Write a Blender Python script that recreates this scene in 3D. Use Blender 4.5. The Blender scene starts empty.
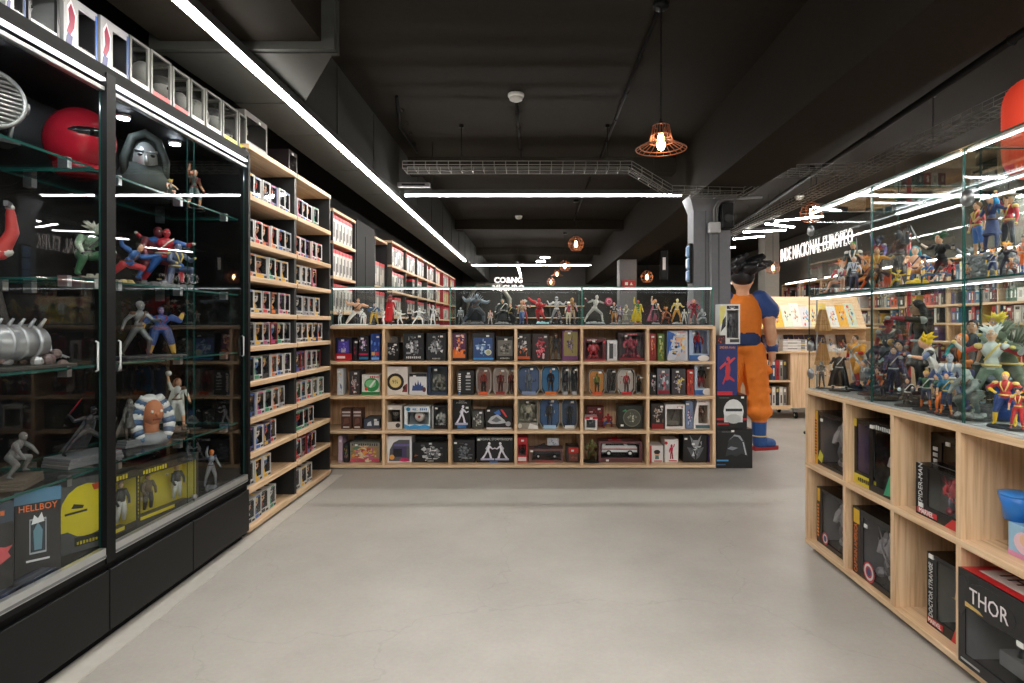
import bpy, math, random
from mathutils import Vector, Matrix
R = random.Random(7)
PI = math.pi
scene = bpy.context.scene
COL = scene.collection
F, CX, CY, CH = 600.0, 535.0, 325.0, 1.4      # focal length in pixels, vanishing point, camera height

def P(px, py, Y):
    return Vector(((px-CX)*Y/F, Y, CH-(py-CY)*Y/F))

# ------------------------------------------------------------------ materials
def lin(h):
    h = h.lstrip('#')
    if len(h) == 3: h = ''.join(c*2 for c in h)
    out = []
    for i in (0, 2, 4):
        v = int(h[i:i+2], 16)/255.0
        out.append(v/12.92 if v <= .04045 else ((v+.055)/1.055)**2.4)
    return tuple(out)+(1.0,)

MATS = {}
def new_mat(name):
    m = bpy.data.materials.new(name); m.use_nodes = True
    nt = m.node_tree
    return m, nt, nt.nodes['Principled BSDF'], nt.nodes['Material Output']

def col(h, rough=.45, metal=0.0, var=.12):
    """plain coloured paint, plastic or card with a faint mottling"""
    key = (h, rough, metal)
    if key in MATS: return MATS[key]
    m, nt, b, o = new_mat('paint_'+h.strip('#'))
    c = lin(h)
    if var:
        tc = nt.nodes.new('ShaderNodeTexCoord'); n = nt.nodes.new('ShaderNodeTexNoise'); r = nt.nodes.new('ShaderNodeValToRGB')
        n.inputs['Scale'].default_value = 22; n.inputs['Detail'].default_value = 3
        r.color_ramp.elements[0].color = tuple(x*(1-var) for x in c[:3])+(1,)
        r.color_ramp.elements[1].color = tuple(min(1, x*(1+var)+.002) for x in c[:3])+(1,)
        nt.links.new(tc.outputs['Object'], n.inputs['Vector']); nt.links.new(n.outputs['Fac'], r.inputs['Fac'])
        nt.links.new(r.outputs['Color'], b.inputs['Base Color'])
    else:
        b.inputs['Base Color'].default_value = c
    b.inputs['Roughness'].default_value = rough; b.inputs['Metallic'].default_value = metal
    MATS[key] = m
    return m

def emit(h, s, key=None):
    key = ('emit', h, s)
    if key in MATS: return MATS[key]
    m, nt, b, o = new_mat('light')
    b.inputs['Base Color'].default_value = (.8, .8, .8, 1)
    b.inputs['Emission Color'].default_value = lin(h); b.inputs['Emission Strength'].default_value = s
    MATS[key] = m
    return m

def wood(axis):
    key = ('wood', axis)
    if key in MATS: return MATS[key]
    m, nt, b, o = new_mat('pale_oak_'+axis)
    tc = nt.nodes.new('ShaderNodeTexCoord'); mp = nt.nodes.new('ShaderNodeMapping')
    s = {'x': (1.2, 26, 26), 'y': (26, 1.2, 26), 'z': (26, 26, 1.2)}[axis]
    mp.inputs['Scale'].default_value = s
    n = nt.nodes.new('ShaderNodeTexNoise'); n.inputs['Scale'].default_value = 2.2; n.inputs['Detail'].default_value = 6; n.inputs['Distortion'].default_value = .6
    r = nt.nodes.new('ShaderNodeValToRGB')
    e = r.color_ramp.elements
    e[0].position = .3; e[0].color = lin('c29e76'); e[1].position = .72; e[1].color = lin('ebceac')
    k = e.new(.5); k.color = lin('dfbe98')
    nt.links.new(tc.outputs['Object'], mp.inputs['Vector']); nt.links.new(mp.outputs['Vector'], n.inputs['Vector'])
    nt.links.new(n.outputs['Fac'], r.inputs['Fac']); nt.links.new(r.outputs['Color'], b.inputs['Base Color'])
    b.inputs['Roughness'].default_value = .5
    MATS[key] = m
    return m

def glassy(name, tint, ior, rough=0.0):
    m, nt, b, o = new_mat(name)
    nt.nodes.remove(b)
    g = nt.nodes.new('ShaderNodeNewGeometry')
    mx = nt.nodes.new('ShaderNodeMix'); mx.data_type = 'FLOAT'
    mx.inputs[2].default_value = ior; mx.inputs[3].default_value = 1/ior
    nt.links.new(g.outputs['Backfacing'], mx.inputs[0])
    f = nt.nodes.new('ShaderNodeFresnel'); nt.links.new(mx.outputs[0], f.inputs['IOR'])
    t = nt.nodes.new('ShaderNodeBsdfTransparent'); t.inputs['Color'].default_value = tint
    gl = nt.nodes.new('ShaderNodeBsdfGlossy'); gl.inputs['Roughness'].default_value = rough
    ms = nt.nodes.new('ShaderNodeMixShader')
    nt.links.new(f.outputs[0], ms.inputs[0]); nt.links.new(t.outputs[0], ms.inputs[1]); nt.links.new(gl.outputs[0], ms.inputs[2])
    nt.links.new(ms.outputs[0], o.inputs['Surface'])
    return m

GLASS = glassy('clear_glass', (.975, .99, .987, 1), 1.29)
PLASTIC = glassy('clear_plastic', (.97, .975, .975, 1), 1.28, .06)
EDGE = col('5fa99b', .12); EDGE_D = col('1d4f48', .15)

def floor_mat():
    m, nt, b, o = new_mat('polished_concrete')
    tc = nt.nodes.new('ShaderNodeTexCoord')
    n = nt.nodes.new('ShaderNodeTexNoise'); n.inputs['Scale'].default_value = .9; n.inputs['Detail'].default_value = 8; n.inputs['Roughness'].default_value = .62
    r = nt.nodes.new('ShaderNodeValToRGB'); e = r.color_ramp.elements
    e[0].position = .3; e[0].color = lin('a19c95'); e[1].position = .7; e[1].color = lin('bbb7b0')
    n2 = nt.nodes.new('ShaderNodeTexNoise'); n2.inputs['Scale'].default_value = 55; n2.inputs['Detail'].default_value = 4
    v = nt.nodes.new('ShaderNodeTexVoronoi'); v.feature = 'DISTANCE_TO_EDGE'; v.inputs['Scale'].default_value = .55
    nd = nt.nodes.new('ShaderNodeTexNoise'); nd.inputs['Scale'].default_value = 3; nd.inputs['Detail'].default_value = 5
    va = nt.nodes.new('ShaderNodeVectorMath'); va.operation = 'MULTIPLY_ADD'; va.inputs[1].default_value = (.5, .5, .5)
    nt.links.new(tc.outputs['Object'], nd.inputs['Vector'])
    nt.links.new(nd.outputs['Color'], va.inputs[0]); nt.links.new(tc.outputs['Object'], va.inputs[2])
    nt.links.new(va.outputs[0], v.inputs['Vector'])
    cr = nt.nodes.new('ShaderNodeValToRGB'); ce = cr.color_ramp.elements
    ce[0].position = 0; ce[0].color = (.9, .9, .9, 1); ce[1].position = .004; ce[1].color = (1, 1, 1, 1)
    nt.links.new(v.outputs['Distance'], cr.inputs['Fac'])
    mx = nt.nodes.new('ShaderNodeMix'); mx.data_type = 'RGBA'; mx.blend_type = 'MULTIPLY'; mx.inputs[0].default_value = 1
    m2 = nt.nodes.new('ShaderNodeMix'); m2.data_type = 'RGBA'; m2.blend_type = 'OVERLAY'; m2.inputs[0].default_value = .12
    for q in (n, n2): nt.links.new(tc.outputs['Object'], q.inputs['Vector'])
    nt.links.new(n.outputs['Fac'], r.inputs['Fac'])
    nt.links.new(r.outputs['Color'], m2.inputs[6]); nt.links.new(n2.outputs['Color'], m2.inputs[7])
    nt.links.new(m2.outputs[2], mx.inputs[6]); nt.links.new(cr.outputs['Color'], mx.inputs[7])
    nt.links.new(mx.outputs[2], b.inputs['Base Color'])
    b.inputs['Roughness'].default_value = .42; b.inputs['Specular IOR Level'].default_value = .35
    return m

def dull(m, v=.12):
    m.node_tree.nodes['Principled BSDF'].inputs['Specular IOR Level'].default_value = v; return m
BLACK = dull(col('0a0b0c', .5), .18); BLACKM = dull(col('080809', .6)); ALU = col('c9cccd', .3, .85); STEEL = col('9da1a4', .3, .9)
WHITE = col('e9e9e6', .4); DARKWALL = dull(col('1c1c1c', .7)); CEIL = dull(col('25211c', .8), .08); SOFFIT = dull(col('3a3b38', .65))

# ------------------------------------------------------------------ mesh builder
class MB:
    def __init__(s): s.v = []; s.f = []; s.m = []; s.mats = []; s.sm = []
    def mi(s, m):
        if m not in s.mats: s.mats.append(m)
        return s.mats.index(m)
    def add(s, vs, fs, m, smooth=False):
        b = len(s.v); i = s.mi(m)
        s.v.extend([tuple(x) for x in vs])
        for f in fs: s.f.append([b+k for k in f]); s.m.append(i); s.sm.append(smooth)
    def box(s, a, b, m):
        x0, y0, z0 = a; x1, y1, z1 = b
        s.add([(x0,y0,z0),(x1,y0,z0),(x1,y1,z0),(x0,y1,z0),(x0,y0,z1),(x1,y0,z1),(x1,y1,z1),(x0,y1,z1)],
              [(3,2,1,0),(4,5,6,7),(0,1,5,4),(1,2,6,5),(2,3,7,6),(3,0,4,7)], m)
        return s
    def cbox(s, a, b, m, c=.004):
        """box with chamfered edges"""
        a = Vector(a); b = Vector(b); mid = (a+b)/2; h = (b-a)/2
        c = min(c, min(h)*.6)
        vs = []; idx = {}
        for sx in (-1, 1):
            for sy in (-1, 1):
                for sz in (-1, 1):
                    for ax in range(3):
                        p = [sx*(h[0]-c), sy*(h[1]-c), sz*(h[2]-c)]
                        p[ax] = (sx, sy, sz)[ax]*h[ax]
                        idx[(sx, sy, sz, ax)] = len(vs); vs.append(mid+Vector(p))
        fs = []
        for ax in range(3):
            o = [k for k in range(3) if k != ax]
            for sg in (-1, 1):
                ring = []
                for (u, w) in ((-1,-1),(1,-1),(1,1),(-1,1)):
                    k = [0,0,0]; k[ax] = sg; k[o[0]] = u; k[o[1]] = w
                    ring.append(idx[(*k, ax)])
                fs.append(ring)
            for (u, w) in ((-1,-1),(1,-1),(1,1),(-1,1)):   # edges along ax
                k0 = [0,0,0]; k0[o[0]] = u; k0[o[1]] = w
                k1 = list(k0); k0[ax] = -1; k1[ax] = 1
                fs.append([idx[(*k0, o[0])], idx[(*k1, o[0])], idx[(*k1, o[1])], idx[(*k0, o[1])]])
        for sx in (-1, 1):
            for sy in (-1, 1):
                for sz in (-1, 1): fs.append([idx[(sx,sy,sz,0)], idx[(sx,sy,sz,1)], idx[(sx,sy,sz,2)]])
        # outward orientation
        out = []
        for f in fs:
            q = [vs[i] for i in f]; n = (q[1]-q[0]).cross(q[2]-q[0]); ctr = sum(q, Vector())/len(q)
            out.append(f if n.dot(ctr-mid) >= 0 else f[::-1])
        s.add(vs, out, m)
        return s
    def tube(s, pts, rs, m, n=8, cap=True, smooth=True):
        pts = [Vector(p) for p in pts]
        if not hasattr(rs, '__len__'): rs = [rs]*len(pts)
        vs = []; up = None
        for i, p in enumerate(pts):
            d = (pts[min(i+1, len(pts)-1)]-pts[max(i-1, 0)])
            d = d.normalized() if d.length > 1e-9 else Vector((0,0,1))
            if up is None:
                a = Vector((0,0,1)) if abs(d.z) < .9 else Vector((1,0,0))
                up = (a-d*a.dot(d)).normalized()
            else:
                up = up-d*up.dot(d)
                up = up.normalized() if up.length > 1e-6 else d.orthogonal().normalized()
            w = d.cross(up)
            for k in range(n):
                t = 2*PI*k/n
                vs.append(p+(up*math.cos(t)+w*math.sin(t))*rs[i])
        fs = []
        for i in range(len(pts)-1):
            for k in range(n):
                a = i*n+k; b = i*n+(k+1) % n
                fs.append((a, b, b+n, a+n))
        if cap:
            fs.append(tuple(range(n))[::-1]); L = (len(pts)-1)*n; fs.append(tuple(range(L, L+n)))
        s.add(vs, fs, m, smooth); return s
    def ring(s, c, r, t, m, axis='z', n=24, k=6):
        pts = []
        for i in range(n+1):
            a = 2*PI*i/n
            o = {'z': (math.cos(a)*r, math.sin(a)*r, 0), 'y': (math.cos(a)*r, 0, math.sin(a)*r), 'x': (0, math.cos(a)*r, math.sin(a)*r)}[axis]
            pts.append(Vector(c)+Vector(o))
        return s.tube(pts, t, m, k, False)
    def ball(s, c, r, m, n=14, k=9, rot=None, smooth=True):
        if not hasattr(r, '__len__'): r = (r, r, r)
        vs = []; fs = []; c = Vector(c)
        for i in range(k+1):
            ph = PI*i/k
            for j in range(n):
                t = 2*PI*j/n
                v = Vector((r[0]*math.sin(ph)*math.cos(t), r[1]*math.sin(ph)*math.sin(t), r[2]*math.cos(ph)))
                if rot is not None: v = rot @ v
                vs.append(c+v)
        for i in range(k):
            for j in range(n):
                a = i*n+j; b = i*n+(j+1) % n
                fs.append((a, a+n, b+n, b))
        s.add(vs, fs, m, smooth); return s
    def lathe(s, prof, m, c=(0,0,0), n=20, smooth=True, axis='z', cap=True):
        vs = []; fs = []; c = Vector(c)
        for (r, h) in prof:
            for j in range(n):
                t = 2*PI*j/n
                p = {'z': (r*math.cos(t), r*math.sin(t), h), 'y': (r*math.cos(t), h, -r*math.sin(t)), 'x': (h, r*math.cos(t), r*math.sin(t))}[axis]
                vs.append(c+Vector(p))
        for i in range(len(prof)-1):
            for j in range(n):
                a = i*n+j; b = i*n+(j+1) % n
                fs.append((a, b, b+n, a+n))
        if cap:
            fs.append(tuple(range(n))[::-1]); L = (len(prof)-1)*n; fs.append(tuple(range(L, L+n)))
        s.add(vs, fs, m, smooth); return s
    def prism(s, poly, y0, y1, m):
        """polygon in x,z extruded from y0 to y1"""
        n = len(poly)
        area = sum(poly[i][0]*poly[(i+1) % n][1]-poly[(i+1) % n][0]*poly[i][1] for i in range(n))
        if area < 0: poly = poly[::-1]
        vs = [(x, y0, z) for x, z in poly]+[(x, y1, z) for x, z in poly]
        fs = [tuple(range(n)), tuple(range(2*n-1, n-1, -1))]
        for i in range(n):
            j = (i+1) % n; fs.append((i, i+n, j+n, j))
        s.add(vs, fs, m); return s
    def mesh(s, name):
        me = bpy.data.meshes.new(name); me.from_pydata(s.v, [], s.f)
        for m in s.mats: me.materials.append(m)
        me.polygons.foreach_set('material_index', s.m); me.polygons.foreach_set('use_smooth', s.sm)
        me.update(); return me
    def build(s, name, parent=None, loc=None, rot=None):
        return link(name, s.mesh(name), parent, loc, rot)

def link(name, data, parent=None, loc=None, rot=None):
    o = bpy.data.objects.new(name, data); COL.objects.link(o)
    if parent is not None: o.parent = parent
    if loc is not None: o.location = loc
    if rot is not None: o.rotation_euler = (0, 0, rot) if not hasattr(rot, '__len__') else rot
    return o

def tag(o, label, cat, group=None):
    o['label'] = label; o['category'] = cat
    if group: o['group'] = group
    return o
def thing(name, label, cat, loc=(0,0,0), rot=0, group=None):
    return tag(link(name, None, None, loc, rot), label, cat, group)
def struct(name, mb):
    o = mb.build(name); o['kind'] = 'structure'; return o

CHILDREN = {}
def text(parent, body, loc, size, m, rot=(PI/2, 0, 0), name='lettering', extrude=.0006, align='CENTER', sx=1.0, outline=0):
    cu = bpy.data.curves.new(name, 'FONT'); cu.body = body; cu.size = size; cu.align_x = align; cu.align_y = 'CENTER'
    cu.extrude = extrude; cu.resolution_u = 2
    if outline: cu.fill_mode = 'NONE'; cu.bevel_depth = outline; cu.bevel_resolution = 1; cu.extrude = 0
    cu.materials.append(m)
    tmp = link('tmp', cu); me = bpy.data.meshes.new_from_object(tmp.evaluated_get(bpy.context.evaluated_depsgraph_get()))
    bpy.data.objects.remove(tmp); bpy.data.curves.remove(cu)
    o = link(name, me, parent, loc, rot); o.scale = (sx, 1, 1)
    return o

ONES = 'first second third fourth fifth sixth seventh eighth ninth tenth eleventh twelfth thirteenth fourteenth fifteenth sixteenth seventeenth eighteenth nineteenth'.split()
def nth(k):
    if k <= 19: return ONES[k-1]
    tens = ['twent', 'thirt', 'fort', 'fift', 'sixt', 'sevent', 'eight', 'ninet'][k//10-2]
    return tens+'ieth' if k % 10 == 0 else tens+'y-'+ONES[k % 10-1]

# ------------------------------------------------------------------ figurines (built first, while the file is small)
def V(*a): return Vector(a)
def unit(v): return Vector(v).normalized()
def extent(t):
    """world bounds of a thing from its parts"""
    mw = Matrix.Translation(t.location) @ t.rotation_euler.to_matrix().to_4x4() @ Matrix.Diagonal((*t.scale, 1))
    pts = [mw @ (v.co+Vector(o.location)) for o in t.children for v in o.data.vertices]
    return [(min(p[k] for p in pts), max(p[k] for p in pts)) for k in range(3)]
def keep_in(t, x, y, ztop=None, store=None, key=0):
    """nudge (and if need be shrink) a thing so that it stands clear inside a case"""
    for _ in range(3):
        e = extent(t); k = min(1, (x[1]-x[0])/(e[0][1]-e[0][0]), (y[1]-y[0])/(e[1][1]-e[1][0]))
        if ztop: k = min(k, (ztop-t.location.z)/(e[2][1]-t.location.z))
        if k < 1: t.scale = [v*k*.995 for v in t.scale]; e = extent(t)
        for i, lim in enumerate((x, y)):
            if e[i][0] < lim[0]: t.location[i] += lim[0]-e[i][0]
            elif e[i][1] > lim[1]: t.location[i] -= e[i][1]-lim[1]
    if store is not None: store.setdefault((x, y, key), []).append(t)
    return t
def relax(ts, x, y, limit=.06):
    """ease crowded figurines apart a little inside their case"""
    ex = [extent(t) for t in ts]; off = [[0, 0] for _ in ts]
    for _ in range(60):
        for i in range(len(ts)):
            for j in range(i):
                d = []
                for k in (0, 1):
                    hi = (ex[i][k][1]-ex[i][k][0])*.4; hj = (ex[j][k][1]-ex[j][k][0])*.4
                    ci = sum(ex[i][k])/2+off[i][k]; cj = sum(ex[j][k])/2+off[j][k]
                    d.append((hi+hj-abs(ci-cj), 1 if ci >= cj else -1))
                if d[0][0] > 0 and d[1][0] > 0:
                    k = 0 if d[0][0] < d[1][0] else 1; q = d[k][0]*.25*d[k][1]
                    off[i][k] += q; off[j][k] -= q
        for i, t in enumerate(ts):
            for k, lim in ((0, x), (1, y)):
                lo = max(-limit, lim[0]-ex[i][k][0]); hi = min(limit, lim[1]-ex[i][k][1])
                off[i][k] = 0 if lo > hi else max(lo, min(hi, off[i][k]))
    for i, t in enumerate(ts): t.location.x += off[i][0]; t.location.y += off[i][1]
POSES = {
 # lean, (left upper arm, left forearm), (right upper, right fore), (left thigh, shin), (right thigh, shin)   faces -Y, its left is +X
 'stand':  ((0,0,1), ((.35,0,-1),(.15,-.2,-1)), ((-.35,0,-1),(-.15,-.2,-1)), ((.16,0,-1),(.06,0,-1)), ((-.16,0,-1),(-.06,.03,-1))),
 'stride': ((0,-.15,1), ((.4,-.6,-.8),(.0,-1,.1)), ((-.4,.6,-.8),(-.3,.1,-1)), ((.15,-.75,-1),(.05,.15,-1)), ((-.2,.5,-1),(-.1,.5,-1))),
 'lunge':  ((.1,-.35,1), ((.9,-.3,-.3),(.5,-.9,.2)), ((-.8,.3,-.2),(-.6,-.2,.7)), ((.9,-.5,-.75),(.1,.2,-1)), ((-.75,.3,-1),(-.6,.3,-1))),
 'crouch': ((0,-.55,1), ((.5,-.7,-.6),(-.1,-.7,-.7)), ((-.6,-.5,-.7),(0,-.6,-.9)), ((.5,-.9,-.15),(.0,.45,-1)), ((-.5,-.7,-.35),(-.1,.6,-1))),
 'armup':  ((.05,0,1), ((.4,-.1,-1),(.2,-.5,-.8)), ((-.45,-.1,1),(-.05,-.2,1)), ((.2,-.25,-1),(.05,.1,-1)), ((-.2,.15,-1),(-.1,.15,-1))),
 'point':  ((0,-.1,1), ((.3,-1,.05),(0,-1,.15)), ((-.6,.1,-.8),(.1,-.5,-.7)), ((.3,-.2,-1),(.1,.1,-1)), ((-.3,.15,-1),(-.1,.15,-1))),
 'wide':   ((0,0,1), ((1,0,-.5),(.4,-.6,.5)), ((-1,0,-.5),(-.4,-.6,.5)), ((.35,0,-1),(.15,0,-1)), ((-.35,0,-1),(-.15,0,-1))),
 'flex':   ((0,-.05,1), ((.9,0,-.3),(.3,-.2,1)), ((-.7,0,-.8),(-.2,-.6,-.5)), ((.35,0,-1),(.15,0,-1)), ((-.35,-.1,-1),(-.15,.1,-1))),
 'sit':    ((0,.2,1), ((.5,.3,-.9),(.1,-.3,-.8)), ((-.4,-.5,-.7),(.2,-.9,-.2)), ((.25,-1,.25),(.05,-.25,-1)), ((-.3,-1,.05),(-.1,-.6,-.7))),
 'kneel':  ((0,-.2,1), ((.5,-.6,-.6),(-.2,-.8,.2)), ((-.5,-.4,-.7),(.1,-.8,-.1)), ((.3,-1,-.05),(.05,.1,-1)), ((-.25,.1,-1),(-.1,1,-.15))),
 'leap':   ((.3,-.6,.8), ((.9,-.5,.2),(.6,-.8,.2)), ((-.9,.1,.4),(-.5,-.3,.8)), ((.4,-.8,-.3),(.1,.7,-.8)), ((-.5,.7,-.8),(-.2,.9,-.6))),
 'hip':    ((0,0,1), ((.85,.15,-.7),(-.75,-.35,-.45)), ((-.85,.15,-.7),(.75,-.35,-.45)), ((.28,0,-1),(.1,0,-1)), ((-.28,0,-1),(-.1,0,-1))),
}
def capsule(mb, p, q, r0, r1, m):
    p = Vector(p); q = Vector(q)
    mb.tube([p, q], [r0, r1], m, 8); mb.ball(p, r0, m, 8, 6); mb.ball(q, r1, m, 8, 6)

def body_mesh(pose, bulk=1.0, headk=1.0, jit=.12, vox=.017, skirt=False):
    lean, la, ra, ll, rl = POSES[pose]
    J = lambda v: unit(Vector(v)+Vector((R.uniform(-jit, jit), R.uniform(-jit, jit), R.uniform(-jit, jit))))
    lean = unit(lean); fw = V(0,-1,0)
    pel = V(0,0,.52); chest = pel+lean*.2; neck = chest+lean*.1
    head = neck+unit(lean+V(0,-.15,.6))*.085*headk**.5
    segs = []      # (p, q, r, material index) used to colour the faces
    mb = MB(); m0 = BLACK
    b = bulk
    def cap(p, q, r0, r1, k): capsule(mb, p, q, r0, r1, m0); segs.append((Vector(p), Vector(q), (r0+r1)/2, k))
    rot = lean.to_track_quat('Z', 'Y').to_matrix()
    mb.ball(chest+lean*.01, (.098*b, .066*b, .1), m0, 12, 8, rot); mb.ball(pel+lean*.07, (.07*b, .055*b, .09), m0, 12, 8, rot)
    segs.append((pel+lean*.05, chest+lean*.04, .085*b, 1))
    mb.ball(pel, (.082*b, .062*b, .065), m0, 12, 8); segs.append((pel+V(-.04,0,-.02), pel+V(.04,0,-.02), .06*b, 4))
    cap(chest+lean*.06, neck+lean*.03, .034, .03, 0)
    mb.ball(head, (.05*headk, .058*headk, .066*headk), m0, 12, 9); mb.ball(head+V(0,-.056*headk,-.008), (.011, .014, .014), m0, 6, 5)
    mb.ball(head+V(0,-.02*headk,-.035*headk), (.034*headk, .036*headk, .035*headk), m0, 10, 7)
    segs.append((head-lean*.01, head+lean*.02, .06*headk, 0))
    side = lean.cross(fw).normalized()
    side = V(1,0,0) if side.length < .1 else (side if side.x > 0 else -side)
    hands = []
    for sg, (u, f) in ((1, la), (-1, ra)):
        sh = chest+lean*.05+side*sg*.115*b
        el = sh+J(u)*.155; ha = el+J(f)*.14
        cap(sh, el, .04*b, .032*b, 2); cap(el, ha, .032*b, .022*b, 3)
        hd = (ha-el).normalized()
        cap(ha, ha+hd*.035, .024, .02, 6); cap(ha+hd*.02, ha+hd*.035+side*(-sg)*.02, .011, .009, 6)
        hands.append(ha+hd*.03)
    feet = []
    for sg, (u, f) in ((1, ll), (-1, rl)):
        hp = pel+V(sg*.055*b, 0, -.02)
        kn = hp+J(u)*.24; an = kn+J(f)*.23
        cap(hp, kn, .058*b, .042*b, 4); cap(kn, an, .042*b, .026*b, 5)
        cap(an+V(0,.005,-.012), an+V(sg*.012,-.075,-.02), .026, .02, 5)
        feet.append(an)
    if skirt:
        mb.lathe([(.06*b, .52), (.1*b, .42), (.15*b, .3)], m0, n=14); segs.append((V(0,0,.5), V(0,0,.33), .12*b, 1))
    me = mb.mesh('tmp'); o = link('tmp', me)
    md = o.modifiers.new('r', 'REMESH'); md.mode = 'VOXEL'; md.voxel_size = vox; md.use_smooth_shade = True
    md2 = o.modifiers.new('s', 'SMOOTH'); md2.iterations = 2; md2.factor = .5
    dg = bpy.context.evaluated_depsgraph_get()
    out = bpy.data.meshes.new_from_object(o.evaluated_get(dg))
    bpy.data.objects.remove(o); bpy.data.meshes.remove(me)
    zmin = min(v.co.z for v in out.vertices)
    out.transform(Matrix.Translation((0,0,-zmin)))
    sh = V(0,0,-zmin)
    idx = []
    for p in out.polygons:
        c = p.center-sh; best = None
        for a, q, r, k in segs:
            d = q-a; t = 0 if d.length < 1e-6 else max(0, min(1, (c-a).dot(d)/d.length_squared))
            dist = (c-(a+d*t)).length/(r+.012)
            if best is None or dist < best[0]: best = (dist, k)
        idx.append(best[1])
    out.materials.clear()
    out['_'] = 0
    info = dict(head=head+sh, hk=headk, lean=lean, hands=[h+sh for h in hands], neck=neck+sh, chest=chest+sh, pel=pel+sh, feet=[f+sh for f in feet], side=side, top=max(v.co.z for v in out.vertices), idx=idx)
    return out, info

SK = 'd9a684'
def fig(label, pose='stand', h=.3, cols=('#b33','#b33',SK,'#225','#422'), hair=None, hairc='#222', cape=None, base='disc', basec='#1c1c1c',
        bulk=1.0, headk=1.1, skin=SK, prop=None, propc='#999', skirt=False, loc=(0,0,0), rot=0, name='figurine', cat='figurine', group=None, metal=0.0, rough=.4, vox=.017, eyes=False, detail=True, mirror=False):
    """cols: torso, upper arm, forearm, thigh, shin"""
    me, I = body_mesh(pose, bulk, headk, vox=vox, skirt=skirt)
    t = thing(name, label, cat, loc, rot, group); t.scale = (-h if mirror else h, h, h)
    hand = skin if cols[2] == SK else cols[2]
    for c in (skin, cols[0], cols[1], cols[2], cols[3], cols[4], hand): me.materials.append(col(c, rough, metal))
    me.polygons.foreach_set('material_index', I['idx']); me.update()
    off = 0
    if hair is None and skin == SK: hair = R.choice(['cap','cap','spiky']); hairc = R.choice(['2a1d16','1c1a1a','5a3a22'])
    if base: off = {'rock': .1, 'tall': .5, 'block': .17}.get(base, .035)
    ob = link('body', me, t, (0,0,off))
    hd = I['head']+V(0,0,off); k = I['hk']; H = MB(); hm = col(hairc, .5)
    if hair:
        if hair == 'helmet':
            H.ball(hd+V(0,0,.004), (.059*k,.066*k,.072*k), col(hairc, .2), 14, 9)
            H.tube([hd+V(-.05*k,-.035*k,.01), hd+V(0,-.069*k,.006), hd+V(.05*k,-.035*k,.01)], .012*k, BLACK, 6)
        elif hair == 'hood':
            H.ball(hd+V(0,.018,.008), (.066*k,.066*k,.078*k), hm, 12, 8); H.tube([hd+V(0,.03,-.02), I['neck']+V(0,.03,off-.05)], [.06*k,.1], hm, 10)
        else:
            H.ball(hd+V(0,.014*k,.016*k), (.055*k,.06*k,.06*k), hm, 12, 8)
            if hair in ('spiky', 'wild'):
                n = 15 if hair == 'spiky' else 22
                for i in range(n):
                    a = 2*PI*i/n*1.618*2; e = R.uniform(-.1, 1.0)
                    d = unit((math.cos(a)*.8, abs(math.sin(a))*.9-.25, e+.25))
                    L = R.uniform(.07, .11)*k*(1.2 if hair == 'wild' else 1)
                    H.tube([hd+d*.03, hd+d*.065*k+V(0,0,.01), hd+d*(.05+L)+V(0,.01,-.005)], [.03*k,.02*k,.001], hm, 6)
            if hair == 'long':
                for dx in (-.03, 0, .03):
                    H.tube([hd+V(dx*k,.03,.03), hd+V(dx*1.5*k,.065,-.06), hd+V(dx*1.8,.07+R.uniform(0,.06),-.26)], [.035*k,.04*k,.006], hm, 8)
            if hair == 'tails':
                for sg in (-1, 1):
                    H.ball(hd+V(sg*.06*k,.01,.04), .024*k, hm, 8, 6)
                    H.tube([hd+V(sg*.06*k,.02,.04), hd+V(sg*.14*k,.05,.0), hd+V(sg*.16*k,.03,-.2)], [.022,.035,.004], hm, 8)
            if hair == 'hat':
                H.lathe([(.11*k,0),(.115*k,.008),(.062*k,.016),(.058*k,.06),(.02*k,.072)], hm, hd+V(0,0,.03), 16)
        H.build('hair' if hair not in ('helmet','hood','hat') else ('helmet' if hair == 'helmet' else hair), t)
    if hair is None and skin == SK: pass
    tr = MB(); pel = I['pel']+V(0,0,off); ch = I['chest']+V(0,0,off); d_ = R.choice(['1c1c1e','d8c070','e0dcd4','5a3a24','8a2a2a','2a3a60','b8b8b4'])
    if rough == .4 and detail:
        tr.lathe([(.088*bulk,-.0),(.094*bulk,.012),(.088*bulk,.024)], col(d_, .4), pel+V(0,0,.03), 14)
        for sg in (-1, 1): tr.ball(ch+I['side']*(sg*.118*bulk)+V(0,0,.055), (.05*bulk,.05,.04), col(R.choice([d_, d_, '3a3a3e', cols[0].strip('#')]), .4), 8, 6)
        fy = -.068*min(bulk,1.5)
        if R.random() < .5:
            for sg in (-1, 1): tr.tube([ch+V(sg*.05*bulk,fy*.5,.09), ch+V(sg*.045*bulk,fy*1.12,.02), ch+V(sg*.012,fy*1.05,-.09)], [.012,.014,.009], col(d_, .4), 6)
        else: tr.tube([ch+V(.085*bulk,fy*.5,.09), ch+V(.03,fy*1.14,.02), ch+V(-.06*bulk,fy*.95,-.1)], .013, col(d_, .4), 6)
        hn = I['hands']
        for q in hn: tr.ball(q+V(0,0,off), (.028,.028,.022), col(d_, .4), 7, 5)
        for f_ in I['feet']: tr.lathe([(.037,.045),(.042,.052),(.037,.06)], col(d_, .4), f_+V(0,0,off), 10)
        tr.build('costume_trim', t)
    if hair != 'helmet':
        E = MB()
        for sg in (-1, 1):
            E.ball(hd+V(sg*.021*k,-.05*k,.006), (.0115*k,.008*k,.0085*k), WHITE, 6, 5); E.ball(hd+V(sg*.02*k,-.0565*k,.006), .0055*k, BLACK, 6, 5)
            E.tube([hd+V(sg*.01*k,-.056*k,.018*k), hd+V(sg*.034*k,-.05*k,.022*k)], .004*k, hm, 5)
        E.tube([hd+V(-.014*k,-.052*k,-.034*k), hd+V(.014*k,-.052*k,-.034*k)], .0035*k, col('7a4038', .5), 5)
        E.build('eyes', t)
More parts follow.
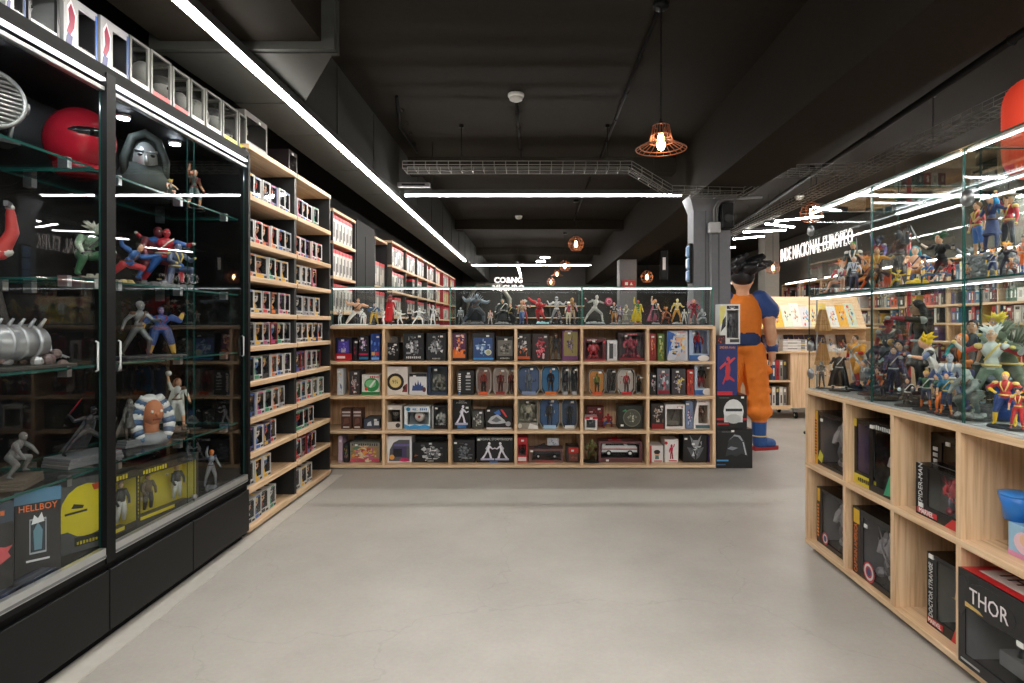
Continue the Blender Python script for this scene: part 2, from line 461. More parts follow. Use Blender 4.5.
    if cape:
        C = MB(); cm = col(cape, .6); n = 9; rows = []
        nk = I['neck']+V(0,0,off); dr = R.uniform(.06, .22)
        for i in range(8):
            u = i/7.0; w = .1*bulk+.15*u; z = nk.z-.02-u*max(.25, (nk.z-off-.04))*.95; y = .05+dr*u*u+.05*u
            rows.append([(nk.x*(1-u)+(j/(n-1)*2-1)*w, nk.y*(1-u)+y+.022*math.sin(j*2.3+u*2)*(.4+u)-.05*(abs(j/(n-1)*2-1))*(1-u), z) for j in range(n)])
        vs = [p for r in rows for p in r]; N = len(vs)
        vs += [(x, y+.012, z) for x, y, z in vs]; fs = []
        for i in range(7):
            for j in range(n-1):
                a = i*n+j; fs.append((a, a+1, a+1+n, a+n)); fs.append((N+a, N+a+n, N+a+1+n, N+a+1))
        for i in range(7):
            a = i*n; fs.append((a, a+n, N+a+n, N+a)); a = i*n+n-1; fs.append((a, N+a, N+a+n, a+n))
        for j in range(n-1):
            fs.append((j, N+j, N+j+1, j+1)); a = 7*n+j; fs.append((a, a+1, N+a+1, N+a))
        C.add(vs, fs, cm, True); C.build('cape', t)
    if base:
        B = MB(); bm = col(basec, .5); xs = [f.x for f in I['feet']]+[I['pel'].x]; ys = [f.y for f in I['feet']]+[I['pel'].y]
        cx = (min(xs)+max(xs))/2; cy = (min(ys)+max(ys))/2-.03; r = max(max(xs)-min(xs), max(ys)-min(ys))/2+.11
        if base == 'disc': B.lathe([(r,0),(r,.025),(r*.93,.035)], bm, (cx,cy,0), 22)
        elif base == 'slab': B.cbox((cx-r*1.25,cy-r*.8,0),(cx+r*1.25,cy+r*.8,.035), bm, .008)
        elif base == 'block':
            for q in range(3): B.cbox((cx-r*1.3+q*.02,cy-r*.85,q*.057),(cx+r*1.3-q*.02,cy+r*.85,q*.057+.056), bm, .006)
        elif base == 'tall':
            B.lathe([(r,0),(r*1.02,.03),(r*.9,.035)], col('1a1a1a', .4), (cx,cy,0), 18)
            for i in range(22):
                a = i*2.4; z = .06+.4*(i/21); q = R.uniform(.1,.5)*r*(1.1-z)
                B.ball((cx+q*math.cos(a), cy+q*math.sin(a), z), (R.uniform(.07,.13),R.uniform(.07,.13),R.uniform(.05,.09)), bm, 6, 4, Matrix.Rotation(a,3,'X'), False)
        else:
            B.lathe([(r,0),(r*1.02,.03),(r*.9,.035)], col('1a1a1a', .4), (cx,cy,0), 18)
            for i in range(9):
                a = i*2.4; q = R.uniform(.2,.75)*r
                B.ball((cx+q*math.cos(a), cy+q*math.sin(a), .05), (R.uniform(.05,.1),R.uniform(.05,.1),R.uniform(.03,.06)), bm, 6, 4, Matrix.Rotation(a,3,'X'), False)
        B.v = [(x, y, max(z, .0)) for x, y, z in B.v]; B.build('base', t)
    if prop:
        Q = MB(); hnd = I['hands'][1]+V(0,0,off); pm = col(propc, .3, .2)
        if prop == 'sword':
            Q.tube([hnd+V(-.01,.05,-.05), hnd+V(0,-.03,.03)], .012, col('#332211'), 6); Q.tube([hnd+V(0,-.03,.03), hnd+V(.02,-.22,.24), hnd+V(.03,-.29,.32)], [.016,.013,.001], pm, 4)
        elif prop == 'staff': Q.tube([hnd+V(.0,.03,-.3), hnd+V(0,-.02,.42)], .012, pm, 6); Q.ball(hnd+V(0,-.02,.43), .03, pm, 8, 6)
        elif prop == 'shield': Q.lathe([(.001,-.03),(.06,-.025),(.13,0),(.125,.008),(.001,-.015)], pm, I['hands'][0]+V(.02,-.03,off), 20, axis='y'); Q.ring(I['hands'][0]+V(.02,-.045,off), .075, .008, WHITE, 'y')
        elif prop == 'gun':
            Q.box(hnd+V(-.012,-.1,-.005), hnd+V(.012,.02,.03), pm); Q.box(hnd+V(-.01,0,-.06), hnd+V(.01,.03,.0), pm)
        elif prop == 'orb': Q.ball(hnd+V(0,-.05,.02), .055, pm, 12, 8)
        elif prop == 'wings':
            for sg in (-1, 1):
                c = I['chest']+V(0,.05,off)
                for i in range(6):
                    a = .2+i*.25; Q.tube([c+V(sg*.03,0,0), c+V(sg*.3*math.cos(a),.06,.3*math.sin(a))], [.02,.004], pm, 5)
        elif prop == 'axe': Q.tube([hnd+V(0,.05,-.25), hnd+V(0,-.03,.2)], .012, col('#6a4a2a'), 6); Q.prism([(-.09,.1),(.09,.1),(.12,.22),(-.12,.22)], hnd.y-.05, hnd.y-.01, pm)
        Q.build({'wings':'wings','gun':'gun','orb':'orb','shield':'shield','axe':'axe','staff':'staff'}.get(prop,'sword'), t)
    return t
EXPO = 2.25
# ------------------------------------------------------------------ figurines in the glass cases
CF = {}; RF = {}
def counter_fig(px, ytop, label, pose, cols, depth=.14, **k):
    """standing in the glass case on the counter (foot level with the lens)"""
    Y = 5.83+depth; h = (CY-ytop)*Y/F+.0-.018
    full = {'sit':.8,'crouch':.78,'kneel':.8,'leap':.95,'lunge':.95,'armup':1.12}.get(pose,1.0)+({'rock':.1,'tall':.5,'block':.17}.get(k.get('base','disc'),.035))
    s = h/full
    return keep_in(fig(label+', counter glass case', pose, s, cols, loc=((px-CX)*Y/F, Y, 1.4), group='figurines in the counter glass case', rot=k.pop('rot', R.uniform(-.6,.6)), **k), next(c for c in ((-1.965,-.84),(-.81,.44),(.47,1.715)) if (px-CX)*Y/F < c[1]+.02), (5.862, 6.19), 1.74, CF)
WT = ('#e4e4e4',)*5
WH = dict(skin='e4e4e4', hair='helmet', hairc='#e6e6e6', base='slab', basec='#ececea')
for px, yt, po, d, nm in ((336,306,'armup',.08,'leftmost of the all-white figurines'),(363,307,'stand',.08,'second white figurine from the left'),(382,305,'stride',.1,'third white figurine from the left, beside the red cloak'),
                      (399,304,'leap',.08,'fourth white figurine from the left, leaning'),(418,305,'lunge',.1,'fifth white figurine from the left, lunging'),(433,301,'armup',.09,'rightmost white figurine with a raised arm')):
    counter_fig(px, yt, nm, po, WT, d, **WH)
counter_fig(350,294,'large bare-chested wrestler figurine in white trousers','lunge',(SK,SK,SK,'#e0ddd8','#d8c8c0'),.2,bulk=1.45,hair='cap',hairc='#2a1d16',base='slab',basec='#ececea')
counter_fig(358,305,'small dark figurine behind the wrestler','crouch',('#2b3146','#2b3146','#333','#222','#222'),.28,hair='cap',hairc='#1a1a20')
counter_fig(372,301,'blue and yellow masked figurine with fists on hips','hip',('#24507c','#24507c','#2a5a8a','#c8a038','#c8a850'),.15,bulk=1.3,hair='cap',hairc='#24507c')
counter_fig(390,293,'figurine wrapped in a long scarlet cloak','stand',('#8a1a1e','#a82026','#8a1a1e','#6a1a1c','#5a1416'),.2,cape='#c81e26',rot=PI*.85,skirt=True,hair='hood',hairc='#8a3a3a')
counter_fig(410,309,'small black and pink figurine crouching low','crouch',('#1f1f22','#1f1f22','#b05060','#222','#222'),.22)
counter_fig(425,305,'grey stone figurine seated behind the white ones','sit',('#7a7c7e',)*5,.26,skin='8a8c8e',hair='long',hairc='#6a6c6e')
counter_fig(437,308,'dark maroon figurine at the end of the first glass case','stand',('#6a2430','#5a2028','#402020','#2a1a1c','#2a1a1c'),.24)
counter_fig(461,305,'slim grey soldier figurine right of the glass seam','stand',('#8d8f92','#8d8f92','#a0a2a4','#707274','#606264'),.2,skin='b0b2b4')
counter_fig(476,290,'hulking grey and black winged figurine, biggest in the middle case','lunge',('#3c4650','#6f7c88','#8a98a4','#2a2f36','#55606a'),.2,bulk=1.6,skin='7d8b98',prop='wings',propc='#8d979f',base='rock',basec='#6f7376',cape='#31363d')
counter_fig(489,308,'small pink and white figurine beside the winged one','stand',('#d0a0a0','#d8c8c0',SK,'#c8c0b8','#b0a8a0'),.1)
counter_fig(503,297,'dark green haired figurine with a sweeping grey cape','crouch',('#2a3a30','#20282a','#3a4440','#22282a','#1c2022'),.18,cape='#585b5e',hair='long',hairc='#204030',base='rock',basec='#9a9c9c')
counter_fig(512,300,'black cloaked figurine with a long staff beside the green haired one','lunge',('#24262a','#2a2c30','#303236','#202226','#1c1e20'),.28,cape='#3a3d42',prop='staff',propc='#4a4c50')
counter_fig(522,297,'tan and white figurine in blue trousers','stride',('#b08a60','#c8b090',SK,'#4a78b0','#3a5a8a'),.12,hair='cap',hairc='#c8803a')
counter_fig(530,298,'red and white striped figurine beside the big red one','wide',('#b82a2e','#e0d0c8','#c03a3a','#a82428','#8a2024'),.22,hair='spiky',hairc='#e0d8d0')
counter_fig(538,290,'big scarlet figurine with arms spread above blue ice','leap',('#c8262e','#c8262e','#d03a40','#b82026','#a01c20'),.2,bulk=1.35,skin='c8262e',base='rock',basec='#a8dde2')
counter_fig(552,294,'pale grey robot figurine with spread arms','wide',('#a8acb0','#c0c4c8','#d0d2d4','#8a8e92','#70747a'),.2,skin='c8cacc',hair='helmet',hairc='#b8bcc0')
counter_fig(558,308,'dark purple kneeling figurine','kneel',('#3a2a44','#3a2a44','#6a2a40','#2a2230','#241c28'),.1)
counter_fig(567,300,'figurine in a red and white top and cream trousers','stand',('#c03a44','#e8e4e0',SK,'#e0d8c0','#d0c8b0'),.12,hair='hat',hairc='#d8d4cc')
counter_fig(575,296,'tall figurine with tan hood at the end of the middle case','stand',('#c88a50','#b8c0c8','#d08a90','#b8a088','#90806c'),.26,hair='hood',hairc='#b0843c')
counter_fig(574,315,'low navy crouching figurine in front of the tan hood','crouch',('#2a2c4a','#2a2c4a','#333','#222438','#222438'),.08)
counter_fig(594,291,'silver figurine lunging with a round pink and white shield','lunge',('#c0c0b8','#b0b0a8','#8a3a50','#a8a8a0','#d0cfc8'),.18,skin='d8d4cc',prop='shield',propc='#b84a62',base='rock',basec='#b0b2b2',rot=.3)
counter_fig(613,299,'black vested figurine with amber trousers','stride',('#1f1a1a','#3a2a26',SK,'#c88a48','#a86a38'),.18,hair='cap',hairc='#d8a0a0',base='rock',basec='#8a8c88')
counter_fig(620,302,'white and violet figurine behind the amber trousered one','armup',('#e0dce8','#9a86c0','#d8d0e0','#5a2030','#501c28'),.28,hair='spiky',hairc='#4a3a78')
counter_fig(627,303,'grey robed figurine on a stone','kneel',('#8d8a78','#8d8a78','#9a9684','#7a7868','#6a6858'),.2,skirt=True,hair='hood',hairc='#8a8874',base='rock',basec='#8a8670')
counter_fig(636,295,'green and yellow figurine with a wide yellow cape','armup',('#2a6a3a','#c8b030','#d8c040','#c8b838','#d8c848'),.16,cape='#e8c820',skin='c04a40',bulk=1.15,base='rock',basec='#a87858',rot=.2)
counter_fig(655,294,'bearded figurine in black top with rose cape and raised arm','armup',('#23252c','#d8a080',SK,'#3a2a30','#6a3a40'),.16,cape='#b86a80',bulk=1.2,hair='long',hairc='#d8a060',base='rock',basec='#a0a4a6')
counter_fig(664,306,'amber lion-maned figurine beside the rose cape','crouch',('#a86a38','#a86a38','#b87a48','#8a4a30','#7a4028'),.24,hair='wild',hairc='#b87a40',skin='b87a48')
counter_fig(677,295,'yellow figurine standing on one bent knee','stride',('#d8c060','#d8c060','#c8a848','#c89038','#b88030'),.16,skin='e0d090',base='rock',basec='#b0b0a8')
counter_fig(684,307,'small pale figurine between the yellow and red ones','stand',('#d8d4cc','#c8c4bc','#d0ccc4','#c0bcb4','#a8a49c'),.1,skin='e0dcd4')
counter_fig(690,292,'tall steel grey figurine behind the red one','armup',('#8a949c','#a0aab2','#b0b8be','#7a848c','#6a747c'),.3,skin='a8b0b6',prop='staff',propc='#9aa0a6')
counter_fig(695,297,'crimson figurine with folded pink wings','hip',('#a82436','#b83a4a','#c05060','#8a2a34','#c89080'),.16,hair='cap',hairc='#d88a80',prop='wings',propc='#d07a88')
counter_fig(705,307,'silver grey bowed figurine at the right end of the counter','crouch',('#b0b4b6','#b0b4b6','#c0c4c6','#a0a4a6','#909496'),.12,skin='c0c4c6',hair='hood',hairc='#a8acae')

# right-hand glass case, two tiers; X is the distance from the lens axis
def case_fig(px, ytop, tier, X, label, pose, cols, **k):
    Y = F*X/(px-CX); z0 = 1.0095 if tier == 0 else 1.5855
    h = CH-(ytop-CY)*Y/F-z0
    full = {'sit':.8,'crouch':.78,'kneel':.8,'leap':.95,'lunge':.95,'armup':1.12}.get(pose,1.0)+({'rock':.1,'tall':.5,'block':.17}.get(k.get('base','disc'),.035))
    t = fig(label+(', right case lower tier' if tier == 0 else ', right case upper tier'), pose, max(.08, h/full), cols, loc=(X,Y,z0), group='figurines in the right glass case', rot=k.pop('rot', -PI/2+.5+R.uniform(-.7,.7)), **k)
    c = next(c for c in ((3.065,3.735),(2.41,3.035),(1.76,2.38)) if Y > c[0]-.02)
    return keep_in(t, (1.735, 2.24), c, 1.545 if tier == 0 else 2.07, RF, tier)
L0, U1 = 0, 1
case_fig(817,360,L0,1.79,'small grey beast-headed figurine nearest the far end','stand',('#8a8a88','#8a8a88','#d8d8d4','#5a5a58','#4a4a48'),hair='hood',hairc='#6a6a66',skin='b0b0ac')
case_fig(828,369,L0,1.80,'small dark figurine thrusting a thin blade','lunge',('#3a352c','#6a5a3a','#b09a60','#2a2824','#222'),prop='sword',propc='#d8d8d0')
case_fig(845,349,L0,1.84,'white-haired figurine in a black coat','point',('#1b1c1e','#1b1c1e','#c8b8a8','#202225','#191a1c'),cape='#17181a',hair='spiky',hairc='#d4d4d4',headk=1.3)
case_fig(858,348,L0,1.80,'silver-grey leaping figurine with a long lance','leap',('#8d9094','#8d9094','#b8babc','#3a3c40','#55585c'),prop='sword',propc='#a8aaac',hair='cap',hairc='#5a5c60')
case_fig(850,333,L0,2.12,'big blue-black monster figurine','crouch',('#2b3440','#2b3440','#39444f','#1f262e','#1c2228'),bulk=1.7,hair='wild',hairc='#2a3644',skin='39444f')
case_fig(869,331,L0,2.0,'dark-haired figurine in a yellow-orange suit with a white cape','stride',('#e09a30','#e09a30','#c02a2a','#e09a30','#a83a2a'),cape='#e4e2dc',bulk=1.25,base='rock',basec='#202022',headk=1.05,hair='cap',hairc='#2a1d16')
case_fig(862,316,L0,2.15,'dark red armoured figurine raised on a pale blue column','stand',('#7a1e26','#8a2a30','#a04048','#b8d8e0','#c8e4ea'),skin='9a2a30',hair='helmet',hairc='#8a1e26')
case_fig(882,368,L0,1.80,'orange and black figurine crouched at the front glass','crouch',('#c05a20','#2a2020','#d87a30','#2a2022','#1c1618'),hair='spiky',hairc='#3a2020',headk=1.25)
case_fig(893,362,L0,1.86,'maroon and white samurai figurine','lunge',('#7a2030','#5a1a28','#d8d0c8','#3a1a24','#2a161c'),hair='long',hairc='#1a1416',prop='sword',propc='#c8c8c8')
case_fig(880,352,L0,2.02,'grey hooded figurine behind the orange crouching one','stand',('#4a5058','#4a5058','#6a7078','#30343a','#282c30'),hair='hood',hairc='#5a6470')
case_fig(897,350,L0,2.05,'small pink-haired figurine in a dark coat','stand',('#3a2a34','#3a2a34','#c8b0a8','#2a2028','#1e181c'),hair='spiky',hairc='#d8a0a8',headk=1.3)
case_fig(908,378,L0,1.80,'black and lilac figurine kneeling behind a pale egg','kneel',('#2a2630','#2a2630','#8a7a9a','#201c24','#1a181c'),hair='spiky',hairc='#2a2028',prop='orb',propc='#d8e4ec',headk=1.2)
case_fig(909,330,L0,2.1,'brown maned figurine holding a tan ball','wide',('#a8683a','#a8683a','#b87a48','#6a3a2a','#5a3022'),hair='wild',hairc='#a05a28',prop='orb',propc='#b89058',skin='c08a58')
case_fig(920,340,L0,1.98,'navy-haired figurine in a blue-grey jacket','point',('#4a5a8a','#4a5a8a',SK,'#2a3050','#22263c'),hair='spiky',hairc='#222a44',headk=1.25)
case_fig(905,346,L0,1.95,'violet armoured figurine between navy and brown ones','stand',('#3a3458','#4a4468','#5a5478','#2a2640','#222034'),hair='cap',hairc='#1c1a22')
case_fig(937,331,L0,1.92,'yellow-haired figurine in a long white cloak','lunge',('#e0dcd6','#6a7aa0',SK,'#3a4a70','#d8d4ce'),hair='spiky',hairc='#e8c428',cape='#e6e2dc',headk=1.25,rot=-PI/2-.6)
case_fig(928,368,L0,1.80,'small figurine in a dark green vest and orange boots','stride',('#2f5a3c','#2a3a58',SK,'#26304a','#d8702a'),hair='cap',hairc='#e0b030',headk=1.15)
case_fig(943,372,L0,1.79,'green-coated figurine stepping with an orange trouser leg','stride',('#3a6a48','#3a6a48','#2a2a2e','#d8702a','#d86a24'),hair='long',hairc='#2a5a8a',headk=1.1)
case_fig(938,297,L0,2.12,'tall black-robed figurine with red blotched sleeves','point',('#17161a','#17161a','#a8323c','#1a191d','#17161a'),skirt=True,hair='long',hairc='#121114',cape='#17161a',rot=-PI/2-.3)
case_fig(950,318,L0,2.1,'dark teal armed figurine behind the seam','flex',('#2a3a3e','#1f6a66','#2a8a84','#22282c','#1c2022'),hair='cap',hairc='#18181c')
case_fig(953,372,L0,1.82,'small teal and blue figurine beside the seam','stand',('#2a6a8a','#2a6a8a',SK,'#2a3a5a','#d8782a'),hair='spiky',hairc='#2a4a8a',headk=1.2)
case_fig(973,332,L0,2.1,'bulky dark green cloaked figurine','stand',('#2f4238','#2f4238','#3a5044','#26342c','#1f2a24'),bulk=1.6,skirt=True,hair='hood',hairc='#30443a',skin='3a4a40')
case_fig(992,315,L0,2.06,'yellow-haired figurine in a pale blue gown','stand',('#b8ccd8','#b8ccd8',SK,'#c4d6e0','#b0c4d4'),skirt=True,hair='spiky',hairc='#e8d040',cape='#c0d2de',headk=1.2)
case_fig(983,328,L0,1.98,'orange-crested figurine with dark straps','stride',('#d8702a','#3a3a40','#d8803a','#5a5a8a','#4a4a78'),hair='cap',hairc='#e07a2a')
case_fig(978,369,L0,1.86,'hunched grey ape-like figurine','crouch',('#6d7570','#7d8580','#8a928c','#5a625c','#4a524c'),bulk=1.6,skin='8a928c',hair='hood',hairc='#a8aea8',base='rock',basec='#8a8c88')
case_fig(1004,371,L0,1.79,'red tunic figurine with yellow gloves, yellow boots and blue cape','hip',('#b82a26','#b82a26','#e8c028','#24407a','#e8c028'),cape='#2450a0',bulk=1.25,base='disc',hair='cap',hairc='#e8c028',rot=-.9)
case_fig(1018,388,L0,1.79,'scarlet booted figurine cut by the frame edge','stand',('#b02a2a','#b02a2a',SK,'#b02a2a','#a02424'),rot=-.9)
case_fig(1010,320,L0,2.12,'olive grey dragon-like figurine','lunge',('#5f6a58','#6f7a66','#7d8874','#4f5848','#444c3e'),bulk=1.2,hair='wild',hairc='#6a7460',skin='7d8874',prop='wings',propc='#6a7462')
case_fig(1022,325,L0,1.98,'white and red figurine with spread arms','wide',('#c8ccc8','#b03038','#c8ccc8','#6a7a68','#5a6a58'),hair='spiky',hairc='#d0d4d0')
case_fig(962,352,L0,1.9,'grey-blue stone figurine just right of the seam','stand',('#9aa6b4','#9aa6b4','#b0bac4','#7a8694','#6a7684'),skin='b0bac4')
# upper tier
case_fig(818,268,U1,1.82,'tiny white figurine at the far corner','sit',('#d8d4d0','#d8d4d0','#c8c4c0','#8a8480','#7a7470'),skin='d8d4d0')
case_fig(829,257,U1,1.80,'red-jacketed figurine perched with bare legs','sit',('#b02a3c','#b83a4c','#b83048',SK,SK),hair='spiky',hairc='#d8803a',headk=1.2)
case_fig(850,242,U1,1.86,'green-haired figurine in a long dark teal coat','stand',('#1f3c40','#1f3c40',SK,'#22262a','#1c2022'),cape='#1c363a',skirt=True,hair='cap',hairc='#2f8a3c')
case_fig(862,256,U1,1.92,'orange tiger-striped figurine between coat and seam','crouch',('#d88a30','#d88a30','#e0a050','#b86a20','#8a4a1a'),skin='d88a30',hair='wild',hairc='#c8742a')
case_fig(858,256,U1,1.80,'pale blue and white small figurine in front of the teal coat','stand',('#b8c4d8','#d8dce4',SK,'#3a4460','#2c3448'),headk=1.3,hair='cap',hairc='#e0d8c8')
case_fig(879,244,U1,1.86,'red-haired figurine with a yellow-orange haori','lunge',('#d8902a','#d8902a',SK,'#3a2424','#d85a20'),hair='spiky',hairc='#8a2424',prop='sword',propc='#b8b8bc',headk=1.2)
case_fig(876,262,U1,1.79,'black and brown figurine holding a katana','lunge',('#3a2a28','#4a2c28','#d8b090','#2a1e1c','#c84a20'),hair='long',hairc='#2a1816',prop='sword',propc='#d0d0d0')
case_fig(889,232,U1,2.1,'slate grey demon figurine with raised violet arm','armup',('#3a3a48','#5a5a98','#6a6ab0','#30323a','#282a30'),hair='wild',hairc='#3a3c48',skin='5a5c78',bulk=1.4,base='tall',basec='#7a7c7e')
case_fig(900,228,U1,2.14,'charcoal winged figurine on a rock','flex',('#34373a','#3c4044','#484c50','#2c2e32','#26282c'),prop='wings',propc='#50565a',bulk=1.3,skin='44484c',base='rock',basec='#3a3e42')
case_fig(913,240,U1,1.84,'teal-haired figurine sitting with long pale legs','sit',(SK,SK,SK,SK,'#e0c060'),hair='long',hairc='#2a8a9a',headk=1.25,base='rock',basec='#e0c030',skin='e6bfa0')
case_fig(898,266,U1,1.79,'bright yellow sprawling figurine','leap',('#e0c828','#e0c828','#e8d440','#d8bc20','#c8ac18'),hair='spiky',hairc='#e8d038',skin='e8c8a0')
case_fig(925,245,U1,2.0,'orange-haired figurine peeking at the back','wide',('#d89038','#3a70a8',SK,'#2a5a90','#2a4a78'),hair='cap',hairc='#d8903a')
case_fig(928,262,U1,1.80,'cobalt-haired figurine leaning forward','crouch',('#2a6aa8','#2a6aa8',SK,'#24507c','#20406a'),hair='long',hairc='#2a7ab8',headk=1.2)
case_fig(944,255,U1,1.79,'figurine in a red jacket and blue jeans sitting at the glass','sit',('#c02e34','#c02e34',SK,'#34486a','#e0b8a0'),hair='cap',hairc='#20242c',headk=1.2)
case_fig(940,232,U1,1.98,'dark green-haired figurine dressed in black','lunge',('#1a1c1e','#1a1c1e','#e8d8c8','#1c1e20','#181a1c'),hair='spiky',hairc='#1f4a30',prop='sword',propc='#c8ccd0',headk=1.25)
case_fig(963,242,U1,2.05,'grey dragon figurine coiled behind the seam','leap',('#8a8c8e','#9a9c9e','#a4a6a8','#7a7c7e','#6c6e70'),hair='wild',hairc='#9a9c9e',skin='a0a2a4',prop='wings',propc='#a6a8aa',bulk=1.4,base='rock',basec='#7a7c7e')
case_fig(978,201,U1,2.0,'brown-haired figurine in a red shirt and blue shorts raised on rocks','stand',('#b8343a','#b8343a',SK,'#3a6ab0',SK),hair='cap',hairc='#6a4a2a',base='tall',basec='#7a7c7e')
case_fig(992,194,U1,1.95,'blue-haired figurine in a long navy dress','flex',('#3a4470','#3a4470',SK,'#38426c','#303a60'),hair='long',hairc='#2f90c8',skirt=True,headk=1.15,base='tall',basec='#7a7c7e')
case_fig(967,263,U1,1.80,'black-haired figurine reclining in tan clothes','kneel',('#c89a70','#b88a60',SK,'#2a2022','#8a6a4c'),hair='wild',hairc='#1c1818',headk=1.2)
case_fig(991,250,U1,1.80,'navy and gold figurine with orange hair','point',('#2a3a68','#2a3a68','#d8b040','#24305a','#d8b040'),hair='spiky',hairc='#e89030',headk=1.25)
case_fig(1004,243,U1,1.84,'yellow-maned figurine in a dark jacket','flex',('#2a2c3a','#3a3c50',SK,'#2a2a38','#22222e'),hair='wild',hairc='#e8a838',headk=1.2)
case_fig(1013,262,U1,1.79,'small orange and brown figurine at the front glass','crouch',('#c8783a','#8a4a2a',SK,'#5a3424','#4a2c1e'),hair='spiky',hairc='#d8b070',headk=1.2)
case_fig(1008,186,U1,2.1,'pale parasol-topped figurine with red arms','armup',('#b02a34','#c03a44','#c03a44','#3a3c44','#30323a'),hair='hat',hairc='#c8c4b4',headk=1.5,base='tall',basec='#7a7c7e')
case_fig(1022,236,U1,1.80,'bright orange figurine cut by the right frame edge','stand',('#e06a24','#e06a24',SK,'#e06a24','#2a4a8a'),hair='spiky',hairc='#1c1c1e')

# statues in the black cabinets; X = -2.1 or so
def cab_fig(px, ytop, ybase_shelf, X, label, pose, cols, **k):
    Y = F*X/(px-CX); z0 = ybase_shelf+.0006
    h = CH-(ytop-CY)*Y/F-z0
    full = {'sit':.8,'crouch':.78,'kneel':.8,'leap':.95,'lunge':.95,'armup':1.12,'flex':1.0}.get(pose,1.0)+({'rock':.1,'block':.17}.get(k.get('base','disc'),.035))
    t = fig(label, pose, h/full, cols, loc=(X,Y,z0), group=k.pop('group', None), rot=k.pop('rot', PI/2-.3), vox=.012, **k)
    return keep_in(t, (-2.355, -1.94), (1.42, 3.88))
Z1, Z2, Z3, Z4, ZF = .77, 1.225, 1.6, 2.09, .3855
cab_fig(-26,199,Z2,-2.14,'muscular crimson statue in dark trousers raising a pistol, cabinet','armup',('#b03a38','#b03a38','#a83432','#2a2826','#22201e'),bulk=1.3,skin='b03a38',prop='gun',propc='#4a4a4c',eyes=True,rot=.5,mirror=True)
cab_fig(86,224,Z3,-2.12,'green and grey reptile-headed statue crouching on rock, cabinet','crouch',('#5c7a60','#6f8a70','#8a9a84','#3f6a4c','#3a6a48'),bulk=1.4,skin='8a9a86',hair='wild',hairc='#a8a89a',base='rock',basec='#8a8678')
cab_fig(22,432,Z1,-2.0,'grey stone statue crouching on a block, cabinet','crouch',('#5b5c5c',)*5,bulk=1.15,skin='62605e',base='block',basec='#5a5046',rot=1.9,detail=False)
cab_fig(86,402,Z1,-2.06,'black caped statue holding a red glowing rod on grey steps, cabinet','lunge',('#2a2c30','#2a2c30','#33363a','#22242a','#1e2024'),cape='#4a4e54',skin='2c2e32',hair='helmet',hairc='#1b1c1f',prop='sword',propc='#d83a4a',base='block',basec='#6a6c70',detail=False)
cab_fig(130,399,Z1,-2.1,'grey hooded statue trailing a long cloak, cabinet','stand',('#4a4846','#4a4846','#55524f','#3c3a38','#343230'),cape='#5a5754',skin='6a6662',hair='hood',hairc='#4a4744',skirt=True,base='block',basec='#6a6c6e',detail=False)
cab_fig(177,371,Z1,-2.12,'white-gowned statue raising a star on a brown rock, cabinet','armup',('#c8ccc8','#c8ccc8',SK,'#c4c8c4',SK),skin='c89a7c',cape='#b8beb8',hair='long',hairc='#7a5038',prop='orb',propc='#d0d6d8',base='rock',basec='#6a5444',rot=.9)
cab_fig(138,297,Z2,-2.1,'slim silver armoured statue striding, cabinet','stride',('#7a7e80','#8a8e90','#8a8e90','#6a6e70','#5c6062'),skin='8a8e90',metal=.6,hair='cap',hairc='#8a8e90',base='slab',basec='#3a3d3f')
cab_fig(166,306,Z2,-2.05,'broad blue and gold armoured statue raising its left fist, cabinet','flex',('#2a4a8a','#2a4a8a','#c8a04a','#2a4478','#c8a04a'),bulk=1.75,skin='7a6a8a',hair='cap',hairc='#2a3c6a',base='slab',basec='#4a4c50',eyes=True,rot=.75)
cab_fig(131,231,Z3,-2.05,'blue-suited statue with red trunks leaping from a gold wheel, cabinet','leap',('#2a5a9a','#2a5a9a','#2a5a9a','#b03038','#2a5a9a'),bulk=1.3,hair='cap',hairc='#1a1614',base='rock',basec='#a8925a')
cab_fig(148,226,Z3,-2.2,'dark red hunched statue behind the blue-suited one','crouch',('#6a2a34','#6a2a34','#7a3a40','#5a242c','#4a2026'),bulk=1.2,skin='6a2a34',base='rock',basec='#6a6c6e')
cab_fig(174,226,Z3,-2.06,'bright red and blue acrobat statue, cabinet','lunge',('#c0303c','#2a5aa0','#c0303c','#2a5aa0','#c0303c'),bulk=1.35,skin='c0303c',base='rock',basec='#84888a',rot=.6)
cab_fig(186,241,Z3,-1.99,'steel blue kneeling armoured statue, cabinet','kneel',('#4f5c78','#5f6c86','#6a7690','#465270','#3c4660'),bulk=1.2,skin='6a7690',base='rock',basec='#7c8082',metal=.3)
cab_fig(194,164,Z4,-2.06,'slender bronze and teal statue with one arm up, top shelf of the cabinet','armup',('#6a6a62','#8a5a44',SK,'#5a6a68','#a87a58'),hair='long',hairc='#8a4a2a',base='disc')
cab_fig(168,180,Z4,-2.0,'small pink-limbed statue bending over, top shelf of the cabinet','crouch',('#3a3a40',SK,SK,SK,'#d8a0a0'),hair='spiky',hairc='#c8b030',base='slab',basec='#9aa0a4')
cab_fig(211,444,ZF,-2.0,'small grey robot statuette on rubble with an orange head, cabinet floor','armup',('#8a8e92','#8a8e92','#9a9ea2','#7a7e82','#6a6e72'),skin='d8762a',base='rock',basec='#6a6e74')

for (x, y, k), ts in list(CF.items())+list(RF.items()): relax(ts, x, y)
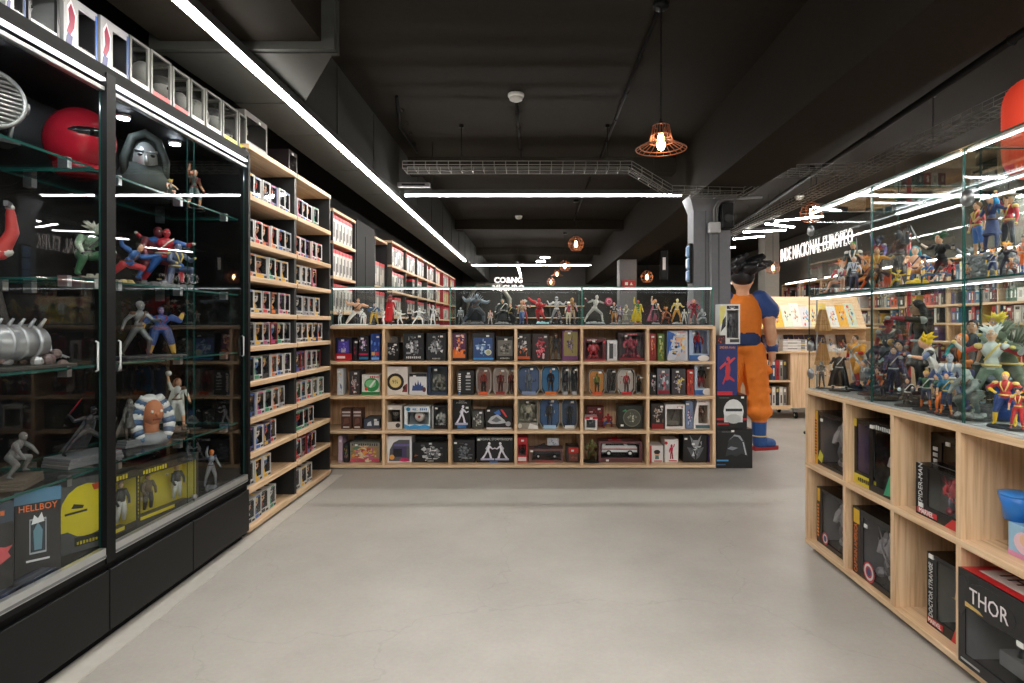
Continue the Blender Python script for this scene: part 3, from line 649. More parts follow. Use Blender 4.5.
# ------------------------------------------------------------------ packaging
MINI = {}
def mini_mesh(c, style=0):
    """small boxed toy: big head and little body (0), slim action figure (1), bust (2), round gadget (3)"""
    key = (c, style)
    if key in MINI: return MINI[key]
    m = MB(); a, b, d = [col(x, .4) for x in c]
    if style == 0:
        m.ball((0,0,.66), (.3,.26,.29), a, 12, 8); m.ball((0,.02,.76), (.31,.28,.25), d, 12, 6); m.tube([(0,0,.12),(0,0,.42)], [.17,.13], b, 8)
        for sg in (-1,1):
            m.tube([(sg*.09,0,0),(sg*.09,0,.16)], .075, d, 6); m.tube([(sg*.15,0,.38),(sg*.24,-.08,.2)], [.06,.05], b, 6); m.ball((sg*.11,-.24,.64), .04, BLACK, 6, 5)
    elif style == 1:
        m.ball((0,0,.91), (.06,.07,.08), a, 8, 6); m.tube([(0,0,.5),(0,0,.66),(0,0,.82)], [.1,.11,.07], b, 8)
        for sg in (-1,1):
            m.tube([(sg*.06,0,.52),(sg*.1,-.02,.26),(sg*.11,0,0)], [.075,.06,.04], d, 6); m.tube([(sg*.13,0,.78),(sg*.22,-.04,.58),(sg*.17,-.1,.42)], [.05,.04,.03], b, 6)
    elif style == 6:                                     # bulky figure on rubble with a trailing cloak
        rr = random.Random(len(MINI))
        m.ball((0,-.02,.88), (.09,.1,.1), a, 10, 7); m.tube([(0,0,.42),(0,0,.62),(0,0,.82)], [.14,.19,.1], b, 10); m.tube([(.02,.08,.8),(.16,.14,.4),(.3,.12,.12)], [.12,.16,.1], d, 8)
        for sg in (-1, 1):
            m.tube([(sg*.09,0,.46),(sg*.18,-.05,.26),(sg*.16,0,.06)], [.11,.08,.06], d, 8); m.tube([(sg*.2,0,.76),(sg*.34,-.06,.6),(sg*.3,-.14,.82 if sg > 0 else .44)], [.09,.07,.05], a, 8); m.ball((sg*.21,0,.77), .1, b, 8, 6)
        for i in range(12): m.ball((rr.uniform(-.4,.4), rr.uniform(-.12,.12), rr.uniform(.0,.12)), rr.uniform(.05,.11), (a, b, d)[i % 3], 6, 4, None, False)
        for i in range(5): m.tube([(rr.uniform(-.3,.3),-.1,rr.uniform(.2,.9)), (rr.uniform(-.45,.45),-.14,rr.uniform(.2,1))], [.022,.008], a, 5)
    elif style == 2:
        m.lathe([(.3,0),(.3,.06),(.12,.12)], d, n=14); m.tube([(0,0,.1),(0,0,.35),(0,0,.5)], [.3,.28,.12], b, 10); m.ball((0,-.02,.7), (.2,.22,.27), a, 12, 8)
    elif style == 3:
        m.ball((0,0,.5), (.42,.3,.42), a, 16, 10); m.ring((0,-.1,.5), .34, .05, b, 'y', 20, 6); m.ball((.0,-.26,.5), (.12,.08,.12), d, 10, 6)
    elif style == 4:                                     # hammer
        m.box((-.42,-.16,.0),(.2,.16,.3), a); m.tube([(-.1,0,.3),(.12,0,.95)], .05, d, 8); m.ring((.12,0,.97), .04, .015, b, 'y', 10, 5)
    elif style == 5:                                     # white wagon
        m.prism([(-.5,.12),(.5,.12),(.5,.25),(.46,.3),(.25,.3),(.16,.42),(-.2,.44),(-.46,.4),(-.5,.28)], -.13, .13, a)
        m.prism([(-.4,.31),(.14,.31),(.1,.4),(-.38,.38)], -.137, .137, col('20252b', .1)); m.box((-.5,-.138,.19),(.5,.138,.22), b)
        for x in (-.3,.3): m.lathe([(.085,-.15),(.085,.15)], BLACK, (x,0,.09), 12, axis='y'); m.lathe([(.045,-.155),(.045,.155)], WHITE, (x,0,.09), 10, axis='y')
        m.box((-.3,-.1,.44),(.05,.1,.47), b); m.tube([(-.2,0,.47),(-.05,0,.52)], .04, b, 6)
    me = m.mesh('toy'); MINI[key] = me
    return me

PRINTS = {}
def art(seed, cols, n=10, box=(.1,.12,.9,.85)):
    """abstract printed picture: blots and slashes gathered round the middle"""
    r = random.Random(seed); out = []; n = int(n*2.4)
    x0, z0, x1, z1 = box
    for i in range(n):
        c = r.choice(cols); t = r.random()
        cx = x0+(x1-x0)*min(1, max(0, r.gauss(.5, .2))); cz = z0+(z1-z0)*min(1, max(0, r.gauss(.5, .24)))
        w = r.uniform(.03, .15)*(x1-x0); h = r.uniform(.03, .16)*(z1-z0)
        if t < .45: out.append(('e', cx, cz, w*.7, h*.7, c))
        elif t < .6: out.append(('r', max(x0,cx-w), cz-h*.4, min(x1,cx+w), cz+h*.3, c))
        else:
            k = r.choice((3,4,5)); a0 = r.uniform(0, 6)
            out.append(('p', [(min(x1,max(x0,cx+w*math.cos(a0+j*2*PI/k)*r.uniform(.5,1.4))), min(z1,max(z0,cz+h*math.sin(a0+j*2*PI/k)*r.uniform(.5,1.4)))) for j in range(k)], c))
    return out
def figure_print(c, cx=.5, z0=.15, z1=.85, w=.3):
    """printed silhouette of a plain standing figure"""
    h = z1-z0; q = lambda x, z: (cx+x*w, z0+z*h)
    a, b, d = c
    return [('p', [q(-.3,0),q(-.08,0),q(-.02,.4),q(.1,.0),q(.34,.0),q(.2,.5),q(-.2,.5)], d), ('p', [q(-.2,.45),q(.2,.45),q(.3,.78),q(-.3,.78)], b),
            ('p', [q(-.3,.76),q(-.5,.55),q(-.45,.4),q(-.36,.42),q(-.18,.7)], b), ('p', [q(.3,.76),q(.52,.85),q(.62,1.0),q(.5,1.02),q(.16,.72)], b), ('e', *q(0,.88), w*.2, h*.11, a)]

def carton(label, loc, w, d, h, rot=0, body='0b0b0d', win=None, toy=None, prints=(), side=(), texts=(), sticker=True, group=None,
           name='toy_box', cat='toy box', back=None, parts=True, rough=.35, topc=None):
    """printed box, origin at the foot of its front face; front faces -Y"""
    t = thing(name, label, cat, loc, rot, group)
    body = {'141416':'0b0b0d','17181a':'0b0b0c','16171a':'0b0b0c'}.get(body, body)
    key = (round(w,3), round(d,3), round(h,3), body, win, back)
    m = PRINTS.get(key)
    if m is None:
        B = MB(); bm = col(body, rough); th = .004
        if win:
            x0, z0, x1, z1 = win; X0 = -w/2+x0*w; X1 = -w/2+x1*w; Z0 = z0*h; Z1 = z1*h; k = col(back or body, .6)
            B.box((-w/2,0,0),(X0,th,h), bm); B.box((X1,0,0),(w/2,th,h), bm); B.box((X0,0,0),(X1,th,Z0), bm); B.box((X0,0,Z1),(X1,th,h), bm)
            B.box((-w/2,th,0),(-w/2+th,d,h), bm); B.box((w/2-th,th,0),(w/2,d,h), bm); B.box((-w/2+th,th,0),(w/2-th,d,th), bm); B.box((-w/2+th,th,h-th),(w/2-th,d,h), bm)
            B.box((-w/2+th,d-th,th),(w/2-th,d,h-th), bm); B.box((-w/2+th,d-2*th,th),(w/2-th,d-th,h-th), k)
            if back:
                for xa in (-w/2+th, w/2-th-.001): B.box((xa,th*2,th),(xa+.001,d-2*th,h-th), k)
        else:
            B.cbox((-w/2,0,0),(w/2,d,h), bm, .0025)
        B.box((-w/2+.004, d*.5-.001, h-.0005), (w/2-.004, d*.5+.001, h+.0008), col('777777', .6))
        m = B.mesh('carton'); PRINTS[key] = m
    link('carton', m, t)
    if win:
        x0, z0, x1, z1 = win
        g = MB(); g.box((-w/2+x0*w-.002,.0045,z0*h-.002),(-w/2+x1*w+.002,.0055,z1*h+.002), PLASTIC); g.build('window', t)
        if toy:
            c, st = toy[0], toy[1]; ww = (x1-x0)*w; hh = (z1-z0)*h
            s = min(hh*.93, ww*1.12) if st == 6 else min(hh*.93, ww*1.5) if st in (0,2) else (min(hh*.95, ww*2.0) if st == 1 else min(hh*1.0, ww*.98))
            if st == 5: s = ww*.93
            sy = min(s, d*1.5)
            o = link('toy', mini_mesh(c, st), t, (-w/2+(x0+x1)/2*w, d*.44, z0*h+.004))
            o.scale = (s, min(s, (d-.02)/(.62 if st != 1 else .3)), s)
    if prints:
        pm = MB()
        for i, p in enumerate(prints):
            y1 = .0; y0 = -.0006-.00015*i; c = col(p[-1], .35)
            fx = lambda x: -w/2+x*w
            if p[0] == 'r': pm.box((fx(p[1]),y0,p[2]*h),(fx(p[3]),y1,p[4]*h), c)
            elif p[0] == 'e':
                n = 16; pm.prism([(fx(p[1])+p[3]*w*math.cos(2*PI*k/n), p[2]*h+p[4]*h*math.sin(2*PI*k/n)) for k in range(n)], y0, y1, c)
            elif p[0] == 'c':      # true circle, radius in metres
                n = 20; pm.prism([(fx(p[1])+p[3]*math.cos(2*PI*k/n), p[2]*h+p[3]*math.sin(2*PI*k/n)) for k in range(n)], y0, y1, c)
            elif p[0] == 'p': pm.prism([(fx(x), z*h) for x, z in p[1]], y0, y1, c)
        pm.build('printed_front', t)
    if side:                       # printed blocks on its right-hand flank (local +X): y0,z0,y1,z1 fractions
        sm = MB()
        for i, (y0, z0, y1, z1, c) in enumerate(side): sm.box((w/2, y0*d, z0*h), (w/2+.0006+.0002*i, y1*d, z1*h), col(c, .35))
        sm.build('printed_side', t)
    for tx in texts:               # body, x, z (fractions), size m, colour, turned; '~n' = n strokes of print too small to read
        s, x, z, sz, c = tx[:5]; r = (PI/2, 0, 0)
        if s[0] == '~':
            n = int(s[1:]); q = MB(); pitch = sz*.62; vert = len(tx) > 5 and tx[5] == 'v'
            for i in range(n):
                o = (i-(n-1)/2)*pitch; hh = sz*.36*(1 if i % 3 else .8); ww = pitch*.3
                cx_ = -w/2+x*w; cz_ = z*h
                if vert: q.box((cx_-hh,-.0042,cz_+o-ww),(cx_+hh,-.003,cz_+o+ww), col(c, .35))
                else: q.box((cx_+o-ww,-.0042,cz_-hh),(cx_+o+ww,-.003,cz_+hh), col(c, .35))
            q.build('small_print', t); continue
        if len(tx) > 5 and tx[5] == 'v': r = (PI/2, -PI/2, 0)
        if len(tx) > 5 and tx[5] == 'side': text(t, s, (w/2+.0022, x*d, z*h), sz, col(c, .35), (PI/2, 0, PI/2), sx=.8)
        elif len(tx) > 5 and tx[5] == 'sidev': text(t, s, (w/2+.0022, x*d, z*h), sz, col(c, .35), (0, PI/2, 0), sx=.85)
        else: text(t, s, (-w/2+x*w, -.0036, z*h), sz, col(c, .35), r, sx=tx[6] if len(tx) > 6 else .85)
    if sticker:
        sm = MB(); x = R.uniform(-.3, .3)*w; z = h*(.88 if not isinstance(sticker, tuple) else sticker[1])
        if isinstance(sticker, tuple): x = -w/2+sticker[0]*w
        sm.box((x-.014,-.0046,z-.009),(x+.014,.0,z+.009), WHITE); sm.build('price_sticker', t)
    return t

# small window boxes of the vinyl figure wall
POPM = {}
def pop(label, loc, rot, frame, head, toyc, group, s=1.0, wide=1.0):
    t = thing('vinyl_figure_box', label, 'boxed figure', loc, rot, group)
    w, d, h = .113*s*wide, .09*s, .16*s
    k = ('b', frame, head, s, wide)
    if k not in POPM:
        B = MB(); f = col(frame, .4); e = col(head, .4); dk = col('1a1b20', .6); th = .003
        B.box((-w/2,0,0),(-w/2+.012*s,th,h), f); B.box((w/2-.012*s,0,0),(w/2,th,h), f); B.box((-w/2+.012*s,0,0),(w/2-.012*s,th,.036*s), f); B.box((-w/2+.012*s,0,h-.014*s),(w/2-.012*s,th,h), f)
        B.box((-w/2,th,0),(-w/2+th,d,h), f); B.box((w/2-th,th,0),(w/2,d,h), f); B.box((-w/2+th,th,0),(w/2-th,d,th), f); B.box((-w/2+th,th,h-th),(w/2-th,d,h), f)
        B.box((-w/2+th,d-th,th),(w/2-th,d,h-th), dk); B.box((-w/2+th,.006,th),(-w/2+th+.001,d-th,h-th), dk); B.box((w/2-th-.001,.006,th),(w/2-th,d-th,h-th), dk)
        B.box((-w/2+.02*s,-.0008,h-.013*s),(w/2-.03*s,0,h-.003*s), e); B.box((-w/2+.008*s,-.0008,.008*s),(w/2-.05*s,0,.03*s), e); B.box((w/2-.04*s,-.0008,.008*s),(w/2-.006*s,0,.022*s), dk); B.prism([(-w/2+.004*s,.04*s),(-w/2+.03*s,.034*s),(-w/2+.004*s,.09*s)], -.0008, 0, e)
        POPM[k] = B.mesh('carton')
    link('carton', POPM[k], t)
    o = link('toy', mini_mesh(toyc, 0), t, (0, d*.46, .012*s)); o.scale = (.155*s*wide**.6, .135*s, .152*s)
    k2 = ('w', s, wide)
    if k2 not in POPM:
        g = MB(); g.box((-w/2+.011*s,.0035,.034*s),(w/2-.011*s,.0043,h-.013*s), PLASTIC); POPM[k2] = g.mesh('window')
    link('window', POPM[k2], t)
    return t

# ------------------------------------------------------------------ setting
struct('floor', MB().box((-2.6,-3.2,-.1),(6.1,20.2,0), floor_mat()))
struct('trim_1', MB().box((-1.905,-3,0),(-1.79,5.6,.004), col('c2beb6', .4)))
struct('ceiling', MB().box((-2.6,-3.2,3.4),(6.1,20.2,3.5), CEIL))
struct('wall_left', MB().box((-2.6,-3.2,0),(-2.42,20.2,3.4), DARKWALL))
struct('wall_right', MB().box((5.9,-3.2,0),(6.1,20.2,3.4), col('504d48', .8)))
struct('wall_back', MB().box((-2.42,20,0),(5.9,20.2,3.4), col('3a3836', .8)))
struct('wall_front', MB().box((-2.42,-3.2,0),(5.9,-3.0,3.4), col('6a6762', .8)))
b = MB(); b.box((1.68,-3,2.76),(2.22,20,3.4), CEIL); struct('beam', b)
b = MB()
for y in (7.15, 11.4, 15.5): b.box((-1.52,y,3.22),(1.68,y+.22,3.4), CEIL)
o = struct('beam', b)
# painted air duct running above the left-hand shelving, with its wide flanged head
b = MB(); s = SOFFIT
b.box((-1.97,3.95,2.856),(-1.52,19.9,3.4), s)
vs = [(-2.0,3.25,2.86),(-1.1,3.25,2.86),(-1.52,3.95,2.86),(-1.97,3.95,2.86),(-2.0,3.25,3.39),(-1.1,3.25,3.39),(-1.52,3.95,3.39),(-1.97,3.95,3.39)]
b.add(vs, [(3,2,1,0),(4,5,6,7),(0,1,5,4),(1,2,6,5),(2,3,7,6),(3,0,4,7)], s)
b.box((-2.04,3.17,2.858),(-1.06,3.2,3.39), s); b.box((-2.04,3.22,2.858),(-1.06,3.25,3.39), s)
for y in [4.6+k*1.05 for k in range(14)]:
    b.box((-1.975,y,2.8535),(-1.515,y+.012,2.858), col('2c2d2a', .7)); b.box((-1.522,y,2.85),(-1.514,y+.012,3.39), col('2c2d2a', .7))
t = tag(link('air_duct', None), 'dark grey painted air duct with a flared head above the left shelving', 'air duct')
b.build('duct_body', t)
f = MB()
f.box((-1.98,1.6,2.9),(-1.13,3.17,3.39), CEIL); f.build('head_box', t)
# columns
c = MB(); g = col('74757a', .6)
c.box((1.67,6.32,0),(2.06,6.56,2.6), g); c.add([(1.67,6.32,2.6),(2.06,6.32,2.6),(2.06,6.56,2.6),(1.67,6.56,2.6),(1.62,6.27,2.76),(2.12,6.27,2.76),(2.12,6.61,2.76),(1.62,6.61,2.76)],
  [(0,1,5,4),(1,2,6,5),(2,3,7,6),(3,0,4,7),(4,5,6,7),(3,2,1,0)], g)
for x in (1.79, 1.93): c.box((x,6.312,.0),(x+.012,6.32,2.6), col('55565a', .6))
struct('column', c)
c = MB(); c.box((4.95,12.9,0),(5.25,13.3,3.4), col('8d8a84', .7)); struct('column', c)
c = MB(); c.box((1.75,12.4,0),(2.1,12.8,2.76), g); struct('column', c)
cb = thing('junction_box', 'pale grey junction box with curved conduit on the grey column', 'junction box', (0,0,0))
m = MB(); m.cbox((1.81,6.22,2.36),(1.93,6.3,2.47), col('b9babb', .5), .008); m.build('box_body', cb)
m = MB(); pts = [(1.87,6.27,2.47),(1.87,6.27,2.62),(1.9,6.24,2.68),(1.98,6.2,2.7),(2.3,6.15,2.71)]
for dx in (0, .03): m.tube([(x+dx,y,z) for x,y,z in pts], .012, col('8b8c8e', .4), 8)
m.tube([(1.84,6.29,2.36),(1.84,6.29,.1)], .012, col('8b8c8e', .4), 8); m.build('conduit', cb)
sp = thing('speaker', 'small black speaker fixed high on the grey column', 'speaker', (0,0,0))
MB().cbox((1.93,6.17,2.4),(2.05,6.31,2.66), BLACK, .01).build('housing', sp)
m = MB(); m.lathe([(.045,0),(.05,-.004),(.03,.004)], col('2d2d2e', .6), (1.99,6.168,2.5), 16, axis='y'); m.build('cone', sp)
sg = thing('wall_sign', 'narrow blue scalloped sign hung on the column side', 'sign', (1.63,6.38,2.06))
m = MB()
for k in range(3): m.cbox((-.02,-.05,k*.13-.2),(.035,.05,k*.13-.08), col('6d93b8', .3), .015)
m.build('sign_plates', sg)
MB().box((.0,-.06,-.22),(.03,.06,.2), BLACK).build('backing', sg)

# ------------------------------------------------------------------ lamps
LED = emit('fcf8f2', 22.0)
def strip(label, p, q, w=.05, group='ceiling strip lights', m=None, hang=True):
    p = Vector(p); q = Vector(q); L = (q-p).length; d = (q-p).normalized()
    t = thing('strip_light', label, 'strip light', (p+q)/2, math.atan2(d.y, d.x), group)
    MB().box((-L/2,-w/2,.004),(L/2,w/2,.05), col('2a2a2a', .4)).build('housing', t)
    MB().box((-L/2+.004,-w/2+.003,-.012),(L/2-.004,w/2-.003,.004), m or LED).build('diffuser', t)
    if hang:
        s = MB(); top = 3.4-t.location.z if hang != 'head' else 2.9-t.location.z
        for x in ((-L*.4, L*.4) if hang != 'head' else (-L*.43,-L*.34)): s.tube([(x,0,.05),(x,0,top)], .003, BLACK, 5)
        s.build('suspension_wire', t)
strip('long white strip light running back along the corner of the air duct', (-1.53,.9,2.8), (-1.53,13.1,2.8), .05, m=emit('fbf6ee', 11.0), hang='head')
strip('white strip light crossing the aisle above the counter, nearest of the cross strips', (-1.42,6.55,2.82), (1.6,6.55,2.82))
strip('white strip light crossing the far end of the aisle', (-1.5,14.2,2.82), (1.32,14.2,2.82))
strip('short white strip light pointing down the aisle at the far end', (-.45,15.0,2.95), (-.45,19.0,2.95))
RZ = [((814,207),(840,211)),((775,221),(823,216)),((766,223.5),(793.5,227)),((743,232),(786,230)),((733,239),(764,236)),((700,252),(735,247))]
for i, (a, c_) in enumerate(RZ):
    Ya = F*1.55/(CY-a[1]); Yb = F*1.55/(CY-c_[1])
    strip('white strip light of the zigzag row over the right aisle, %s from the front' % nth(i+1), P(a[0],a[1],Ya), P(c_[0],c_[1],Yb), group='zigzag strip lights')
for i, (x, y) in enumerate(((.1,-1.9),(.1,.6),(3.6,-1.5),(3.3,.4),(3.6,2.1),(5.0,7.2))):  # all but the last are out-of-view lamps added to brighten shelf fronts and aisle
    strip('white strip light over the %s shop floor, %s from the front wall' % ('right' if x > 1 else 'near', nth(i+1 if i < 2 else i-1)), (x-(1.4 if y < 7 else .85),y,2.95), (x+(1.4 if y < 7 else .85),y,2.95), .06, group='strip lights over the shop floor', m=emit('fcf8f2', 34.0))
BULB = emit('ffc98e', 9.0); COPPER = col('a5705a', .35, .7)
def pendant(label, p, kind, size):
    p = Vector(p); t = thing('pendant_lamp', label, 'pendant lamp', p, 0, 'wire cage pendant lamps')
    m = MB(); m.tube([(0,0,.11*size/.3),(0,0,3.4-p.z)], .004, BLACK, 6); m.lathe([(.05,3.37-p.z),(.05,3.4-p.z)], BLACK, n=14); m.build('cord', t)
    m = MB(); m.lathe([(.02,.05),(.02,.12),(.012,.13)], BLACK, n=12); m.build('lamp_holder', t)
    m = MB(); m.lathe([(.002,-.055),(.018,-.045),(.028,-.02),(.022,.02),(.014,.05)], BULB, n=12); m.build('bulb', t)
    m = MB(); r = size/2
    if kind == 'hat':
        prof = [(.16*size,.1),(.2*size,.04),(.24*size,-.0),(.42*size,-.03),(.5*size,-.045)]
        for k in range(20):
            a = 2*PI*k/20; m.tube([(q*math.cos(a), q*math.sin(a), z) for q, z in prof], .0025, COPPER, 4)
        for q, z in prof: m.ring((0,0,z), q, .0035, COPPER, 'z', 28, 5)
    else:
        for k in range(8):
            a = 2*PI*k/8
            m.tube([(r*math.sin(ph)*math.cos(a+.25*(j % 2)), r*math.sin(ph)*math.sin(a+.25*(j % 2)), r*math.cos(ph)) for j, ph in enumerate([.35,.9,1.45,2.0,2.5])], .004, COPPER, 4)
        for ph in (.35,.9,1.45,2.0,2.5): m.ring((0,0,r*math.cos(ph)), r*math.sin(ph), .004, COPPER, 'z', 16, 4)
    m.build('wire_shade', t)
def pend(px, py, Y, kind, size, label): pendant(label, P(px, py, Y), kind, size)
pend(661,142,3.73,'hat',.31,'copper wire pendant lamp shaped like a wide hat, nearest lamp')
pend(576,244,9.6,'cage',.25,'caged pendant lamp beside the aisle centre, hung above the others')
pend(565,266,13,'cage',.25,'caged pendant lamp in front of the far cross strip light')
pend(557,274,15.6,'hat',.32,'hat-shaped pendant lamp just below the far cross strip light')
pend(551,282,17.2,'cage',.24,'caged pendant lamp farthest back in the aisle row')
pend(698,262,8.6,'cage',.3,'large caged pendant lamp seen left of the grey column')
pend(647,277,12.0,'cage',.25,'caged pendant lamp midway along the far right ceiling')
pend(626,283,15.5,'cage',.28,'small caged pendant lamp far back on the right, left of the rest')
pend(811,213,7.6,'cage',.27,'caged pendant lamp above the far end of the right glass case')
pend(773,268,11.8,'cage',.27,'caged pendant lamp hung beside the statue head')
for i, (px, py, Y) in enumerate(((545,272,17.5),(541,277,18.6))):
    t = thing('ceiling_light', 'round white ceiling light near the far wall, %s' % ('in front' if i == 0 else 'behind the other'), 'ceiling light', (P(px,py,Y).x, Y, 3.4))
    MB().lathe([(.16,0),(.16,-.03)], WHITE, n=20).build('rim', t); MB().lathe([(.14,-.032),(.13,-.045)], LED, n=20).build('diffuser', t)
# smoke detectors, conduits, trays
for i, (x, y, l) in enumerate(((-.165,5.2,'white round smoke detector on the dark ceiling, nearest'),(-.3,11.0,'white round smoke detector further down the ceiling'),(4.1,9.3,'white round smoke detector over the right aisle'))):
    t = thing('smoke_detector', l, 'smoke detector', (x,y,3.4), 0, 'smoke detectors')
    MB().lathe([(.07,0),(.07,-.02),(.062,-.03)], WHITE, n=20).build('mount', t); MB().lathe([(.058,-.03),(.055,-.05),(.03,-.062),(.001,-.064)], col('d0d0cc', .4), n=20).build('sensor', t)
def pipe(label, pts, r=.014, c='131211', cat='conduit', name='conduit', clips=True):
    m = MB(); m.tube(pts, r, dull(col(c, .6)), 8)
    t = thing(name, label, cat); m.build('tube', t)
    if clips:
        k = MB(); a = Vector(pts[0]); b_ = Vector(pts[-1])
        for i in range(1, 5):
            p = a.lerp(b_, i/5); k.ring(p, r*1.25, .004, BLACK, 'y', 10, 4)
        k.build('pipe_clip', t)
pipe('dark conduit running back from the nearest smoke detector', [(-.165,5.25,3.385),(-.165,7.12,3.385)])
pipe('dark conduit running back from the hat-shaped pendant', [(.78,3.75,3.385),(.78,7.12,3.385)])
pipe('dark conduit along the ceiling in the next bay', [(.74,7.4,3.385),(.74,11.35,3.385)])
pipe('thick dark pipe along the right-hand ceiling', [(3.0,2.0,3.3),(3.9,12,3.3)], .03)
pipe('dark conduit bending down near the air duct', [(-1.35,6.9,3.38),(-1.35,6.0,3.38),(-1.2,5.2,3.38)])
def tray(label, path, w=.22, h=.07):
    t = thing('cable_tray', label, 'cable tray'); m = MB(); sm = col('8e8d89', .4, .5)
    for a, b_ in zip(path[:-1], path[1:]):
        a = Vector(a); b_ = Vector(b_); d = (b_-a); L = d.length; d.normalize(); s = Vector((-d.y, d.x, 0)).normalized()*w/2; u = Vector((0,0,h))
        for o_ in (-s, -s*.33, s*.33, s): m.tube([a+o_, b_+o_], .0032, sm, 4)
        for o_ in (-s+u, s+u, -s+u*.5, s+u*.5): m.tube([a+o_, b_+o_], .0032, sm, 4)
        n = max(2, int(L/.11))
        for i in range(n+1):
            p = a.lerp(b_, i/n); m.tube([p-s+u, p-s, p+s, p+s+u], .0028, sm, 4)
    m.build('wire_basket', t)
    r = MB()
    for a, b_ in zip(path[:-1], path[1:]):
        if (Vector(b_)-Vector(a)).length > 1.2:
            for f_ in (.25,.9):
                p = Vector(a).lerp(Vector(b_), f_); r.tube([p, (p.x,p.y,3.4)], .005, BLACK, 5); r.lathe([(.025,3.375),(.025,3.4)], BLACK, (p.x,p.y,0), 8)
    if r.v: r.build('hanger_rod', t)
tray('steel wire cable tray crossing the ceiling and dipping under the beam', [(-1.3,6.0,2.94),(.95,6.0,2.94),(1.35,6.0,2.7),(2.05,6.0,2.68),(2.45,6.0,2.9),(3.3,6.0,2.93)])
tray('steel wire cable tray running back over the right aisle', [(3.45,2.6,2.99),(3.45,13,2.99)])
# hanging end bracket at the cross light
t = thing('wall_bracket', 'small grey slotted bracket box above the cross light', 'bracket', (-1.33,6.45,2.88)); MB().cbox((-.15,-.02,0),(.2,.03,.05), col('77777a', .5), .006).build('rail', t); MB().box((-.1,-.024,.015),(.15,-.02,.035), BLACK).build('slot', t)
# red paper lantern
t = thing('paper_lantern', 'red ribbed paper lantern hanging at the right of the shop', 'paper lantern', P(1046,128,3.5)+Vector((0,0,0)))
m = MB(); prof = []
for i in range(29):
    z = -.29+.58*i/28; e = max(0, 1-abs(z/.29)**5)**.5
    prof.append((.06+.145*e+.003*math.sin(i*PI), z)); 
    if i < 28: prof.append((.06+.145*e+.006, z+.01))
mm, nt, bs, o_ = new_mat('red_paper'); bs.inputs['Base Color'].default_value = lin('d8452c'); bs.inputs['Emission Color'].default_value = lin('e0402a'); bs.inputs['Emission Strength'].default_value = .1; bs.inputs['Roughness'].default_value = .8
m.lathe(prof, mm, n=26); m.build('paper_shade', t)
m = MB(); m.lathe([(.08,.28),(.08,.31)], BLACK, n=16); m.lathe([(.08,-.31),(.08,-.28)], BLACK, n=16); m.build('rim', t)
MB().tube([(0,0,.31),(0,0,3.4-t.location.z)], .003, BLACK, 5).build('cord', t)

# lit lettering
def neon(label, body, loc, rot, size, strength, sx=1.0, tube=.012, name='neon_sign'):
    t = thing(name, label, 'sign', loc, rot)
    text(t, body, (0,-.06,0), size, emit('fff3ec', strength), sx=sx, outline=tube)
    bars = MB(); cu = len(body)*size*.3*sx
    for z in (-size*.2, size*.2): bars.box((-cu,-.05,z-.008),(cu,-.03,z+.008), BLACK)
    for x in (-cu*.8, 0, cu*.8): bars.box((x-.01,-.04,-.02),(x+.01,0,.02), BLACK)
    bars.build('mounting_rail', t)
neon('long line of tall white neon letters along the right wall', 'INDE NACIONAL EUROPEO', (5.88,12.6,3.02), -PI/2, .42, .45, .62, .0055)
neon('small white lit sign hanging beyond the column', 'COMIC', (3.85,12.9,2.37), 0, .3, .45, .9, .0055)
neon('two-line white lit sign at the far end of the aisle', 'CO&NG\nMI,CHRO', (-.75,17.0,2.55), 0, .22, .45, 1.0, .005)
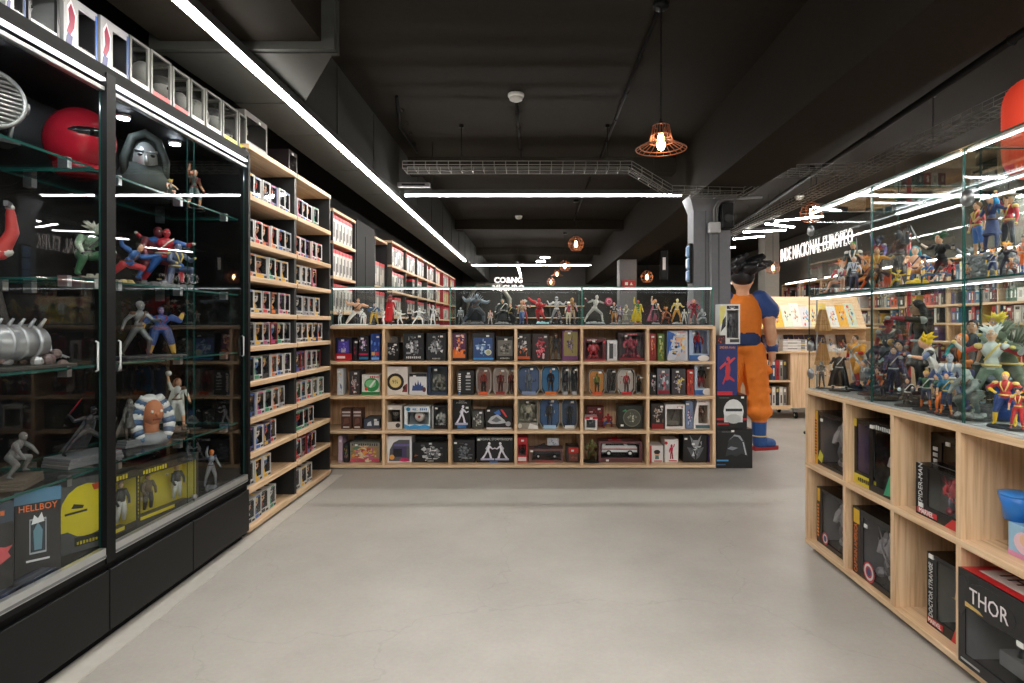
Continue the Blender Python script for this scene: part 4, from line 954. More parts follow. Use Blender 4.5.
# ------------------------------------------------------------------ black glass display cabinets on the left
def pane(mb, a, b, edge=EDGE):
    """glass sheet; the four narrow sides carry the green edge tint"""
    a = Vector(a); b = Vector(b); d = b-a; ax = min(range(3), key=lambda k: d[k])
    x0,y0,z0 = a; x1,y1,z1 = b
    vs = [(x0,y0,z0),(x1,y0,z0),(x1,y1,z0),(x0,y1,z0),(x0,y0,z1),(x1,y0,z1),(x1,y1,z1),(x0,y1,z1)]
    fs = [(3,2,1,0),(4,5,6,7),(0,1,5,4),(1,2,6,5),(2,3,7,6),(3,0,4,7)]; axs = [2,2,1,0,1,0]
    for f, k in zip(fs, axs): mb.add(vs, [f], GLASS if k == ax else edge)
    return mb
SHELF_Z = (.77, 1.225, 1.6, 2.09)
def cabinet(label, y0, y1, ym):
    x0, x1 = -2.40, -1.87
    t = thing('display_cabinet', label, 'display cabinet', (0,ym,0)); A, B_ = y0-ym, y1-ym
    k = BLACK
    b = MB(); b.box((x0,A,.05),(x0+.02,B_,2.53), dull(col('040405', .5), .1)); b.box((x0+.02,A,.36),(x1,B_,.385), k); b.box((x0+.02,A,2.47),(x1,B_,2.53), BLACKM)
    for e0, e1 in ((A,A+.02),(B_-.02,B_)): b.box((x0+.02,e0,.385),(x1-.03,e1,2.47), dull(col('040405', .5), .1))
    b.box((x0+.02,A,.05),(x1-.02,B_,.36), BLACKM); b.build('carcass', t)
    for e0, e1 in ((A,A+.028),(-.028,.028),(B_-.028,B_)): MB().box((x1-.03,e0,.36),(x1+.006,e1,2.5), k).build('door_post', t)
    MB().box((x0+.1,A,0),(x1-.05,B_,.05), BLACKM).build('plinth', t)
    for a, c in ((A,A/2),(A/2,0),(0,B_/2),(B_/2,B_)):
        m = MB(); m.cbox((x1-.02,a+.003,.055),(x1,c-.003,.325), dull(col('0c0d0e', .42), .25), .003); m.build('base_panel', t)
    for a, c in ((A+.03,-.03),(.03,B_-.03)):
        m = MB(); m.box((x1-.025,a,.385),(x1+.004,c,.43), ALU); m.box((x1+.004,a,.39),(x1+.007,c,.4), col('888b8e', .3, .8)); m.build('door_track', t)
        m = MB(); m.box((x1-.03,a,2.42),(x1-.001,c,2.436), ALU); m.build('top_track', t)
        MB().box((x1-.02,a,2.462),(x1+.002,c,2.473), emit('f2f6ff', .55)).build('led_bar', t)
        md = (a+c)/2
        for p, q, xx, hy in ((a,md+.02,x1-.006,a+.03),(md-.02,c,x1-.02,c-.03)):
            m = MB(); pane(m, (xx-.005,p,.43),(xx,q,2.42), EDGE_D); d = m.build('glass_door', t)
            h = MB(); h.tube([(xx+.001,hy,1.2),(xx+.011,hy,1.205),(xx+.011,hy,1.325),(xx+.001,hy,1.33)], .0042, col('b9bdbd', .3), 8); h.build('handle', d)
        lk = MB(); lk.lathe([(.012,0),(.012,.02)], STEEL, (x1-.005,md,.46), 12, axis='x'); lk.build('lock', t)
    for z in SHELF_Z:
        for a, c in ((A+.03,-.012),(.012,B_-.03)):
            if z == 1.6 and a < 0: a = 2.5-ym
            m = MB(); pane(m, (x0+.04,a,z-.01),(x1-.06,c,z), EDGE_D); sh = m.build('glass_shelf', t)
            cl = MB()
            for y in (a+.14, (a+c)/2, c-.14):
                cl.box((x0+.03,y-.015,z-.05),(x0+.07,y+.015,z-.01), STEEL); cl.box((x1-.1,y-.012,z-.04),(x1-.06,y+.012,z+.006), STEEL)
            cl.build('shelf_clip', sh)
    for y in (1.75, 2.3, 3.06, 3.5):
        m = MB(); m.lathe([(.035,2.456),(.035,2.47)], WHITE, (-2.1,y-ym,0), 16); m.lathe([(.027,2.45),(.027,2.457)], emit('eaf3ff', 30), (-2.1,y-ym,0), 16); m.build('puck_light', t)
    return t
cabinet('long black display cabinet with four sliding glass doors along the left side', 1.36, 3.93, 2.64)

# ------------------------------------------------------------------ shelving of boxed vinyl figures
ROWS = [.06,.313,.54,.773,1.02,1.257,1.48,1.727,1.96,2.267,2.602]
def bay(label, y0, y1):
    t = thing('wall_shelf_unit', label, 'shelf unit', (0,0,0), 0, 'boxed figure shelving')
    for k, z in enumerate(ROWS):
        m = MB(); m.cbox((-2.38,y0+.02,z-.034),(-1.89,y1-(.0 if y1 < 5 else .02),z), wood('y'), .003); m.build('shelf', t)
    for y in (y0, y1-.02):
        MB().box((-2.38,y,.02),(-1.905,y+.02,2.57), col('17191b', .5)).build('upright', t)
    MB().box((-2.40,y0,.02),(-2.38,y1,2.57), col('1a1c1e', .6)).build('back_panel', t)
    MB().box((-2.36,y0+.02,0),(-1.93,y1-.02,.025), BLACKM).build('plinth', t)
bay('wall shelf unit of boxed figures with oak shelves, beside the glass cabinet', 3.95, 4.77)
bay('wall shelf unit of boxed figures with oak shelves, next to the counter', 4.77, 5.58)
end = thing('end_panel', 'black upright end panel between wall shelving and counter', 'panel', (0,0,0)); MB().cbox((-2.35,5.6,0),(-1.93,5.64,2.5), col('121314', .4), .004).build('board', end)
MB().box((-1.93,5.605,.02),(-1.922,5.635,2.48), STEEL).build('edge_strip', end)
FR = ['c9c9c8','c9c9c8','c9c9c8','bcbdbd','d2d0cc','c9c9c8','c9c9c8','a9acb0','bcbdbd','c9c9c8','d2d0cc','3a4a7a','8a2b2b','2d2f33']
HDN = {'d02a2a':'red','2b5fae':'blue','e0b030':'yellow','2a2a2e':'black','7d7f86':'grey','b0467a':'pink','2f8d6a':'green','d9742c':'orange'}
FRN = {'c9c9c8':'white','bcbdbd':'white','d2d0cc':'white','a9acb0':'silver','3a4a7a':'blue','8a2b2b':'dark red','2d2f33':'black'}
TOYS = [('d9a684','2c3f7a','30251f'),('c33a30','2a3470','5a1f1c'),('d9a684','7a7d82','d8c060'),('39424a','20252b','15181b'),('e3dfd6','a8a8a4','4a4a4a'),('d9a684','8a2f2a','1f1a18'),
        ('5d86b8','27407a','e8e4da'),('d9a684','2f6a4c','6b3a20'),('e8c8a8','c8b060','b0502a'),('6a3a78','3a2448','221a28'),('d9a684','e9e6e0','2a2422'),('b98a60','4a3626','2b201a')]
bayn = ('nearer', 'farther')
# row index from the bottom, (boxes, first offset) per bay; offsets in metres from the bay's near end
FILL = {9:((6,.03),(4,.05)), 8:((6,.03),(5,.02)), 7:((6,.05),(4,.02)), 6:((6,.03),(4,.04)), 5:((6,.03),(5,.05)), 4:((6,.02),(5,.02)), 3:((5,.05),(5,.03)), 2:((4,.03),(3,.02)), 1:((3,.03),(4,.02)), 0:((4,.02),(3,.03))}
for r in sorted(FILL, reverse=True):
    for bi, (n, off) in enumerate(FILL[r]):
        y = (3.97, 4.79)[bi]+off
        for k in range(n):
            fr = R.choice(FR); hd = R.choice(list(HDN)); toy = R.choice(TOYS)
            wide = 1.5 if (r, bi, k) in ((6,1,0),(2,1,0),(7,0,1)) else 1.0
            w = .113*wide
            if y+w > (4.75, 5.56)[bi]: break
            pop("%s figure box with %s print, %s on the %s bay's %s shelf up" % (FRN[fr], HDN[hd], nth(k+1), bayn[bi], nth(r+1)),
                (-1.915-R.uniform(0,.02), y+w/2, ROWS[r]+.001), PI/2+R.uniform(-.06,.06), fr, hd, toy, 'vinyl figure boxes on the %s shelf of the %s bay' % (nth(r+1), bayn[bi]), 1.0, wide)
            y += w+R.uniform(.004,.014)
# large boxes on top of cabinets and shelving
def big_top(label, px0, px1, ybot, ytop, cols, style):
    X = -1.93; Y0 = F*1.93/(CX-px0); Y1 = F*1.93/(CX-px1); w = Y1-Y0; mid = (Y0+Y1)/2
    h = (ybot-ytop)*mid/F
    zb = 2.531 if px1 < 250 else 2.603
    if style == 'pic': return carton(label, (X, mid, zb), w*.96, .24, h, PI/2, 'a3a4a6', (.42,.2,.95,.85), (cols, 0), [('p', [(.04,.3),(.16,.22),(.33,.45),(.36,.7),(.2,.93),(.08,.78),(.1,.5)], 'e8e0e2'), ('p', [(.07,.34),(.17,.28),(.3,.47),(.32,.68),(.2,.87),(.12,.74),(.15,.52)], '8a2140'), ('p', [(.05,.12),(.2,.06),(.25,.3),(.1,.34)], '2b2a6a'), ('r',.3,.04,.96,.16,'eeeeee'), ('r',.94,.05,.99,.95,'2a5aa8')], texts=[('~6',.62,.1,h*.08,'3a3a3a')], sticker=False, name='figure_box', cat='boxed figure', group='large boxes on top of the cabinets', back='26262a')
    t = thing('acrylic_case', label, 'display case', (X, mid, zb), PI/2, 'clear cases on top of the cabinets'); w *= .97; d = .22
    g = MB(); f = .012; fm = col(cols[0], .3)
    for x in (-w/2, w/2-f):
        for yy in (0, d-f): g.box((x,yy,0),(x+f,yy+f,h), fm)
    for z in (0, h-f):
        for yy in (0, d-f): g.box((-w/2+f,yy,z),(w/2-f,yy+f,z+f), fm)
        for x in (-w/2, w/2-f): g.box((x,f,z),(x+f,d-f,z+f), fm)
    g.build('frame', t)
    p = MB(); p.box((-w/2+f,.002,f),(w/2-f,.004,h-f), PLASTIC); p.box((w/2-.004,f,f),(w/2-.002,d-f,h-f), PLASTIC); p.box((-w/2+f,f,h-.004),(w/2-f,d-f,h-.002), PLASTIC); p.build('clear_panel', t)
    MB().box((-w/2+f,.0005,.0),(w/2-f,.0018,h*.22), col(cols[1], .4)).build('card_insert', t)
    MB().box((-w/2+f,d-.006,f),(w/2-f,d-.003,h-f), col('26241f', .7)).build('back_card', t)
    o = link('toy', mini_mesh(cols[2], style), t, (0, d*.5, .02)); s = min(h*.85, w*1.35); o.scale = (s, min(s,.28), s)
big_top('large white figure box with crimson mask print on the cabinet, first from the left', 5, 26, 8, -46, ('2b2d33','33363c','1a1a1d'), 'pic')
big_top('large white figure box with black toy in its window above the red helmet', 63, 98, 50, -6, ('2b2d33','33363c','1a1a1d'), 'pic')
big_top('large white figure box with crimson mask print right of its twin on the cabinet', 100, 129, 74, 20, ('4a4a4e','8a2140','1a1a1d'), 'pic')
big_top('black picture box with white print on the cabinet between white boxes', 28, 60, 27, -26, ('2a2a2d','e8e8ea',('e8e8ea','2b2d33','3a3a3d')), 0)
for a, c_, yb, yt, cc, l, st in ((130,150,86,34,'e0e0e0','clear case with a grey ornament, first of the row of clear cases',2),(151,172,101,51,'c33','clear case with a red printed card on the cabinet top',2),
      (173,190,112,66,'c33','clear case with red card, next to the ceiling duct head',0),(191,205,122,78,'e0e0e0','clear case with white card in the middle of the row of clear cases',2),
      (206,222,133,90,'e4e4e4','clear case holding a white skull-like ornament',3),(223,238,143,102,'d8d24a','clear case with a yellow-green card',0),(239,247,149,110,'c9cf4a','narrow clear case with a yellow back at the end of the cabinet',0)):
    big_top(l, a, c_, yb, yt, ('82837f', cc, R.choice([('9d9d98','6d6d68','4d4d4a'),('a8a8a4','7a7a74','3a3a3e')])), st)
carton('large grey figure box with two window toys on top of the wall shelving', (-1.95,4.2,2.603), .34, .24, .25, PI/2, '827e7c', (.08,.2,.95,.85), (('c79a80','7a5a50','3a2c28'),0), [('r',.05,.03,.9,.16,'a8a5a2')], back='2a2624', name='figure_box', cat='boxed figure')
carton('smaller dark figure box on top of the farther wall shelving', (-1.96,4.86,2.603), .17, .2, .2, PI/2, '2a2426', (.12,.2,.9,.85), (('d9a684','5a4a50','2a2224'),0), [('r',.05,.03,.9,.14,'6a6468')], name='figure_box', cat='boxed figure')

# ------------------------------------------------------------------ counter of cubby holes facing the camera
BY, BD = 5.83, .42
BZ = [.0,.36,.7,1.03]           # undersides
def cubby(label, loc, rot, W, D, zs, xs, name='cubby_shelf', plinth=True):
    t = thing(name, label, 'shelf unit', loc, rot); th = .028
    for i, z in enumerate(zs):
        m = MB(); m.cbox((xs[0]-th/2,0,z),(xs[-1]+th/2,D,z+th), wood('x'), .002)
        m.build('top_board' if i == len(zs)-1 else 'shelf', t)
    for i, x in enumerate(xs):
        for a, b_ in zip(zs[:-1], zs[1:]):
            pass
        m = MB()
        for a, b_ in zip(zs[:-1], zs[1:]): m.box((x-th/2,.003,a+th),(x+th/2,D-.002,b_), wood('z'))
        m.build('upright', t)
    m = MB(); m.box((xs[0],D,zs[0]),(xs[-1],D+.012,zs[-1]+th), wood('z')); m.build('back_panel', t)
    return t
xs = [(317.3+66.15*k-CX)*BY/F for k in range(7)]
zs = [.0, .332, .668, 1.006, 1.35]
cubby('long oak counter of open cubby holes under the glass cases, facing the camera', (0,BY,.012), 0, 0, BD, zs, xs, 'cubby_counter')
SZ = [.0412, .3732, .7092, 1.0472]      # tops of the four boards
YB = 5.93
def cb(row, px0, px1, ytop, label, **k):
    """box in a counter cubby; row 0 is the top row; pixel extents as measured on its front"""
    z = SZ[3-row]; Y = k.pop('Y', YB)
    w = (px1-px0)*Y/F; x = ((px0+px1)/2-CX)*Y/F; h = min(CH-(ytop-CY)*Y/F-z+.004, (.344,.68,1.018,1.362)[3-row]-z-.006)
    return carton(label, (x,Y,z), w*.97, k.pop('d', min(.2, 6.22-Y)), h, k.pop('rot', 0), k.pop('body', '141416'), **k)
GREY = ('8c8f94','b9bcc0','55585d','2b2d31')
def silv(s, n=14, box=(.12,.2,.88,.88)): return art(s, ['9ea2a6','c8cbce','5b5f64','74797e','e2e4e5','3a3d42'], n, box)
# top row
cb(0,335,352,338,'purple and red robot toy box in the far left of the top row', body='1c1a2a', prints=[('r',0,0,1,.32,'b3202a'),('p',[(.15,.35),(.85,.35),(.8,.9),(.6,.82),(.5,1),(.4,.82),(.2,.9)],'4b3fa0'),('r',.36,.36,.64,.55,'b8b4ba'),('r',.1,.1,.6,.2,'f0d8d8')]+art(3,['6a5ac0','3a2f86','8b80d0'],6,(.2,.4,.8,.85)))
cb(0,353,357.5,340,'narrow black toy box between robot box and lilac box', body='17131a', prints=art(8,['6a3040','402030','c04050'],6), d=.15)
cb(0,358.5,369,336,'black toy box with lilac and white robot print', body='131318', prints=art(4,['b9a0c8','e4e0ea','6f8fc0','8a4a90'],13,(.1,.4,.9,.95))+[('r',.05,.22,.95,.3,'b02050'),('r',.05,.05,.95,.15,'2a6a9a')])
cb(0,370.5,380,334,'blue toy box at the right end of the top left cubby', body='1d3f8c', prints=art(5,['3a6ac8','6c9ae0','122a60'],9)+[('r',.1,.2,.45,.32,'d8a060'),('r',.55,.2,.9,.32,'c04030'),('r',.1,.04,.9,.12,'7ab0e8')])
cb(0,385.5,399,343,'small black and silver picture box, leftmost in its top cubby', prints=silv(11))
cb(0,387,398,337,'plain grey box behind the small black box', Y=6.08, body='6a655e', sticker=False, d=.14)
cb(0,403,424,333.5,'dark grey box with silver figures print, middle of the top cubby', body='222529', prints=silv(12,22), texts=[('~8',.5,.12,.03,'d8d8d8')])
cb(0,426,446.5,333.5,'dark grey box with a diagonal silver print', body='22262b', prints=silv(13,18), texts=[('~6',.5,.08,.022,'c0c0c0')])
cb(0,452,467,333,'black box with pink and orange sunset print', body='181418', prints=[('r',.05,.1,.9,.95,'5a2a50'),('r',.05,.1,.9,.4,'e2762e')]+art(14,['e0688c','2a2030','f0c8a8','3a2a50','f08a3a'],16,(.1,.2,.85,.9)), d=.15)
cb(0,472,495,333,'black window box with a pale blue picture and round badge', prints=[('r',.05,.1,.9,.82,'2d4a80')]+art(15,['8fb0d8','5a80b8','c0d4ea','203a68'],16,(.1,.15,.8,.8))+[('c',.72,.3,.03,'d8d8c0'),('c',.72,.3,.022,'a8b090'),('r',.05,.03,.95,.1,'3a90d0')])
cb(0,496,513.5,337,'black box with a grey window print, right end of its top cubby', prints=[('r',.08,.2,.95,.85,'6a6862')]+art(16,['3a3834','8a867e','2a2826','a09c92'],14,(.15,.25,.9,.8)), texts=[('~7',.5,.1,.022,'a8a8a0')])
cb(0,516,531,334,'grey and orange toy box, leftmost of the orange-trimmed pair', body='1a1614', prints=art(17,['8c8f94','d8d8d8','4a4a50','c05a20'],15)+[('r',.05,.06,.95,.16,'b8501c')])
cb(0,532,549,334,'black and crimson toy box beside the slim statue', body='201012', prints=art(18,['b02838','e06070','601018','d8b0b0'],16), side=[(0,0,1,1,'7a2018')])
fig('slim dark statue with a staff standing loose in the top cubby', 'stand', .26, ('#2a2a2a','#2a2a2a','#555','#333','#8a8a86'), 'hood', '1d1d1e', loc=((556-CX)*5.97/F,5.97,SZ[3]), prop='staff', propc='8d8a60', group=None, base='disc')
cb(0,562,578.5,327.5,'tall purple box with a gold picture, right end of the top cubby', body='6a3566', prints=[('r',.1,.15,.95,.92,'8a7d45')]+art(19,['5a5038','b0a060','403050','705888'],14,(.25,.2,.8,.85)), texts=[('~6',.4,.95,.02,'e8d8e8')], d=.16)
cb(0,584,606,339,'wide maroon window box with a red figure', body='5a1820', win=(.06,.1,.85,.85), toy=(('e04a50','e8808a','b02830'),6), prints=[('r',.0,.0,1,.08,'a82838'),('c',.93,.85,.012,'d04050')], texts=[('~7',.35,.93,.022,'e8c0c4')])
cb(0,607,617.5,340.5,'slim white box with a dark slot print', body='d8d8da', prints=[('r',.2,.1,.6,.85,'3a3a3e'),('r',.62,.2,.9,.8,'b8b8bc')], d=.14)
cb(0,618,645.5,333,'wide dark maroon box with a red spiky print', body='241014', win=(.08,.12,.92,.9), back='8a858a', toy=(('d06878','a04858','703040'),6), prints=[('r',.05,.02,.95,.09,'902030')], texts=[('~7',.5,.94,.024,'e08088')])
cb(0,649,656.5,334,'narrow red toy box at the right end of the counter', body='8a2420', prints=art(21,['d86a50','f0b088','501010'],10), d=.12)
cb(0,657.5,664.5,334,'narrow green and gold toy box beside the narrow red one', body='4f6a28', prints=art(22,['d8b840','a06a30','c8d090'],10), d=.12)
cb(0,667,688,331,'white toy box with blue and gold diagonal art', body='c8cdd6', prints=[('p',[(0,.1),(.35,.9),(.0,1)],'2a5aa8'),('p',[(.3,.0),(.9,.6),(.9,.0)],'b8bcc8')]+art(23,['2a5a9c','e8c060','d8a684','5080c0','30343c'],15,(.1,.15,.9,.85)), texts=[('AVENGERS',.7,.93,.018,'c02030')])
cb(0,689,709.5,330,'white and blue window box with a red and blue figure', body='9fb2cc', win=(.2,.22,.9,.95), back='c4cedd', toy=(('b02028','b02028','26408a'),1), prints=[('r',0,0,1,.18,'2a5a9a'),('e',.72,.08,.3,.1,'e8e4e0')], side=[(0,0,1,1,'2c4c90')])
# second row
cb(1,337,343,369,'narrow white and blue blister pack, left end of the second row', body='c8ccd2', prints=art(31,['5a6aa8','3a3a48','e0e0e0','d0a040'],9), d=.12)
cb(1,349,360,371,'dark clear toy box with white and rose print', body='3a3434', prints=art(32,['b0a8a0','e0d8d8','a05058','2a2422'],14))
cb(1,361.5,380,375,'white and green box with a leafy round picture', body='d8dcd4', prints=[('e',.55,.5,.42,.34,'2a8a4a'),('e',.5,.55,.3,.2,'7ac08a'),('p',[(.4,.4),(.7,.75),(.78,.7),(.5,.35)],'e0e8e0'),('r',0,0,1,.15,'1f7a40'),('e',.25,.3,.08,.1,'d04030')], texts=[('~5',.7,.88,.03,'c02838')])
cb(1,385,408,367,'white box with a black round badge reading 9 3/4', body='ddd8d4', prints=[('c',.45,.46,.085,'1f1614'),('c',.45,.46,.058,'d8c078'),('c',.45,.46,.052,'e0cc90'),('p',[(.75,.1),(.98,.1),(.98,.4),(.85,.35)],'7a2a30'),('e',.85,.25,.07,.07,'3a1c1c')], texts=[('9\u00be',.45,.46,.055,'221a14')])
cb(1,409,427,374,'white box with a small blue castle picture', body='d6d8dc', prints=[('r',0,.86,1,1,'222226'),('p',[(.15,.2),(.85,.2),(.8,.45),(.7,.42),(.66,.62),(.58,.45),(.5,.7),(.44,.45),(.34,.6),(.3,.42),(.2,.46)],'2f4a80'),('e',.85,.25,.1,.12,'5a2a30')])
cb(1,427.5,447,367,'navy window box with a grey statuette', body='2a3850', win=(.14,.12,.95,.95), back='7d8586', toy=(('b0b0a6','9a9a90','84847c'),6))
cb(1,457.5,474,371,'black box with white spine lettering, left end of its cubby', body='191a1c', prints=[('r',.06,.02,.16,.1,'2a80d8'),('r',.5,.2,.8,.25,'a8a8a8'),('r',.5,.32,.8,.37,'a8a8a8'),('r',.5,.45,.8,.5,'a8a8a8'),('r',.5,.58,.8,.63,'a8a8a8'),('r',.5,.7,.8,.8,'c8c8c8')], texts=[('~9',.12,.5,.034,'e8e8e8','v')])
def blister(px0, px1, row, label, c1, c2, toy, ytop=368, bodyc='b8b4ae', Y=YB, d=.1):
    z = SZ[3-row]; w = (px1-px0)*Y/F*.97; x = ((px0+px1)/2-CX)*Y/F; h = CH-(ytop-CY)*Y/F-z
    t = thing('blister_pack', label, 'toy box', (x,Y,z)); q = .18
    oct_ = lambda s: [(-w/2*s,h*(.5-(.5-q)*s)),(-w/2*s+w*q*.8,h*(.5-.5*s)),(w/2*s-w*q*.8,h*(.5-.5*s)),(w/2*s,h*(.5-(.5-q)*s)),(w/2*s,h*(.5+(.5-q)*s)),(w/2*s-w*q*.8,h*(.5+.5*s)),(-w/2*s+w*q*.8,h*(.5+.5*s)),(-w/2*s,h*(.5+(.5-q)*s))]
    MB().prism(oct_(1), d-.01, d, col(bodyc, .4)).build('backing_card', t)
    m = MB(); m.prism(oct_(.86), d-.016, d-.01, col(c1, .5))
    for i, p in enumerate(art(hash(label) % 9999 if False else len(label)*7+int(px0), [c1, c2, 'd8d4cc', '3a3634'], 8, (.2,.25,.8,.8))):
        if p[0] == 'e': m.prism([((p[1]-.5)*w+p[3]*w*math.cos(k*PI/6), p[2]*h+p[4]*h*math.sin(k*PI/6)) for k in range(12)], d-.0172-i*.0002, d-.016, col(p[5], .5))
    m.build('printed_card', t)
    b = MB(); b.prism(oct_(.9), 0, .0015, PLASTIC); b.build('bubble', t)
    rim = MB(); o1 = oct_(.98); rim.tube([(x_,d*.5,z_) for x_, z_ in o1+[o1[0]]], .004, col('c9c9c4', .3), 5); rim.build('rim', t)
    s = h*.8; o = link('toy', mini_mesh(toy, 1), t, (0,d*.45,h*.08)); o.scale = (s*.7, .25, s)
    m = MB(); m.box((-.3*w,-.001,h*.01),(.3*w,0,h*.12), col(c2, .4)); m.box((.06*w,-.0012,h*.86),(.06*w+.03,0,h*.93), WHITE); m.build('sticker', t)
    return t
blister(475.5,491,1,'rounded blister pack with an orange badge','8a6a60','d8582c',('d9a684','8a2f2a','2a2422'))
blister(492.5,508,1,'rounded blister pack with red figure, second from the orange badge one','a89890','8a2f2a',('d9a684','7a2a2a','50302a'))
blister(508.5,513.8,1,'narrow blister pack at the right end of its second row cubby','a89890','5a5a5a',('d9a684','7a2a2a','50302a'), Y=5.98)
blister(517,540.5,1,'wide blue blister pack with grey figures','4a6490','7d90b4',('9aa4b0','7a8490','6a7480'),366,'1c2430')
blister(541,560.5,1,'blue blister pack with a dark robed figure','2f7ab0','d8702a',('d9a684','2a1a1e','1c1518'),366,'141820')
blister(561.5,569,1,'narrow black blister pack seen edge on, first of two','1a1d22','9aa0a8',('9aa0a8','3a3f46','2a2e34'),367,'15171a')
blister(570.5,578,1,'narrow black blister pack seen edge on, second of two','1a1d22','b8bcc2',('b8bcc2','3a3f46','2a2e34'),367,'15171a')
blister(589,606,1,'rounded blister pack with orange print and green toy','c8863a','d8562a',('4a6a3a','6a7a3a','2a2a22'),370,'2a2622')
blister(606.5,617,1,'dark blister pack behind the orange one','3a3636','6a6462',('8a8682','4a4643','2a2624'),369,'1c1a1a', Y=6.02)
blister(618,636,1,'rounded white blister pack with red label','c8c4be','b8222c',('d9a684','a83038','3a2a2a'),369,'2a2626')
blister(637,642,1,'narrow blister pack at the right of the red labelled one','4a4a44','7a7a70',('d9a684','50503a','2a2a22'),376,'22221e', Y=6.0)
cb(1,650,656,374,'narrow black box at the left of the fifth column', body='1c1a1c', prints=art(41,['e0a0b0','6a6a70','c8c8c8'],7), d=.12)
cb(1,657,670,369,'grey box with red and silver figures print', body='5a5f68', prints=art(42,['b8c0c8','8a2a30','2a2c34','d05060'],15)+[('r',.05,.05,.95,.18,'8a2030')])
cb(1,671.5,686,369,'grey box with pale dinosaur-like scribbles and gold corner', body='3a363c', prints=art(43,['b8b0c0','8a8290','e0c860','1c1a20'],18), d=.14)
cb(1,687,694,370,'narrow red box behind the black figure box', body='a03028', prints=art(44,['e08060','602018'],8), d=.12)
cb(1,694.5,712,365,'white and blue window box with a black and red figure', body='a9b8cc', win=(.15,.22,.9,.95), back='c4ced8', toy=(('17181a','1a1a1c','a02028'),1), prints=[('r',0,0,.6,.16,'2a5a9a'),('e',.75,.1,.28,.12,'e8e4e0')])
# third row
for i, (a, b_) in enumerate(((341,351.5),(352.5,362))):
    cb(2,a,b_,409,'brown carton mug box with white band, %s of the pair' % ('left' if i == 0 else 'right'), body='4f342c', prints=[('r',.1,.78,.9,.86,'cfc6c0'),('r',.12,.62,.88,.7,'b8aca6'),('p',[(.2,.2),(.8,.3),(.7,.55),(.3,.5)],'6f4c40'),('r',.2,.06,.8,.12,'d8cfca')], sticker=False, d=.12)
cb(2,363.5,380,419,'low steel blue box with a white label', body='3c4654', prints=[('p',[(.2,.3),(.5,.3),(.45,.75),(.25,.6)],'c8d0d8'),('r',.65,.35,.95,.75,'d8dce0'),('r',0,0,1,.12,'5a4a58')], d=.24)
cb(2,386,402,406,'white window box with dark diorama', body='cfcac4', win=(.1,.3,.9,.82), back='3a3836', toy=(('8a8680','5a5652','2a2826'),0), prints=[('e',.75,.15,.15,.1,'3a3230')])
cb(2,404,430.5,407,'white and sky blue window box with a red bowl', body='dfe6ea', win=(.12,.2,.95,.76), back='8d9498', toy=(('e0d8d0','b02a2a','c83a30'),3), prints=[('p',[(0,0),(1,0),(1,.12),(.8,.2),(.6,.14),(.4,.2),(.2,.12),(0,.22)],'3a9ad8'),('c',.15,.88,.02,'2a8ab0')], texts=[('~8',.6,.88,.03,'2a7ab8')])
cb(2,431.5,447.5,406,'black window box with silver figurine, right end of its cubby', win=(.15,.1,.9,.92), back='6a6c6e', toy=(('e0e0dc','c8c8c4','a8a8a4'),6), prints=[('r',.0,.0,.12,1,'9a9c9e')])
def white_fig(cx, z0, z1, w, lean=0):
    h = z1-z0; f = 1 if lean >= 0 else -1; q = lambda x, z: (cx+f*x*w, z0+z*h); c = 'dcdce8'
    return [('p',[q(-.75,0),q(-.45,0),q(-.1,.3),q(.12,.5),q(-.12,.55),q(-.32,.3)],c), ('p',[q(.3,0),q(.62,0),q(.55,.06),q(.42,.28),q(.2,.55),q(-.05,.5),q(.2,.27)],c), ('p',[q(-.14,.48),q(.2,.48),q(.34,.8),q(.02,.84)],'e8e8f0'),
            ('p',[q(.3,.8),q(.4,.76),q(.66,.62),q(.95,.68),q(.95,.62),q(.62,.55),q(.22,.68)],c), ('p',[q(.05,.82),q(-.25,.62),q(-.1,.46),q(-.02,.5),q(-.12,.62),q(.1,.72)],'c8c8d8'), ('e',*q(.22,.92),w*.16,h*.09,'ececf4'), ('r',cx-w*.85,z0-.07,cx+w*.85,z0,'b0b0cc')]
cb(2,452.5,471,399,'tall black box with a white running figure and title', prints=white_fig(.48,.2,.78,.42)+[('r',.25,.02,.75,.12,'2a6aa8')], texts=[('ORIGINAL',.5,.92,.016,'d8d8d8'),('STORMTROOPER',.5,.86,.016,'d8d8d8')], sticker=(.8,.7))
cb(2,472,484,411,'small dark grey box beside the white ship box', body='3f403e', prints=art(52,['9a9c98','6a6c68','c8cac6'],11), d=.14)
cb(2,485.5,512.5,409,'black box with a large grey spaceship picture', body='16171b', prints=[('p',[(.06,.35),(.2,.6),(.45,.72),(.7,.45),(.78,.3),(.5,.25),(.2,.25)],'b8bcc0'),('p',[(.2,.4),(.4,.6),(.6,.42),(.4,.32)],'6a6e74'),('p',[(.55,.95),(.62,.98),(.82,.6),(.76,.58)],'d03a40'),('e',.85,.25,.1,.12,'a8aab0'),('p',[(.3,.8),(.5,.95),(.58,.7),(.4,.7)],'3a6ab8'),('r',.02,.0,.98,.07,'d8d8d8')], sticker=(.1,.9))
cb(2,517,538.5,399,'beige window box with a mottled figure, left of the blue pair', body='8d8a80', win=(.08,.2,.95,.95), back='a09a88', toy=(('9a9a88','b8b09c','7a7668'),6), prints=[('p',[(.5,.0),(1,0),(1,.1),(.6,.18)],'d8d8d8'),('e',.12,.1,.1,.08,'d8d8d0')])
blister(539,560.5,2,'wide blue blister pack with a dark cloaked figure on the third row','2a5a90','9ac0e0',('2a2a30','3a3430','2a2624'),398,'14263f')
blister(561.5,578,2,'dark blue blister pack at the right end of the third row cubby','1c3a60','d8dce0',('2a2e36','20242c','181b20'),399,'101a28')
cb(2,587,604,407,'dark red box behind the small white and red one', Y=6.06, body='5a1418', prints=art(54,['a02830','d8a0a0','2a1014'],10), d=.12)
